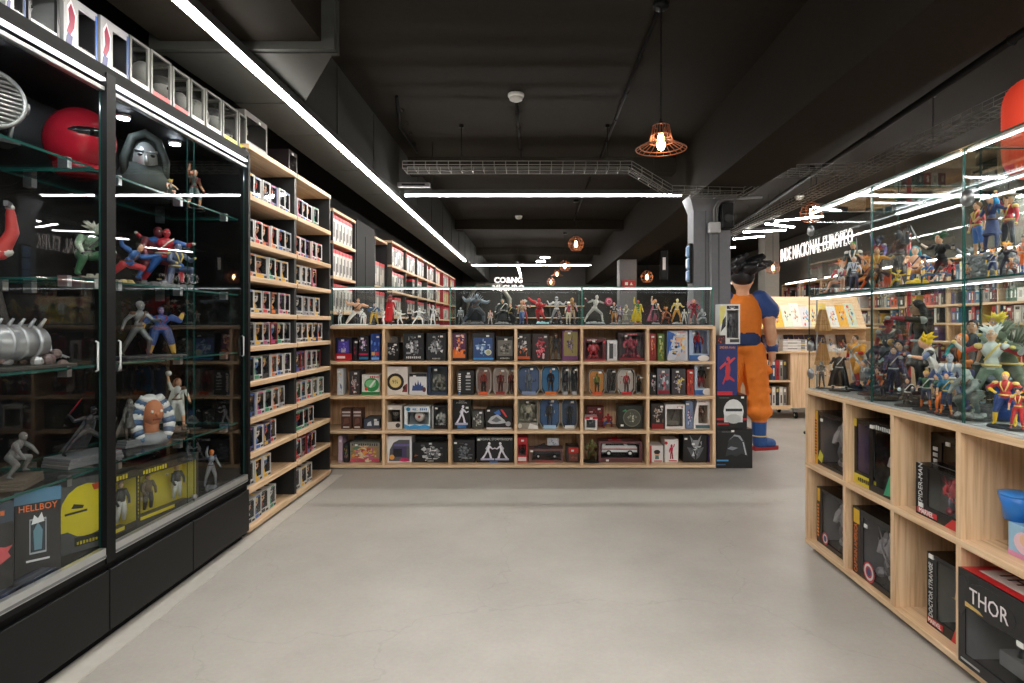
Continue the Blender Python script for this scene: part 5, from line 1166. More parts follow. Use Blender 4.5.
cb(2,584.5,597.5,417,'small white and red window box in front', body='d8d4d4', win=(.15,.15,.85,.75), back='6a6a70', toy=(('6a7078','5a5f66','3a3d42'),0), prints=[('r',0,.8,1,1,'c02030')], Y=5.88, d=.13)
fig('red and blue crouching figurine loose on the shelf beside the dark round-window box', 'crouch', .2, ('#a81c24','#a81c24','#a81c24','#22407c','#a81c24'), None, skin='a81c24', loc=((609-CX)*5.98/F,5.98,SZ[1]), bulk=1.25, rot=-.4, base=None)
cb(2,618,643.5,406,'dark green black box with a round window', body='232622', prints=[('c',.55,.47,.088,'6a6a5c'),('c',.55,.47,.078,'4a4b42'),('p',[(.55,.3),(.62,.3),(.62,.6),(.56,.55)],'c8c8b8'),('p',[(.15,.75),(.35,.75),(.3,.85)],'3a8a5a')]+art(55,['7a7a6a','5a5c50','8a8a7a'],7,(.3,.25,.8,.7)), sticker=(.15,.15))
cb(2,651,664.5,404,'dark brown box with silver photo and red foot', body='241e1e', prints=[('r',.05,.0,.95,.2,'8a2024')]+art(56,['8a8480','c8c0b8','4a4442','b09880'],13,(.1,.25,.9,.9)))
cb(2,665,685,405,'white window box holding a grey toy hammer', body='d9d8d6', win=(.08,.1,.9,.82), back='8d8c86', toy=(('7d7a72','6a675f','4f4d47'),4), texts=[('~5',.75,.9,.02,'b02030')])
cb(2,685.5,693,401,'narrow blue and red box between hammer box and white box', body='6a7c9c', prints=art(57,['a02028','2a3a70','c8d0e0'],9), d=.12)
cb(2,693.5,712.5,399,'white box with a brown toy in a tall window', body='dedcda', win=(.25,.18,.75,.78), back='b8a898', toy=(('8a5a3c','7a4e34','5a3826'),1), prints=[('p',[(0,.35),(.18,.9),(.1,1),(0,1)],'3a3a40'),('r',.1,.02,.95,.13,'4a6a70')], texts=[('AVENGERS',.5,.9,.02,'c02030')])
# bottom row
cb(3,338,342.5,436,'thin pink book-like box at the left end of the bottom row', body='a890a0', prints=[('r',.1,.1,.9,.9,'b8a0b0'),('r',.2,.75,.8,.85,'e0d0d8')], sticker=False)
cb(3,343.5,348.5,444,'thin dark box with yellow print on the bottom row', body='2a2a30', prints=art(61,['c8b040','6a8a4a','a05a80'],8), sticker=False)
cb(3,349.5,380,443,'wide clear box with a colourful crowd print, bottom left', body='8d9084', prints=[('r',.02,.02,.98,.2,'c84a6a'),('r',.04,.2,.96,.8,'a8875a')]+art(62,['d8b860','c04a40','e0d0a0','5a8a70','b86a8a','e8a050','d8d0c0'],40,(.06,.1,.95,.85)), texts=[('~12',.5,.9,.035,'4a3a3a')])
cb(3,354,364,437,'small dark model lying on the colourful box', Y=6.08, body='3a3a3e', sticker=False, d=.1)
cb(3,386,412,436.5,'white box with a big round window and purple gadget', body='e0e0e2', prints=[('p',[(.1,.05),(.14,.5),(.28,.75),(.5,.86),(.92,.86),(.92,.05)],'5a5a5e'),('r',.25,.2,.8,.6,'4a4468'),('r',.28,.22,.62,.52,'22222a'),('r',.3,.62,.9,.7,'6a62a0'),('c',.22,.2,.025,'e0a050'),('e',.72,.1,.2,.07,'c02a68')], sticker=False)
cb(3,413,448,443,'long black box with a silver mech print', body='15171a', prints=silv(63,26,(.2,.1,.85,.85))+[('p',[(.02,.3),(.14,.36),(.05,.4)],'d06a30')], texts=[('~5',.5,.08,.02,'c8c8c8')], sticker=(.5,.95))
cb(3,414,446,437,'dark box stacked behind the long black mech box', Y=6.1, body='24262a', sticker=False, d=.1)
cb(3,453,475,440,'black box with thin grey line art', body='1a1c1f', prints=art(64,['5a6068','7a8088','3a3f46'],18), texts=[('~9',.62,.2,.018,'b8b8b8')], sticker=(.1,.85))
cb(3,476,513.5,437,'wide black box with two white walking figures', body='121214', prints=white_fig(.3,.16,.78,.22,.03)+white_fig(.7,.16,.78,.22,-.03)+[('r',.36,.0,.58,.06,'2a70b0')], texts=[('ORIGINAL STORMTROOPER',.52,.9,.032,'dcdcdc')], sticker=(.06,.88))
cb(3,517,527.5,438,'tall red toy box on the bottom row', body='b02028', win=(.12,.3,.88,.72), back='302024', toy=(('a02028','c03038','301418'),1), prints=[('r',.1,.06,.9,.22,'d8d0d0')])
cb(3,528.5,563.5,449.5,'long low window box with a dark vehicle', body='6a4a48', win=(.08,.18,.95,.85), back='8a7068', toy=(('25262a','3a3034','202020'),5), prints=[('r',.2,.02,.75,.12,'b02030')], sticker=(.08,.85), d=.17)
t_ = carton('small white picture card box resting on the long low box', ((553-CX)*5.98/F,5.98,SZ[0]+.158), .115, .03, .075, 0, 'b8bcc4', prints=art(65,['3a3f4a','6a7080','e0e0e4'],9), sticker=False)
cb(3,566,579,447,'black box with red corners, right end of its bottom cubby', body='2a1a1a', prints=[('r',.2,.6,.98,.95,'c03028'),('r',.22,.1,.9,.6,'6a4038')]+art(66,['a85a40','4a2a28'],6,(.25,.15,.9,.55)), sticker=(.5,.75))
fig('olive bust ornament at the left of the car box', 'kneel', .27, ('#6b6a3c','#6b6a3c','#5a5930','#4f4e2c','#45442a'), 'hood', '6f6c40', skin='7a7648', loc=((591.5-CX)*5.99/F,5.99,SZ[0]), bulk=1.3, base='disc', metal=.2)
cb(3,598,643,442,'wide window box with a white and red model wagon', body='6a4448', win=(.05,.22,.93,.9), back='1a1b20', toy=(('dfe2e4','b02028','c8ccd0'),5), prints=[('r',.06,.03,.94,.16,'5a3a3c')], side=[(0,0,1,1,'8a6a68')], sticker=(.2,.1), d=.2)
cb(3,650,663.5,446,'white box with a small dark-haired cartoon child', body='dcd8d8', prints=[('e',.52,.5,.2,.14,'e0b090'),('e',.52,.62,.24,.13,'2a2424'),('p',[(.36,.2),(.68,.2),(.64,.42),(.4,.42)],'5a7a70'),('r',.0,.0,.1,1,'c03038'),('r',.3,.05,.9,.12,'c03038')], sticker=False)
cb(3,664.5,678.5,440,'white box with a crimson cartoon figure', body='dcdad8', prints=figure_print(('b01c40','b01c40','901830'),.5,.15,.8,.4)+[('c',.1,.85,.016,'c02030'),('r',.3,.05,.9,.1,'c03038')], sticker=False)
cb(3,683,708,435,'black box with a large silver mask-like emblem', body='17181b', prints=[('p',[(.25,1),(.4,.55),(.5,.5),(.6,.55),(.75,1),(.6,.8),(.4,.8)],'8d9096'),('p',[(.15,.55),(.42,.5),(.48,.1),(.35,.2)],'5a5d62'),('p',[(.85,.55),(.58,.5),(.52,.1),(.65,.2)],'5a5d62')]+silv(67,8,(.25,.15,.75,.9)), sticker=(.1,.85))
cb(3,708.5,713,436,'thin purple box at the right end of the bottom row', body='4a3478', prints=[('r',.2,.2,.8,.3,'8a80a0')], sticker=False)

# stack standing at the end of the counter
YS = 5.86
def st(px0, px1, ytop, ybot, label, **k):
    w = (px1-px0)*YS/F; x = ((px0+px1)/2-CX)*YS/F; z = max(0, CH-(ybot-CY)*YS/F); h = CH-(ytop-CY)*YS/F-z
    return carton(label, (x,YS,z), w, k.pop('d', .3), h-.001, 0, k.pop('body', '16171a'), **k)
z4 = 470
st(716.5,752.5,429,468.4,'black box with a dark helmet picture, at the foot of the stack', prints=[('p',[(.25,.3),(.35,.75),(.5,.88),(.65,.85),(.78,.7),(.88,.3),(.7,.38),(.55,.3),(.4,.35)],'2c2f34'),('p',[(.33,.7),(.5,.86),(.66,.83),(.74,.7),(.7,.7),(.6,.8),(.48,.82)],'9aa0a8'),('p',[(.72,.68),(.76,.66),(.84,.34),(.8,.35)],'b8bec4'),('p',[(.3,.5),(.4,.56),(.6,.52),(.45,.46)],'7d838b'),('r',0,.18,.33,.22,'4a90c8'),('r',0,.08,.25,.11,'3a5a80')], texts=[('~10',.3,.93,.018,'5a5d62')], sticker=(.45,.95))
st(716.5,747,395,429,'black box with a white helmet picture, second from the foot of the stack', prints=[('r',0,.26,1,.32,'b02028'),('e',.56,.52,.33,.36,'d2d4d4'),('r',.25,.2,.86,.4,'c4c6c6'),('e',.56,.3,.24,.14,'b0b3b3'),('r',.3,.52,.84,.6,'23252a'),('r',.02,.12,.4,.18,'a02028')], texts=[('~10',.25,.92,.016,'5a5d62')], sticker=(.85,.93), side=[(0,0,1,1,'8a8a8c')])
st(717,737.5,344,395,'tall dark blue box with a red leaping figure', body='1f2c6a', prints=[('p',[(.45,.28),(.58,.3),(.66,.5),(.6,.66),(.44,.62),(.4,.45)],'b8303a'),('e',.55,.71,.09,.045,'c8404a'),('p',[(.6,.6),(.9,.72),(.86,.75),(.56,.66)],'c8404a'),('p',[(.45,.6),(.15,.5),(.12,.54),(.42,.66)],'c8404a'),('p',[(.45,.32),(.3,.2),(.26,.23),(.42,.4)],'b8303a'),('p',[(.56,.32),(.85,.26),(.85,.3),(.6,.38)],'b8303a'),('r',0,0,.75,.07,'c02838')], texts=[('SPIDER-MAN',.5,.93,.032,'e89a50')], sticker=False, d=.2, side=[(0,0,1,1,'2a3a80')])
zt = CH-(344-CY)*YS/F
carton('white, yellow and black window box on top of the stack', ((728.5-CX)*YS/F+.02,YS+.02,zt), .2, .14, .39, 0, 'd9dad6', (.35,.15,.92,.85), (('8a8a8e','6a6a70','5a5a60'),1), [('p',[(.02,.45),(.15,.55),(.3,.85),(.3,.95),(.02,.95)],'d8d070'),('p',[(.05,.3),(.3,.45),(.3,.7),(.15,.6)],'20242c'),('r',.35,.88,.92,.96,'1a1a1c'),('r',.5,.04,.95,.12,'3a3a3c')], texts=[('MARVEL',.6,.92,.02,'d0d0d0')], back='a8a8aa')
carton('small dark red box leaning at the front of the top of the stack', ((721-CX)*YS/F,YS+.002,zt), .09, .015, .085, 0, '3a1a1a', prints=art(71,['8a2a2a','c85040','201010'],8), sticker=False)
# ------------------------------------------------------------------ other things in the black cabinets
def at(px, X): return F*X/(px-CX)
def cab(px, z, X): return (X, at(px, X), z+.0008)
t = thing('replica_helmet', 'round silver replica with a ribbed grille front on a stand, cabinet top shelf', 'replica', cab(-13,Z4,-2.06), PI/2-.5); t.scale = (.66,.66,.66)
m = MB(); m.lathe([(.001,.16),(.12,.14),(.165,.06),(.17,-.02),(.15,-.05)], col('8a8c8e', .3, .7), (0,0,.24), 26, axis='y'); m.build('shell', t)
m = MB()
for k in range(-5, 6):
    z = k*.026; w = (max(0, .15**2-z*z))**.5
    m.tube([(-w,-.052,.24+z),(0,-.075,.24+z),(w,-.052,.24+z)], .0075, col('c4c6c6', .3, .7), 6)
m.build('grille', t); m = MB(); m.ring((0,-.05,.24), .157, .014, col('a8aaac', .3, .7), 'y', 30, 8)
for sg in (-1, 1): m.lathe([(.035,-.02),(.035,.02)], STEEL, (sg*.17,0,.24), 12, axis='x')
m.build('rim', t)
m = MB(); m.box((-.13,-.07,0),(.13,.09,.025), col('3a3c3e', .4)); m.tube([(-.1,0,.025),(-.12,0,.16)], .012, STEEL, 8); m.tube([(.1,0,.025),(.12,0,.16)], .012, STEEL, 8); m.build('stand', t)
t = thing('racing_helmet', 'big glossy red helmet with a black visor patch, cabinet top shelf', 'helmet', cab(80,Z4,-2.13), 1.0); t.scale = (.84,.84,.84)
m = MB(); m.ball((0,0,.2), (.165,.2,.185), col('b01f30', .18), 24, 16); m.lathe([(.1,0),(.115,.02),(.13,.06)], col('a81d2d', .2), n=24); m.build('shell', t)
m = MB(); m.ball((0,-.06,.215), (.135,.15,.062), col('121214', .15), 20, 12); m.build('visor', t)
m = MB(); m.ring((0,0,.02), .118, .008, BLACK, 'z', 24, 6); m.build('neck_ring', t)
t = thing('mechanical_sculpture', 'silver ribbed cylinder sculpture with gear clutter, cabinet third shelf down', 'sculpture', cab(9,Z2,-2.045), PI/2-.12); t.scale = (.74,.74,.74)
m = MB(); sv = col('a8aaae', .3, .6)
m.lathe([(.06,-.24),(.085,-.22),(.085,-.1),(.095,-.09),(.095,.06),(.085,.07),(.085,.16),(.06,.18)], sv, (0,0,.14), 18, axis='x')
for x in (-.2,-.13,-.05,.02,.1): m.ring((x,0,.14), .09, .012, sv, 'x', 18, 6)
m.build('drum', t); m = MB()
for k in range(26):
    a = R.uniform(0, 6.28); x = R.uniform(-.24, .28); r = R.uniform(.015, .035)
    m.ball((x, R.uniform(-.11,.09), R.uniform(.01,.08)), r, R.choice([sv, col('6a5a58', .5), col('8a7470', .5)]), 7, 5, None, False)
for k in range(8): m.tube([(.16+R.uniform(-.03,.05), R.uniform(-.06,.06), .12), (.24+R.uniform(0,.06), R.uniform(-.1,.1), .05)], [.014,.004], sv, 5)
for k in range(5): m.tube([(-.1+k*.06,-.03,.22), (-.08+k*.06,-.05,.27)], [.012,.006], sv, 6)
m.build('gear_clutter', t); MB().cbox((-.26,-.13,0),(.28,.13,.02), col('3a3836', .6)).build('base', t)
carton('black box with blue top and big orange lettering, cabinet floor', cab(38,ZF,-1.97), .145, .12, .365, PI/2-.75, '18191b', prints=[('r',0,.85,1,1,'4a7896'),('r',.32,.3,.68,.68,'9aa0a4'),('r',.34,.32,.66,.66,'1a2630'),('p',[(.42,.34),(.58,.34),(.6,.55),(.5,.64),(.4,.55)],'5a8090'),('p',[(.36,.62),(.42,.72),(.5,.68),(.58,.74),(.64,.64)],'d8dadc'),('r',.25,.22,.75,.24,'c8c8c8')], texts=[('HELLBOY',.5,.8,.036,'e8702a','h',.8)], sticker=False)
carton('black box with a red hand print beside the orange lettered box, cabinet floor', cab(-18,ZF,-1.97), .18, .16, .365, PI/2-.55, '161719', prints=[('p',[(.5,.35),(.75,.38),(.95,.45),(.9,.5),(.98,.56),(.85,.55),(.7,.58),(.5,.5)],'b84a50'),('r',0,.8,1,1,'2a3a48')], texts=[('~7',.5,.9,.03,'c8602a')], sticker=False)
for i, (px, l, w) in enumerate(((8,'dark blue flat picture case lying on the cabinet floor by the glass',.14),(36,'dark blue flat picture case propped in front of the orange lettered box',.2))):
    carton(l, (-1.905, at(px,-1.905), ZF+.001), w, .06, .05, PI/2, '20283a', prints=art(80+i,['5a6a98','c8ccd8','2a3a6a','8a90b0'],9)+[('r',.1,.1,.85,.35,'c8ccd4')], sticker=False, name='picture_case', cat='picture case')
carton('grey box with a big yellow rounded panel, cabinet floor', cab(84,ZF,-2.03), .25, .22, .33, PI/2-.5, '55585a', prints=[('e',.55,.55,.42,.36,'e0d020'),('r',.13,.3,.97,.56,'e0d020'),('p',[(.3,.6),(.34,.66),(.5,.62),(.48,.58)],'22221a'),('p',[(.2,.55),(.55,.56),(.55,.53),(.2,.52)],'22221a'),('p',[(.62,.88),(.82,.9),(.8,.8),(.66,.8)],'c8502a'),('r',.35,.08,.8,.2,'2a2a20')], texts=[('~8',.57,.12,.02,'d8c830')], sticker=(.8,.06))
def wbox(label, px, X, w, h, rot, seed):
    t = carton(label, cab(px,ZF,X), w, .11, h, rot, '24231e', win=(.1,.1,.97,.86), back='dccb2e', toy=None, prints=[('r',.0,.0,.1,1,'26261f'),('r',.1,.03,.6,.09,'d8c828')], texts=[('~12',.045,.5,.03,'d8c828','v'),('~9',.3,.93,.03,'d8c828')], sticker=False)
    for i, (x, c) in enumerate(((-.06,('b08a60','6a5a44','3a332a')),(.1,('c8a888','34363a','d8d8d4')))):
        o = link('toy', mini_mesh(c, 1), t, (x*w/.36,.055,.035)); o.scale = (.2,.2,h*.68)
    b_ = MB()
    for k in range(6): b_.ball((R.uniform(-.1,.14)*w/.36,.07,R.uniform(.06,.22)*h/.3), .008, col('d8c8a0'), 6, 5)
    b_.build('accessory', t)
    return t
wbox('long yellow window box holding two dressed dolls, cabinet floor', 168, -2.0, .47, .27, PI/2-.15, 1)
wbox('yellow window box with a dark doll next to the cabinet divider, cabinet floor', 121, -2.02, .22, .29, PI/2-.1, 2)
t = thing('hooded_bust', 'life-size bust with steel face plate under a dark green hood, cabinet top shelf', 'bust', cab(143,Z4,-2.14), .72); t.scale = (.74,.8,.87)
gn = col('232b27', .75); m = MB(); 
m.lathe([(.2,0),(.21,.06),(.165,.14),(.13,.2)], gn, n=24); m.ball((0,.025,.235), (.135,.15,.155), gn, 22, 14)
m.tube([(-.12,-.09,.1),(-.13,-.09,.22),(-.08,-.09,.35),(0,-.085,.39),(.08,-.09,.35),(.13,-.09,.22),(.12,-.09,.1)], .028, gn, 8); m.build('hood', t)
m = MB(); st_ = col('9da19f', .35, .6); m.ball((0,-.055,.22), (.088,.09,.125), st_, 20, 14); m.tube([(0,-.14,.26),(0,-.162,.2),(0,-.148,.185)], [.01,.018,.012], st_, 8)
for sg in (-1, 1): m.tube([(sg*.07,-.115,.275),(sg*.02,-.142,.265)], .008, st_, 6)
m.build('face_plate', t); m = MB()
for sg in (-1, 1): m.ball((sg*.036,-.132,.245), (.02,.01,.009), BLACK, 8, 6)
for k in range(3): m.box((-.03,-.142,.135+k*.014),(.03,-.13,.14+k*.014), BLACK)
m.build('slots', t)
t = thing('striped_bust', 'bust of a head in a blue and white striped headdress, cabinet fourth shelf down', 'bust', cab(151,Z1,-2.06), .95); t.scale = (.82,.82,.82)
m = MB(); m.lathe([(.1,0),(.1,.05),(.06,.07)], col('8a8e92', .4), n=18); m.build('plinth', t)
m = MB(); m.lathe([(.05,.06),(.045,.11),(.05,.14)], col('b8724c', .5), n=14); m.ball((0,-.02,.2), (.062,.075,.085), col('b8724c', .5), 18, 12); m.ball((0,-.094,.19), (.013,.016,.016), col('b8724c', .5), 8, 6); m.tube([(-.022,-.086,.158),(.022,-.086,.158)], .006, col('7a3a34', .5), 6)
for sg in (-1, 1): m.ball((sg*.027,-.085,.21), .009, col('e8e4e0', .4), 8, 6)
m.build('head', t); m = MB(); bl = col('3c5878', .5); wh = col('cfd2d2', .5)
for sg in (-1, 1):
    pts = [Vector((sg*.035,-.01,.3)),Vector((sg*.06,-.005,.25)),Vector((sg*.09,-.01,.19)),Vector((sg*.1,-.03,.12)),Vector((sg*.085,-.05,.06)),Vector((sg*.07,-.06,.02))]
    rr = [.03,.04,.042,.038,.03,.016]
    for i in range(5):
        a, b_ = pts[i], pts[i+1]; md_ = (a+b_)/2; rm = (rr[i]+rr[i+1])/2
        m.tube([a, md_], [rr[i], rm], wh, 10); m.tube([md_, b_], [rm, rr[i+1]], bl, 10)
m.ball((0,.02,.235), (.068,.075,.08), wh, 16, 10); m.tube([(0,.07,.28),(0,.09,.18),(0,.08,.06)], [.04,.05,.02], bl, 10); m.build('headdress', t)

# ------------------------------------------------------------------ glass cases on the counter
def led_case(label, x0, x1, y0, y1, z0, z1, tiers=(), axis='x', group=None, ends=(True, True), lit=5.0, edge=None):
    """frameless glass case; axis = direction of its long side"""
    t = thing('glass_display_case', label, 'display case', ((x0+x1)/2,(y0+y1)/2,z0), 0, group)
    a, b_ = (x1-x0)/2, (y1-y0)/2; h = z1-z0; g = .005
    m = MB(); m.box((-a,-b_,0),(a,b_,.008), col('cfd3d2', .15)); m.build('base_sheet', t)
    sides = {'front':((-a,-b_,.008),(a,-b_+g,h-g)),'rear':((-a,b_-g,.008),(a,b_,h-g)),'l':((-a,-b_+g,.008),(-a+g,b_-g,h-g)),'r':((a-g,-b_+g,.008),(a,b_-g,h-g))}
    for k, (p, q) in sides.items():
        if axis == 'x' and k == 'l' and not ends[0] or axis == 'x' and k == 'r' and not ends[1]: continue
        if axis == 'y' and k == 'front' and not ends[0] or axis == 'y' and k == 'rear' and not ends[1]: continue
        m = MB(); pane(m, p, q, edge or EDGE); m.build('side_pane', t)
    m = MB(); pane(m, (-a,-b_,h-g),(a,b_,h), edge or EDGE); m.build('top_pane', t)
    for z in tiers:
        m = MB(); pane(m, (-a+g,-b_+g,z-z0-.008),(a-g,b_-g,z-z0), edge or EDGE); m.build('glass_shelf', t)
    em = emit('fbfdff', lit)
    if lit:
        for z in [h-g]+[z-z0-.008 for z in tiers]:
            m = MB()
            if axis == 'x':
                m.box((-a+.01,-b_+.008,z-.012),(a-.01,-b_+.022,z), ALU); m.box((-a+.01,-b_+.009,z-.016),(a-.01,-b_+.021,z-.012), em)
            else:
                m.box((-a+.008,-b_+.01,z-.012),(-a+.022,b_-.01,z), ALU); m.box((-a+.009,-b_+.01,z-.016),(-a+.021,b_-.01,z-.012), em)
            m.build('led_strip', t)
        if axis == 'y':
            m = MB(); m.box((a-.022,-b_+.01,h-g-.012),(a-.008,b_-.01,h-g), ALU); m.box((a-.021,-b_+.01,h-g-.016),(a-.009,b_-.01,h-g-.012), em); m.build('led_strip', t)
    return t
CXs = [(331,450,'left'),(450,582,'middle'),(582,713.5,'right')]
for i, (a, b_, n) in enumerate(CXs):
    led_case('%s glass display case on the counter' % n, (a-CX)*BY/F+.002, (b_-CX)*BY/F-.002, BY+.005, BY+.38, 1.391, 1.772, group='counter glass cases', lit=1.6)

# ------------------------------------------------------------------ right-hand oak cubby unit and its glass case
RX = 1.7
ys = [3.765, 3.305, 2.861, 2.414, 1.967, 1.52]
# local x runs towards smaller Y after a -90 degree turn
t = cubby('oak cubby unit on the right with boxed figures, under the tall glass case', (RX,3.765,.035), -PI/2, 0, .5, [0,.478,.935], [0,.46,.904,1.351,1.798,2.245], 'cubby_shelf')
MB().box((.03,.04,-.035),(2.2,.47,0), col('5a5246', .7)).build('plinth', t)
RZ0, RZ1 = .0642, .5422
YE = [3.75, 3.05, 2.395, 1.74]
RC = []
for i in range(3):
    RC.append(led_case('%s section of the tall two-tier glass case on the oak unit' % ('far','middle','near')[i], RX+.01, 2.27, YE[i+1]+.003, YE[i], 1.0, 2.11, (1.584,), 'y', 'tall glass cases on the right', ends=(True, True), lit=2.4, edge=EDGE_D))
for o_, y, z in ((RC[0],3.7,1.98),(RC[0],3.7,1.27),(RC[0],3.7,1.1),(RC[2],2.36,1.9)):
    k_ = RX+.01-o_.location.x
    m = MB(); m.lathe([(.006,-.02),(.03,-.018),(.034,-.008),(.03,0),(.012,.004)], STEEL, (k_,y-o_.location.y,z-1.0), 18, axis='x'); m.build('glass_clamp', o_)
def rb(row, px0, px1, ytop, label, w=None, **k):
    X = k.pop('X', 1.75); Y0 = at(px0, X); Y1 = at(px1, X) if w is None else Y0-w
    bay_ = next(((a, b_) for a, b_ in zip(ys[:-1], ys[1:]) if b_ <= (Y0+Y1)/2 <= a), (9, 0))
    if Y0 > bay_[0]-.017: Y0, Y1 = bay_[0]-.017, Y1-(Y0-bay_[0]+.017)
    Y1 = max(Y1, bay_[1]+.017)
    z = (RZ1, RZ0)[row]; h = k.pop('h', None) or CH-(ytop-CY)*Y0/F-z
    return carton(label, (X,(Y0+Y1)/2,z), Y0-Y1, k.pop('d', .22), h, -PI/2, k.pop('body', '17181a'), rough=.25, **k)
FT = (('b0abae','8e898d','6a6669'),6)
rb(0,813,842,410,'black window box with a yellow spine, farthest upper cubby of the right unit', w=.36, win=(.16,.06,.95,.94), back='7a7678', toy=FT, prints=[('r',.0,.0,.1,1,'d8a830'),('p',[(.1,.1),(.25,.05),(.3,.2),(.18,.28)],'c8c84a')], texts=[('~12',.05,.5,.03,'a03020','v')], sticker=(.25,.85))
rb(1,817,842,486,'black window box with a round shield mark and gold spine, farthest lower cubby', w=.33, win=(.2,.08,.95,.94), back='7d797d', toy=FT, prints=[('r',0,0,.14,1,'2a1a1a'),('r',.02,.75,.12,.98,'d8a830'),('c',.32,.14,.036,'b02832'),('c',.32,.14,.026,'d8d8d8'),('c',.32,.14,.018,'2a3a70')], texts=[('~10',.07,.4,.033,'e0904a','v')], sticker=False)
rb(0,851,869,418,'black and violet window box with a yellow foot', w=.21, win=(.12,.2,.95,.93), back='5a4a70', toy=(('8a70b0','6a5490','4a3c68'),6), prints=[('r',.0,.0,1,.15,'d8cc38'),('r',.0,.88,.12,1,'e0c83a')], texts=[('~7',.5,.08,.03,'3a3420')], sticker=(.8,.95))
rb(0,869,893,421,'black window box with a bright green corner, beside the violet one', w=.24, win=(.15,.1,.95,.9), back='85888c', toy=FT, prints=[('p',[(.55,.03),(.98,.06),(.98,.4),(.75,.32)],'2f9a72')], texts=[('~8',.5,.94,.03,'c8c8c8')], sticker=(.12,.93), X=1.74)
rb(1,853,893,505,'black window box with orange spine lettering and a round shield mark', w=.37, win=(.27,.08,.96,.9), back='85838a', toy=(('a8a4aa','8a868c','66626a'),6), prints=[('r',0,0,.2,1,'2a1516'),('r',.02,.76,.18,.97,'d8b030'),('c',.42,.155,.052,'b02832'),('c',.42,.155,.042,'d8d8d8'),('c',.42,.155,.03,'b02832'),('c',.42,.155,.02,'2a3a70')], texts=[('CAPTAIN AMERICA',.1,.39,.043,'e0803a','v',.7)], sticker=(.35,.8), X=1.73)
rb(0,916,957,462,'black window box with white spine lettering and red corner, upper right-hand cubby', w=.33, X=1.745, d=.115, win=(.26,.22,.97,.95), back='85827f', toy=(('c8444c','9a3a42','6a6a78'),6), prints=[('r',.02,.04,.45,.14,'c0202c'),('p',[(.6,.0),(1,0),(1,.22),(.75,.18)],'c83030')], texts=[('SPIDER-MAN',.12,.62,.04,'d0d0d0','v'),('MARVEL',.235,.09,.032,'f0f0f0')], sticker=(.12,.2))
rb(0,931,957,432,'tall black window box standing behind the white-lettered box with red corner', w=.3, X=1.87, win=(.25,.15,.95,.9), back='3a2422', toy=(('e0703a','b04a3a','6a3a3a'),6), prints=[('c',.6,.2,.03,'c85028')], texts=[('~6',.12,.6,.045,'c8c8c8','v')], sticker=(.4,.9), d=.18)
rb(1,927,957,551,'black window box with white spine lettering and red tag, lower right-hand cubby', w=.31, X=1.76, win=(.25,.14,.97,.94), back='88867f', toy=(('e0b040','3a8ac8','c84a4a'),6), prints=[('r',.02,.03,.4,.11,'c0202c'),('p',[(.6,0),(1,0),(1,.25),(.7,.2)],'c83030')], texts=[('DOCTOR STRANGE',.12,.5,.036,'d0d0d0','v',.75),('MARVEL',.21,.07,.028,'f0f0f0')], sticker=(.12,.96))
# the big hammer box stands in the nearest visible lower cubby
hb = carton('big black and red window box with a grey toy hammer inside', (1.69,2.203,RZ0), .385, .24, .372, -PI/2, '17171a', win=(.1,.12,.9,.62), back='808186', toy=(('7d7f82','6a6c70','45474a'),4),
     prints=[('p',[(.0,.9),(.1,.95),(.2,.72),(.12,.62),(.04,.5),(.0,.55)],'1f1f22'),('e',.42,.77,.33,.17,'1a1a1c'),('r',.94,0,1,1,'c0242c'),('p',[(.1,.63),(.35,.63),(.3,.66),(.1,.68)],'c8a860'),('r',.04,.04,.3,.06,'a8a8a8')],
     texts=[('THOR',.42,.77,.082,'e8e4e4','h',.85)], sticker=(.8,.6), side=[(0,0,1,1,'c0242c'),(.25,.2,.3,.8,'e8d8d0'),(.7,.1,.95,.4,'8a1a20')], rough=.25)
text(hb, 'HAMMER / ONE SIZE', (.1955,.12,.17), .028, col('f0e8e4', .35), (PI/2, PI/2, PI/2)) if False else None
tp = MB(); tp.box((-.19,.01,.3721),(.19,.235,.3728), col('b8222a', .3)); tp.box((-.15,.05,.3728),(.15,.2,.3733), col('d8d0cc', .4)); tp.build('printed_top', hb)
text(hb, 'THOR', (0,.12,.3742), .09, col('2a1a1c', .4), (0,0,0))
rb(0,1008,1050,512,'pale blue and pink boxed doll set, near upper cubby of the right unit', X=1.78, h=.12, w=.28, body='9ac4e0', prints=[('e',.3,.5,.2,.35,'e8c8d4'),('e',.3,.6,.1,.2,'e8c0a0'),('e',.7,.5,.2,.3,'6aa0d8'),('r',0,0,1,.15,'d890b8')], sticker=False)
cz = thing('plastic_cup', 'small bright blue plastic pot on top of the pale blue doll set', 'pot', (1.83,at(1022,1.83)+.02,RZ1+.1205))
MB().lathe([(.045,0),(.05,.05),(.06,.09),(.055,.09),(.045,.01)], col('2a7ad0', .3), n=18).build('pot_body', cz); MB().lathe([(.06,.09),(.062,.1),(.02,.106)], col('3a8ae0', .3), n=18).build('lid', cz)

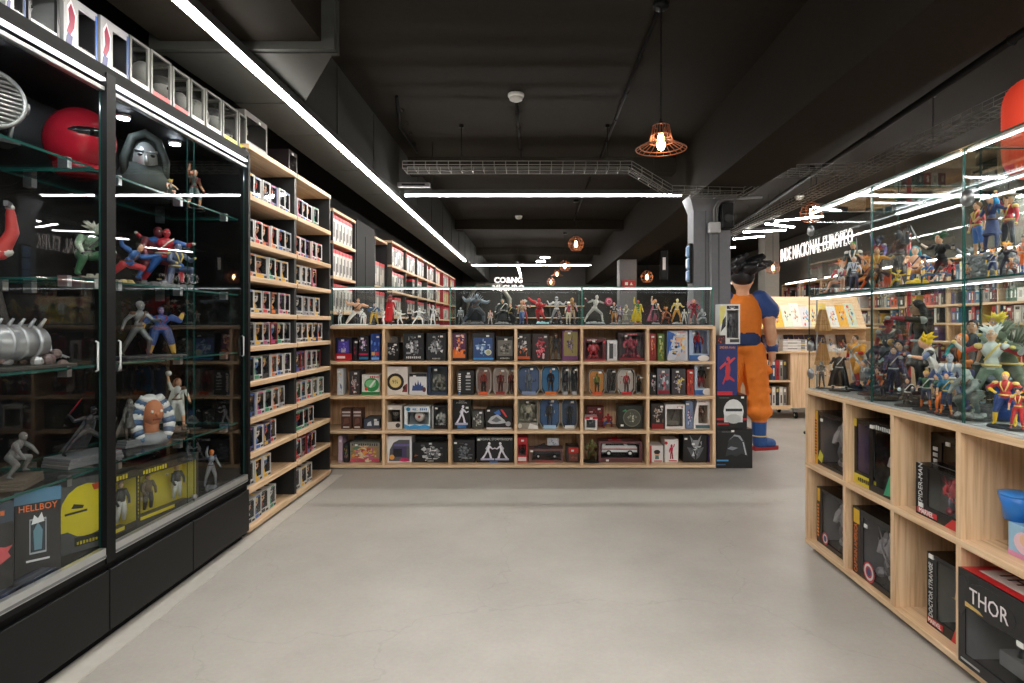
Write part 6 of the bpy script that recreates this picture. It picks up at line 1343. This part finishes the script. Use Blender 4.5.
# ------------------------------------------------------------------ life-size statue behind the stack
def statue():
    t = thing('life_size_statue', 'life-size muscular statue in orange clothes with blue sash and boots, beside the column', 'statue', (2.36,6.82,0), 0); t.scale = (1.02,1.02,1.02)
    S = SK; m0 = BLACK
    parts = []
    def body(prims, name, mats, cls, vox=.014, it=3):
        mb = MB()
        for p in prims: capsule(mb, p[0], p[1], p[2], p[3], m0) if len(p) == 4 else mb.ball(p[0], p[1], m0, 16, 10)
        me = mb.mesh('tmp'); o = link('tmp', me)
        md = o.modifiers.new('r', 'REMESH'); md.mode = 'VOXEL'; md.voxel_size = vox; md.use_smooth_shade = True
        s_ = o.modifiers.new('s', 'SMOOTH'); s_.iterations = it; s_.factor = .5
        out = bpy.data.meshes.new_from_object(o.evaluated_get(bpy.context.evaluated_depsgraph_get()))
        bpy.data.objects.remove(o); bpy.data.meshes.remove(me); out.materials.clear()
        for mt in mats: out.materials.append(mt)
        if cls: out.polygons.foreach_set('material_index', [cls(p.center) for p in out.polygons]); out.update()
        return link(name, out, t)
    # facing away and to the right: its right arm is the one seen at the picture's right
    A = V(.235,-.03,0)
    pr = [((0,.0,1.25),(0,0,1.4),.16,.195), ((0,0,1.45),(.19,.16,.16)), ((-.14,0,1.62),(.14,0,1.62),.09,.09), ((0,0,1.62),(0,.01,1.8),.075,.07), ((0,.02,1.86),(.105,.115,.13)), ((0,.13,1.85),(.02,.025,.02)), ((0,.08,1.79),(.06,.05,.05)),
          ((.105,0.02,1.86),(.015,.025,.03)), ((-.105,0.02,1.86),(.015,.025,.03)), ((.06,-.1,1.48),(.08,.06,.12)), ((-.06,-.1,1.48),(.08,.06,.12))]
    for sg in (1, -1):
        pr += [((sg*.22,0,1.62),.095,) if False else ((sg*.22,0,1.61),(.1,.1,.1)), ((sg*.25,0,1.56),(sg*.285,-.02,1.33),.082,.066), ((sg*.272,-.045,1.46),(.065,.062,.1)), ((sg*.275,.04,1.44),(.06,.06,.1)),
               ((sg*.285,-.02,1.31),(sg*.315,.06,1.12),.066,.046), ((sg*.3,0,1.25),(.062,.06,.085)), ((sg*.315,.06,1.12),(sg*.318,.07,1.06),.044,.046), ((sg*.318,.08,1.02),(.04,.052,.055))]
        for f_ in range(4): pr += [((sg*.318,.05+f_*.024,.99),(sg*.312,.06+f_*.024,.935),.0135,.011), ((sg*.312,.06+f_*.024,.935),(sg*.29,.062+f_*.022,.915),.012,.01)]
        pr += [((sg*.3,.12,1.03),(sg*.288,.135,.97),.015,.012)]
    body(pr, 'body', [col(S, .5), col('d9782a', .7)], None, .011)
    vest = [((0,0,1.2),(0,0,1.42),.18,.212), ((-.15,0,1.62),(.15,0,1.62),.1,.1), ((0,-.02,1.5),(.215,.175,.18)), ((0,-.08,1.5),(.18,.12,.2)), ((-.1,-.03,1.3),(.1,.1,.14)), ((.1,-.03,1.3),(.1,.1,.14))]
    body(vest, 'tunic', [col('e07a1e', .7)], None, .014)
    sl = [((sg*.18,0,1.65),(sg*.268,-.01,1.53),.112,.122) for sg in (1, -1)]
    body(sl, 'undershirt_sleeve', [col('24427e', .7)], None, .014)
    MB().lathe([(.178,1.15),(.19,1.17),(.192,1.25),(.186,1.29)], col('1f3460', .7), (0,0,0), 28).build('sash', t)
    tr = [((0,0,1.13),(.2,.17,.12))]
    for sg in (1, -1):
        tr += [((sg*.1,0,1.08),(sg*.145,-.01,.72),.15,.135), ((sg*.145,-.01,.72),(sg*.17,-.02,.46),.13,.125), ((sg*.172,-.02,.42),(.145,.145,.1)), ((sg*.17,-.02,.36),(sg*.17,-.02,.33),.1,.085)]
        for k in range(9):
            z = .42+k*.075; a = k*1.9+sg; tr.append(((sg*.16+.128*math.cos(a), .115*math.sin(a)-.01, z), (sg*.15+.12*math.cos(a+.9), .12*math.sin(a+.9)-.01, z+.07), .034, .022))
    body(tr, 'trousers', [col('e07a1e', .7)], None, .013, 2)
    for sg in (1, -1):
        m = MB(); m.tube([(sg*.318-.0,.052,1.075),(sg*.316,.066,1.15)], [.06,.064], col('24427e', .6), 16); m.build('wristband', t)
        dx = .13 if sg > 0 else .02
        bt = body([((sg*.17,-.02,.33),(sg*.172,-.02,.1),.085,.075), ((sg*.172,-.02,.075),(sg*.172+dx,.1-.06*(sg>0),.06),.075,.058), ((sg*.172+dx*.7,.06-.04*(sg>0),.07),(.07,.075,.055))], 'boot', [col('24508c', .5)], None, .012)
        m = MB(); m.ring((sg*.172,-.02,.155), .083, .007, col('c8b080', .5), 'z', 20, 6); m.build('boot_strap', bt)
        m = MB(); a = math.atan2(.1-.06*(sg>0)+.02, dx); ca, sa = math.cos(a), math.sin(a)
        poly = [(-.09,-.07),(.08,-.07),(.2,-.05),(.235,0),(.2,.05),(.08,.07),(-.09,.07)]
        pts = [(sg*.172+x*ca-y*sa, -.02+x*sa+y*ca) for x, y in poly]; n = len(pts)
        m.add([(x,y,0) for x, y in pts]+[(x,y,.035) for x, y in pts], [tuple(range(n))[::-1], tuple(range(n, 2*n))]+[(i,(i+1) % n,(i+1) % n+n,i+n) for i in range(n)], col('9a2426', .5)); m.build('sole', bt)
    h = MB(); hm = col('17171a', .45); h.ball((0,-.02,1.92), (.13,.14,.12), hm, 18, 12)
    r = random.Random(4)
    for k in range(34):
        a = r.uniform(0, 6.28); e = r.uniform(.3, 1.9); d = unit((math.cos(a), math.sin(a)-.3, e)); L = r.uniform(.09, .19)
        p = V(0,-.02,1.92); c1 = p+d*.07; c2 = p+d*(.11+L*.5); c3 = p+d*(.1+L)+V(.07,0,-.01)
        h.tube([c1,c2,c3], [.06,.05,.022], hm, 8); h.ball(c3, .022, hm, 8, 6)
    h.build('hair', t)
    e = MB()
    for sg in (-1, 1): e.ball((sg*.04,.122,1.87), (.014,.008,.009), BLACK, 8, 6); e.tube([(sg*.02,.13,1.895),(sg*.065,.115,1.905)], .006, BLACK, 6)
    e.tube([(-.025,.125,1.79),(.025,.125,1.79)], .004, col('8a5a4a', .5), 6); e.build('face_features', t)
    t.rotation_euler = (0,0,-.25)
    return t
statue()

# ------------------------------------------------------------------ the shop beyond
BOOKC = ['2a2c30','c8c4bc','a02830','34507c','d8d4cc','6a2a34','1c1d20','b8963c','4a6a58','8a8680','d0502c','5a4a78','3a3a3e','e0dcd4','7a2a2a','2f6a8a']
NAMEC = {'2a2c30':'black','c8c4bc':'cream','a02830':'red','34507c':'blue','d8d4cc':'white','6a2a34':'maroon','1c1d20':'black','b8963c':'gold','4a6a58':'green','8a8680':'grey','d0502c':'orange','5a4a78':'violet','3a3a3e':'dark grey','e0dcd4':'white','7a2a2a':'dark red','2f6a8a':'teal'}
BM = {}
def book_mesh(c, w, d, h):
    k = (c, w, d, h)
    if k not in BM:
        m = MB(); cc = col(c, .4); m.box((-w/2,0,0),(-w/2+.003,d,h), cc); m.box((w/2-.003,0,0),(w/2,d,h), cc); m.box((-w/2+.003,0,0),(w/2-.003,.003,h), cc); m.box((-w/2+.003,.004,.004),(w/2-.003,d-.004,h-.004), col('e4dfd2', .8))
        m.box((-w*.3,-.0006,h*.75),(w*.3,0,h*.92), col(R.choice(['e8e4dc','d8c060','2a2a2c','c03030']), .4)); m.box((-w*.2,-.0006,h*.2),(w*.2,0,h*.6), col(R.choice(['e8e4dc','a8a49c','3a3a3c']), .4))
        BM[k] = m.mesh('book')
    return BM[k]
def book(label, loc, rot, c, w, d, h, group, name='comic_book', cat='book', tilt=0):
    o = link(name, book_mesh(c, w, d, h), None, loc, (0, tilt, rot)); return tag(o, label, cat, group)
def case_unit(label, loc, rot, W, D, H, zs, nbay, frame='wood', back='1b1c1e', group=None):
    t = thing('bookcase', label, 'bookcase', loc, rot, group); fw = wood('z') if frame == 'wood' else col(frame, .5); th = .03
    for z in zs+[H-th]: MB().box((-W/2+.001,0,z),(W/2-.001,D,z+th), wood('x')).build('shelf', t)
    for k in range(nbay+1):
        x = -W/2+k*W/nbay
        m = MB()
        zz = sorted(zs)+[H-th]
        m.box((x-.012,.004,.0),(x+.012,D-.002,zz[0]), fw)
        for a, b_ in zip(zz[:-1], zz[1:]): m.box((x-.012,.004,a+th),(x+.012,D-.002,b_), fw)
        m.build('upright', t)
    MB().box((-W/2,D,0),(W/2,D+.01,H), col(back, .7)).build('back_panel', t)
    return t
# right wall bookcases: seen through the tall glass case
YR = [6.3, 8.1, 9.9, 11.7, 13.5]; SZR = [.12,.4,.65,.9,1.15,1.4,1.65,1.93]
for i in range(4):
    case_unit('tall oak bookcase along the right wall, %s from the front' % nth(i+1), (5.55,(YR[i]+YR[i+1])/2,0), -PI/2, 1.79, .32, 2.3, SZR, 2, group='right wall bookcases')
    strip('white strip light on top of the right wall bookcases, %s from the front' % nth(i+1), (5.57,YR[i]+.2,2.31), (5.57,YR[i+1]-.2,2.31), .05, 'bookcase strip lights', emit('fff6ea', 7.0), False)
cnt = 0
for i in range(4):
    for zi, z in ((7,1.93),(6,1.65),(5,1.4),(4,1.15),(3,.9)):
        if i == 3 and zi < 6: continue
        y = YR[i+1]-.06; k = 0
        while y > YR[i]+.12 and cnt < 285:
            if R.random() < .12: y -= R.uniform(.06,.2); continue
            mid = (YR[i]+YR[i+1])/2
            if abs(y-mid) < .05: y = mid-.055; continue
            w = R.choice((.03,.045,.06,.08,.1)); hh = R.choice((.16,.185,.2,.21)) if zi < 7 else R.choice((.2,.24,.27))
            c = R.choice(BOOKC); k += 1; cnt += 1
            book('%s book, %s from the left, %s shelf down, %s right wall bookcase' % (NAMEC[c], nth(k), nth(8-zi), nth(i+1)), (5.575,y-w/2,z+.0305), -PI/2, c, w, .17, hh, 'books on the right wall bookcases')
            y -= w+R.choice((.002,.002,.003,.02))
# framed clear red corner post, seen through the glass
t = thing('metal_post', 'red painted upright post beside the right wall bookcases', 'post', (4.3,6.9,0)); MB().tube([(0,0,.02),(0,0,2.45)], .022, col('c02a34', .4), 10).build('post_tube', t); MB().lathe([(.09,0),(.09,.015),(.03,.03)], col('8a1f28', .4), n=16).build('foot_plate', t)
# left bookcases beyond the counter
def manga(label, y0, y1, zs, H, nb, frame, topc, n, hh, grp, spine, X=-2.0, fill=1.0, D=.34):
    case_unit(label, (X,(y0+y1)/2,0), PI/2, y1-y0, D, H, zs, nb, frame)
    for z in zs:
        if z < 1.4: continue
        y = y0+.04; k = 0; w = (y1-y0-.08)/n
        for j in range(n):
            if nb > 1 and any(abs(y+w/2-(y0+q*(y1-y0)/nb)) < w/2+.012 for q in range(1, nb)):
                y += w; continue
            if R.random() > fill: y += w; continue
            k += 1; c = R.choice(spine)
            t = tag(link('manga_volume', None, None, (X-.03,y+w/2,z+.0305), PI/2), '%s volume with red top edge, %s on the %s shelf down, %s' % (NAMEC.get(c,'grey'), nth(k), nth(len(zs)-zs.index(z)), grp[0]), 'book', grp[1])
            key = ('mv', c, round(w,3), hh)
            if key not in BM:
                m = MB(); m.box((-w*.46,0,0),(w*.46,.17,hh), col(c, .4))
                for q in range(2): m.box((-w*.34+q*w*.34,-.001,hh*(.08+.1*q)),(-w*.1+q*w*.36,0,hh*(.5+.25*q)), col('4a4a4e' if c in ('d8d4cc','c8c4bc','e0dcd4') else 'c8c4bc', .5))
                BM[key] = m.mesh('cover')
                m = MB(); m.box((-w*.462,-.0012,hh*.86),(w*.462,.1,hh*1.002), col('c02430', .4)); BM[key+('t',)] = m.mesh('top_band')
            link('cover', BM[key], t); link('top_band', BM[key+('t',)], t); y += w
manga('black bookcase of white volumes just beyond the counter', 6.31, 7.1, [.4,.76,1.14,1.52,1.89,2.26], 2.63, 1, '141517', 0, 6, .29, ('just beyond the counter','white volumes beyond the counter'), ['d8d4cc','c8c4bc','c8c4bc'], X=-2.12, D=.27)
t = thing('end_panel', 'wide flat black panel between the bookcases beyond the counter', 'panel', (0,0,0)); MB().cbox((-2.40,7.14,0),(-2.12,7.93,2.66), col('141516', .75), .004).build('board', t); MB().box((-2.12,7.5,.1),(-2.116,7.506,2.5), BLACK).build('joint', t)
manga('narrow black bookcase with silver volumes beyond the wide black panel', 7.97, 8.62, [.4,.76,1.14,1.5,1.9], 2.58, 1, '141517', 0, 2, .33, ('narrow bookcase','silver volumes on the narrow bookcase'), ['8a8680','c8c4bc'], X=-2.12, D=.27)
manga('long oak-edged bookcase of dark volumes further down the left wall', 8.66, 12.4, [.4,.75,1.1,1.5,1.87,2.24], 2.62, 4, '3a3632', 0, 17, .28, ('long left bookcase','dark volumes on the long left bookcase'), ['2a2c30','3a3a3e','3a3a3e','8a8680','c8c4bc'], X=-2.06, fill=.9)
manga('red-edged bookcase at the far end of the left wall', 12.5, 15.5, [.4,.75,1.1,1.5,1.87,2.24], 2.6, 3, 'a82832', 0, 9, .28, ('far left bookcase','volumes on the far left bookcase'), ['8a8680','b8963c','c8c4bc'], X=-2.06, fill=.8)
# comic gondola on castors behind the statue
t = thing('comic_gondola', 'mobile oak comic stand on castors with a sloping display top, behind the statue', 'display stand', (4.0,8.9,0))
w2 = wood('x')
MB().box((-.75,0,.98),(1.1,.8,1.01), w2).build('counter_top', t)
m = MB(); m.box((-.2,.02,.17),(.75,.78,.98), wood('z')); m.build('cabinet', t)
m = MB(); m.box((-.75,.02,.17),(-.2,.05,.2), w2); m.box((-.75,.02,.55),(-.2,.7,.575), w2); m.box((-.75,.02,.145),(-.2,.78,.17), w2); m.box((-.77,.02,.145),(-.745,.78,.98), wood('z')); m.box((-.745,.7,.17),(-.2,.72,.98), col('3a3430', .7)); m.build('open_shelves', t)
MB().box((-.75,.02,1.34),(1.1,.34,1.37), w2).build('display_ledge', t)
m = MB(); m.add([(-.75,.34,1.37),(1.1,.34,1.37),(1.1,.62,1.85),(-.75,.62,1.85),(-.75,.37,1.355),(1.1,.37,1.355),(1.1,.65,1.84),(-.75,.65,1.84)], [(0,1,2,3),(7,6,5,4),(0,4,5,1),(1,5,6,2),(2,6,7,3),(3,7,4,0)], wood('x'))
m.box((-.75,.36,1.01),(1.1,.8,1.34), wood('x')); m.box((-.75,.5,1.34),(1.1,.78,1.6), wood('x')); m.build('sloping_back', t)
for x in (-.68, -.1, .65):
    for y in (.08, .7):
        m = MB(); m.lathe([(.05,-.018),(.055,0),(.05,.018)], BLACK, (x,y,.055), 16, axis='x'); m.lathe([(.02,-.02),(.02,.02)], WHITE, (x,y,.055), 10, axis='x'); m.box((x-.03,y-.03,.1),(x+.03,y+.03,.146), STEEL); m.build('castor', t)
def comic(label, loc, rot, c, w, h, group, seed, lean):
    t = thing('comic_book', label, 'comic', loc, rot, group)
    m = MB(); m.box((-w/2,0,0),(w/2,.006,h), col(c, .35)); m.build('cover', t)
    m = MB()
    for i, p in enumerate(art(seed, ['c83a34','e8c040','2a4a8a','e8dcc8','1f1f24','d8824a','6aa0c0'], 9)):
        y0 = -.0005-i*.00012
        if p[0] == 'e': m.prism([((p[1]-.5)*w+p[3]*w*math.cos(k*PI/5), p[2]*h+p[4]*h*math.sin(k*PI/5)) for k in range(10)], y0, 0, col(p[5], .4))
        elif p[0] == 'r': m.box(((p[1]-.5)*w,y0,p[2]*h),((p[3]-.5)*w,0,p[4]*h), col(p[5], .4))
        else: m.prism([((x-.5)*w, z*h) for x, z in p[1]], y0, 0, col(p[2], .4))
    m.build('cover_art', t); t.rotation_euler = (-lean, 0, rot)
    return t
for k in range(12):
    c = ['e8d8a0','e0c060','d8dce0','e0a838','c8d4c0','d8d4d0','c8c8cc'][k % 7]
    comic('comic displayed face out on the sloping stand, %s from the left' % nth(k+1), (3.34+k*.142,9.222+.004*(k % 2),1.374), 0, c, .145, .36+.03*(k % 3), 'comics on the sloping stand', 300+k, .5)
for k in range(9):
    comic('dark comic leaning on the comic stand counter, %s from the left' % nth(k+1), (3.42+k*.16,9.14,1.0115), .25, ['3a3448','4a4458','d8d4d0','2a2834','5a4a5a'][k % 5], .17, .25, 'comics leaning on the stand counter', 340+k, .28)
for k in range(8):
    o = link('magazine', book_mesh(['d8d8d4','c8c8c8','e0dcd4','b8b8bc'][k % 4], .021, .26, .36), None, (3.72,9.0,1.0115+.0205+k*.0215-.01), (0,PI/2,0)); tag(o, 'flat grey magazine in the pile on the comic stand, %s from the bottom' % nth(k+1), 'magazine', 'magazines piled on the comic stand')
for k in range(9):
    c = ['a02830','2a2c30','34507c','d8d4cc','2a2c30','34507c','a02830','8a8680','2a2c30'][k]
    book('%s album on the comic stand upper open shelf, %s from the left' % (NAMEC[c], nth(k+1)), (3.3+k*.055,8.98,.5755), 0, c, .05, .25, .3, 'albums on the comic stand shelf', 'album')
for k in range(9):
    c = ['2a2c30','a02830','2a2c30','8a8680','3a3a3e','d8d4cc','2a2c30','d8d4cc','8a8680'][k]
    book('%s album on the comic stand lower open shelf, %s from the left' % (NAMEC[c], nth(k+1)), (3.3+k*.055,8.98,.171), 0, c, .05, .25, .3, 'albums on the lower comic stand shelf', 'album')
# second table, bags and tote beside it
t = thing('display_table', 'oak display table behind the far end of the right glass case', 'table', (4.55,7.4,0)); MB().box((-.55,-.3,.93),(.75,.5,.96), wood('x')).build('table_top', t); MB().box((-.5,-.25,.0),(.7,.45,.93), wood('z')).build('cabinet', t); MB().box((-.5,-.28,1.18),(.7,.3,1.2), wood('x')).build('upper_shelf', t)
for x in (-.5,.68): MB().box((x,-.2,.96),(x+.02,.3,1.18), wood('z')).build('shelf_support', t)
t = thing('tote_bag', 'black cloth bag with a square white print standing on the oak display table', 'bag', (4.62,7.3,1.2005), -.25)
m = MB(); m.cbox((-.2,-.04,0),(.2,.06,.3), col('1a1c1d', .8), .03); m.build('bag_body', t); m = MB(); m.tube([(-.09,0,.28),(-.1,0,.4),(0,0,.46),(.1,0,.4),(.09,0,.28)], .008, col('1a1c1d', .8), 6); m.build('handle', t)
m = MB()
for a, b_ in ((-.05,.16),(-.05,.12),(-.05,.08)): m.box((a,-.0415,b_),(.05,-.04,b_+.032), col('d0d2d2', .6)); m.box((-.012,-.0425,b_+.006),(.018,-.041,b_+.026), col('1a1c1d', .8))
m.build('white_print', t)
t = thing('cardboard_box', 'small brown cardboard box with a hand slot beside the black bag', 'box', (4.2,7.3,1.2005), 0); MB().cbox((-.11,-.1,0),(.11,.12,.16), col('b08a54', .7)).build('carton', t); MB().cbox((-.03,-.102,.09),(.03,-.099,.112), col('2a2018', .8), .001).build('hand_slot', t)
for k in range(2):
    t = thing('paper_bag', 'brown paper bag hanging at the corner of the display table, %s' % ('upper' if k == 0 else 'lower'), 'bag', (3.62,7.55,(1.32,.9)[k]), .2, 'brown paper bags'); t.scale = (.8,.8,.8)
    m = MB(); w = .11; m.add([(-w*.35,-.03,.34),(w*.35,-.03,.34),(w*.35,.03,.34),(-w*.35,.03,.34),(-w,-.06,0),(w,-.06,0),(w,.06,0),(-w,.06,0)], [(0,1,2,3),(7,6,5,4),(0,4,5,1),(1,5,6,2),(2,6,7,3),(3,7,4,0)], col('b0854f', .8)); m.build('bag_body', t)
    m = MB()
    for x in (-.05, .0, .05): m.tube([(x*.5,-.032,.34),(x,-.063,.0)], .003, col('8a6436', .8), 4)
    m.tube([(-.03,0,.34),(-.02,0,.42),(.02,0,.42),(.03,0,.34)], .004, col('d8c8a8', .8), 5); m.build('fold_and_handle', t)
st2 = thing('bag_stand', 'slim steel stand holding the brown paper bags', 'stand', (3.62,7.7,0)); MB().tube([(0,0,.02),(0,0,1.8)], .012, STEEL, 8).build('pole', st2); MB().lathe([(.16,0),(.16,.02),(.02,.03)], BLACK, n=20).build('foot', st2); m = MB(); m.tube([(0,0,1.76),(0,-.15,1.745)], .006, STEEL, 6); m.tube([(0,0,1.34),(0,-.15,1.325)], .006, STEEL, 6); m.build('hook', st2)
for k in range(10):
    c = R.choice(BOOKC)
    book('%s book standing under the black bag on the oak display table, %s' % (NAMEC[c], nth(k+1)), (4.15+k*.09,7.3,.9605), 0, c, .07, .15, .19, 'books on the display table')
# red sign panel and cabinet at the very back
t = thing('wall_panel_sign', 'small red sign with white marks on the far column', 'sign', (1.93,12.36,2.22)); MB().cbox((-.13,-.02,-.1),(.13,.03,.1), col('b81e2c', .4), .006).build('panel', t); m = MB(); m.box((-.08,-.023,.0),(-.02,-.02,.06), WHITE); m.prism([(.02,0),(.08,0),(.05,.06)], -.023, -.02, WHITE); m.build('marks', t)
t = thing('arch_decor', 'dark arched display frame at the far left of the aisle', 'arch', (-1.4,18.2,0)); m = MB(); m.tube([(-.6,0,0),(-.62,0,2.2),(-.35,0,2.6),(.35,0,2.6),(.62,0,2.2),(.6,0,0)], .07, col('6a655c', .6), 8); m.build('arch_frame', t); MB().box((-.56,.05,0),(.56,.09,2.5), col('2a2826', .8)).build('arch_panel', t)
t = thing('bookcase', 'dark bookcase across the far end of the aisle', 'bookcase', (.4,19.4,0)); 
for k in range(6): MB().box((-1.0,0,.1+k*.38),(1.2,.3,.13+k*.38), wood('x')).build('shelf', t)
for x in (-1.0, .1, 1.18):
    MB().box((x-.015,.002,.13),(x+.015,.3,2.0), col('2a2826', .6)).build('upright', t)
MB().box((-1,.3,.1),(1.2,.32,2.03), col('1f1e1d', .8)).build('back_panel', t)
t = thing('hanging_sign', 'small dark hanging sign board with emblem near the beam', 'sign', (2.62,12.2,2.62)); MB().cbox((-.08,-.03,-.3),(.08,.03,.3), BLACK, .01).build('board', t); MB().box((-.03,-.034,-.1),(.03,-.03,.15), WHITE).build('mark', t); MB().tube([(0,0,.3),(0,0,.78)], .005, BLACK, 5).build('rod', t)

# ------------------------------------------------------------------ camera, world, look
w = bpy.data.worlds.new('World'); scene.world = w; w.use_nodes = True
w.node_tree.nodes['Background'].inputs[0].default_value = (.02,.02,.022,1); w.node_tree.nodes['Background'].inputs[1].default_value = 1
cam = bpy.data.cameras.new('Camera'); co = bpy.data.objects.new('Camera', cam); COL.objects.link(co); scene.camera = co
cam.sensor_fit = 'HORIZONTAL'; cam.sensor_width = 36; cam.lens = 36*F/1024
co.location = (0,0,CH); co.rotation_euler = (PI/2,0,0)
cam.shift_x = -(CX-512)/1024; cam.shift_y = (CY-341.5)/1024; cam.clip_start = .02; cam.clip_end = 100
vs = scene.view_settings; scene.display_settings.display_device = 'sRGB'
vs.view_transform = 'Standard'; vs.look = 'None'; vs.exposure = EXPO; vs.gamma = 1; vs.use_curve_mapping = False
cy = scene.cycles; cy.transparent_max_bounces = 40; cy.max_bounces = 10; cy.diffuse_bounces = 4; cy.glossy_bounces = 4; cy.sample_clamp_indirect = 6
cy.caustics_reflective = False; cy.caustics_refractive = False
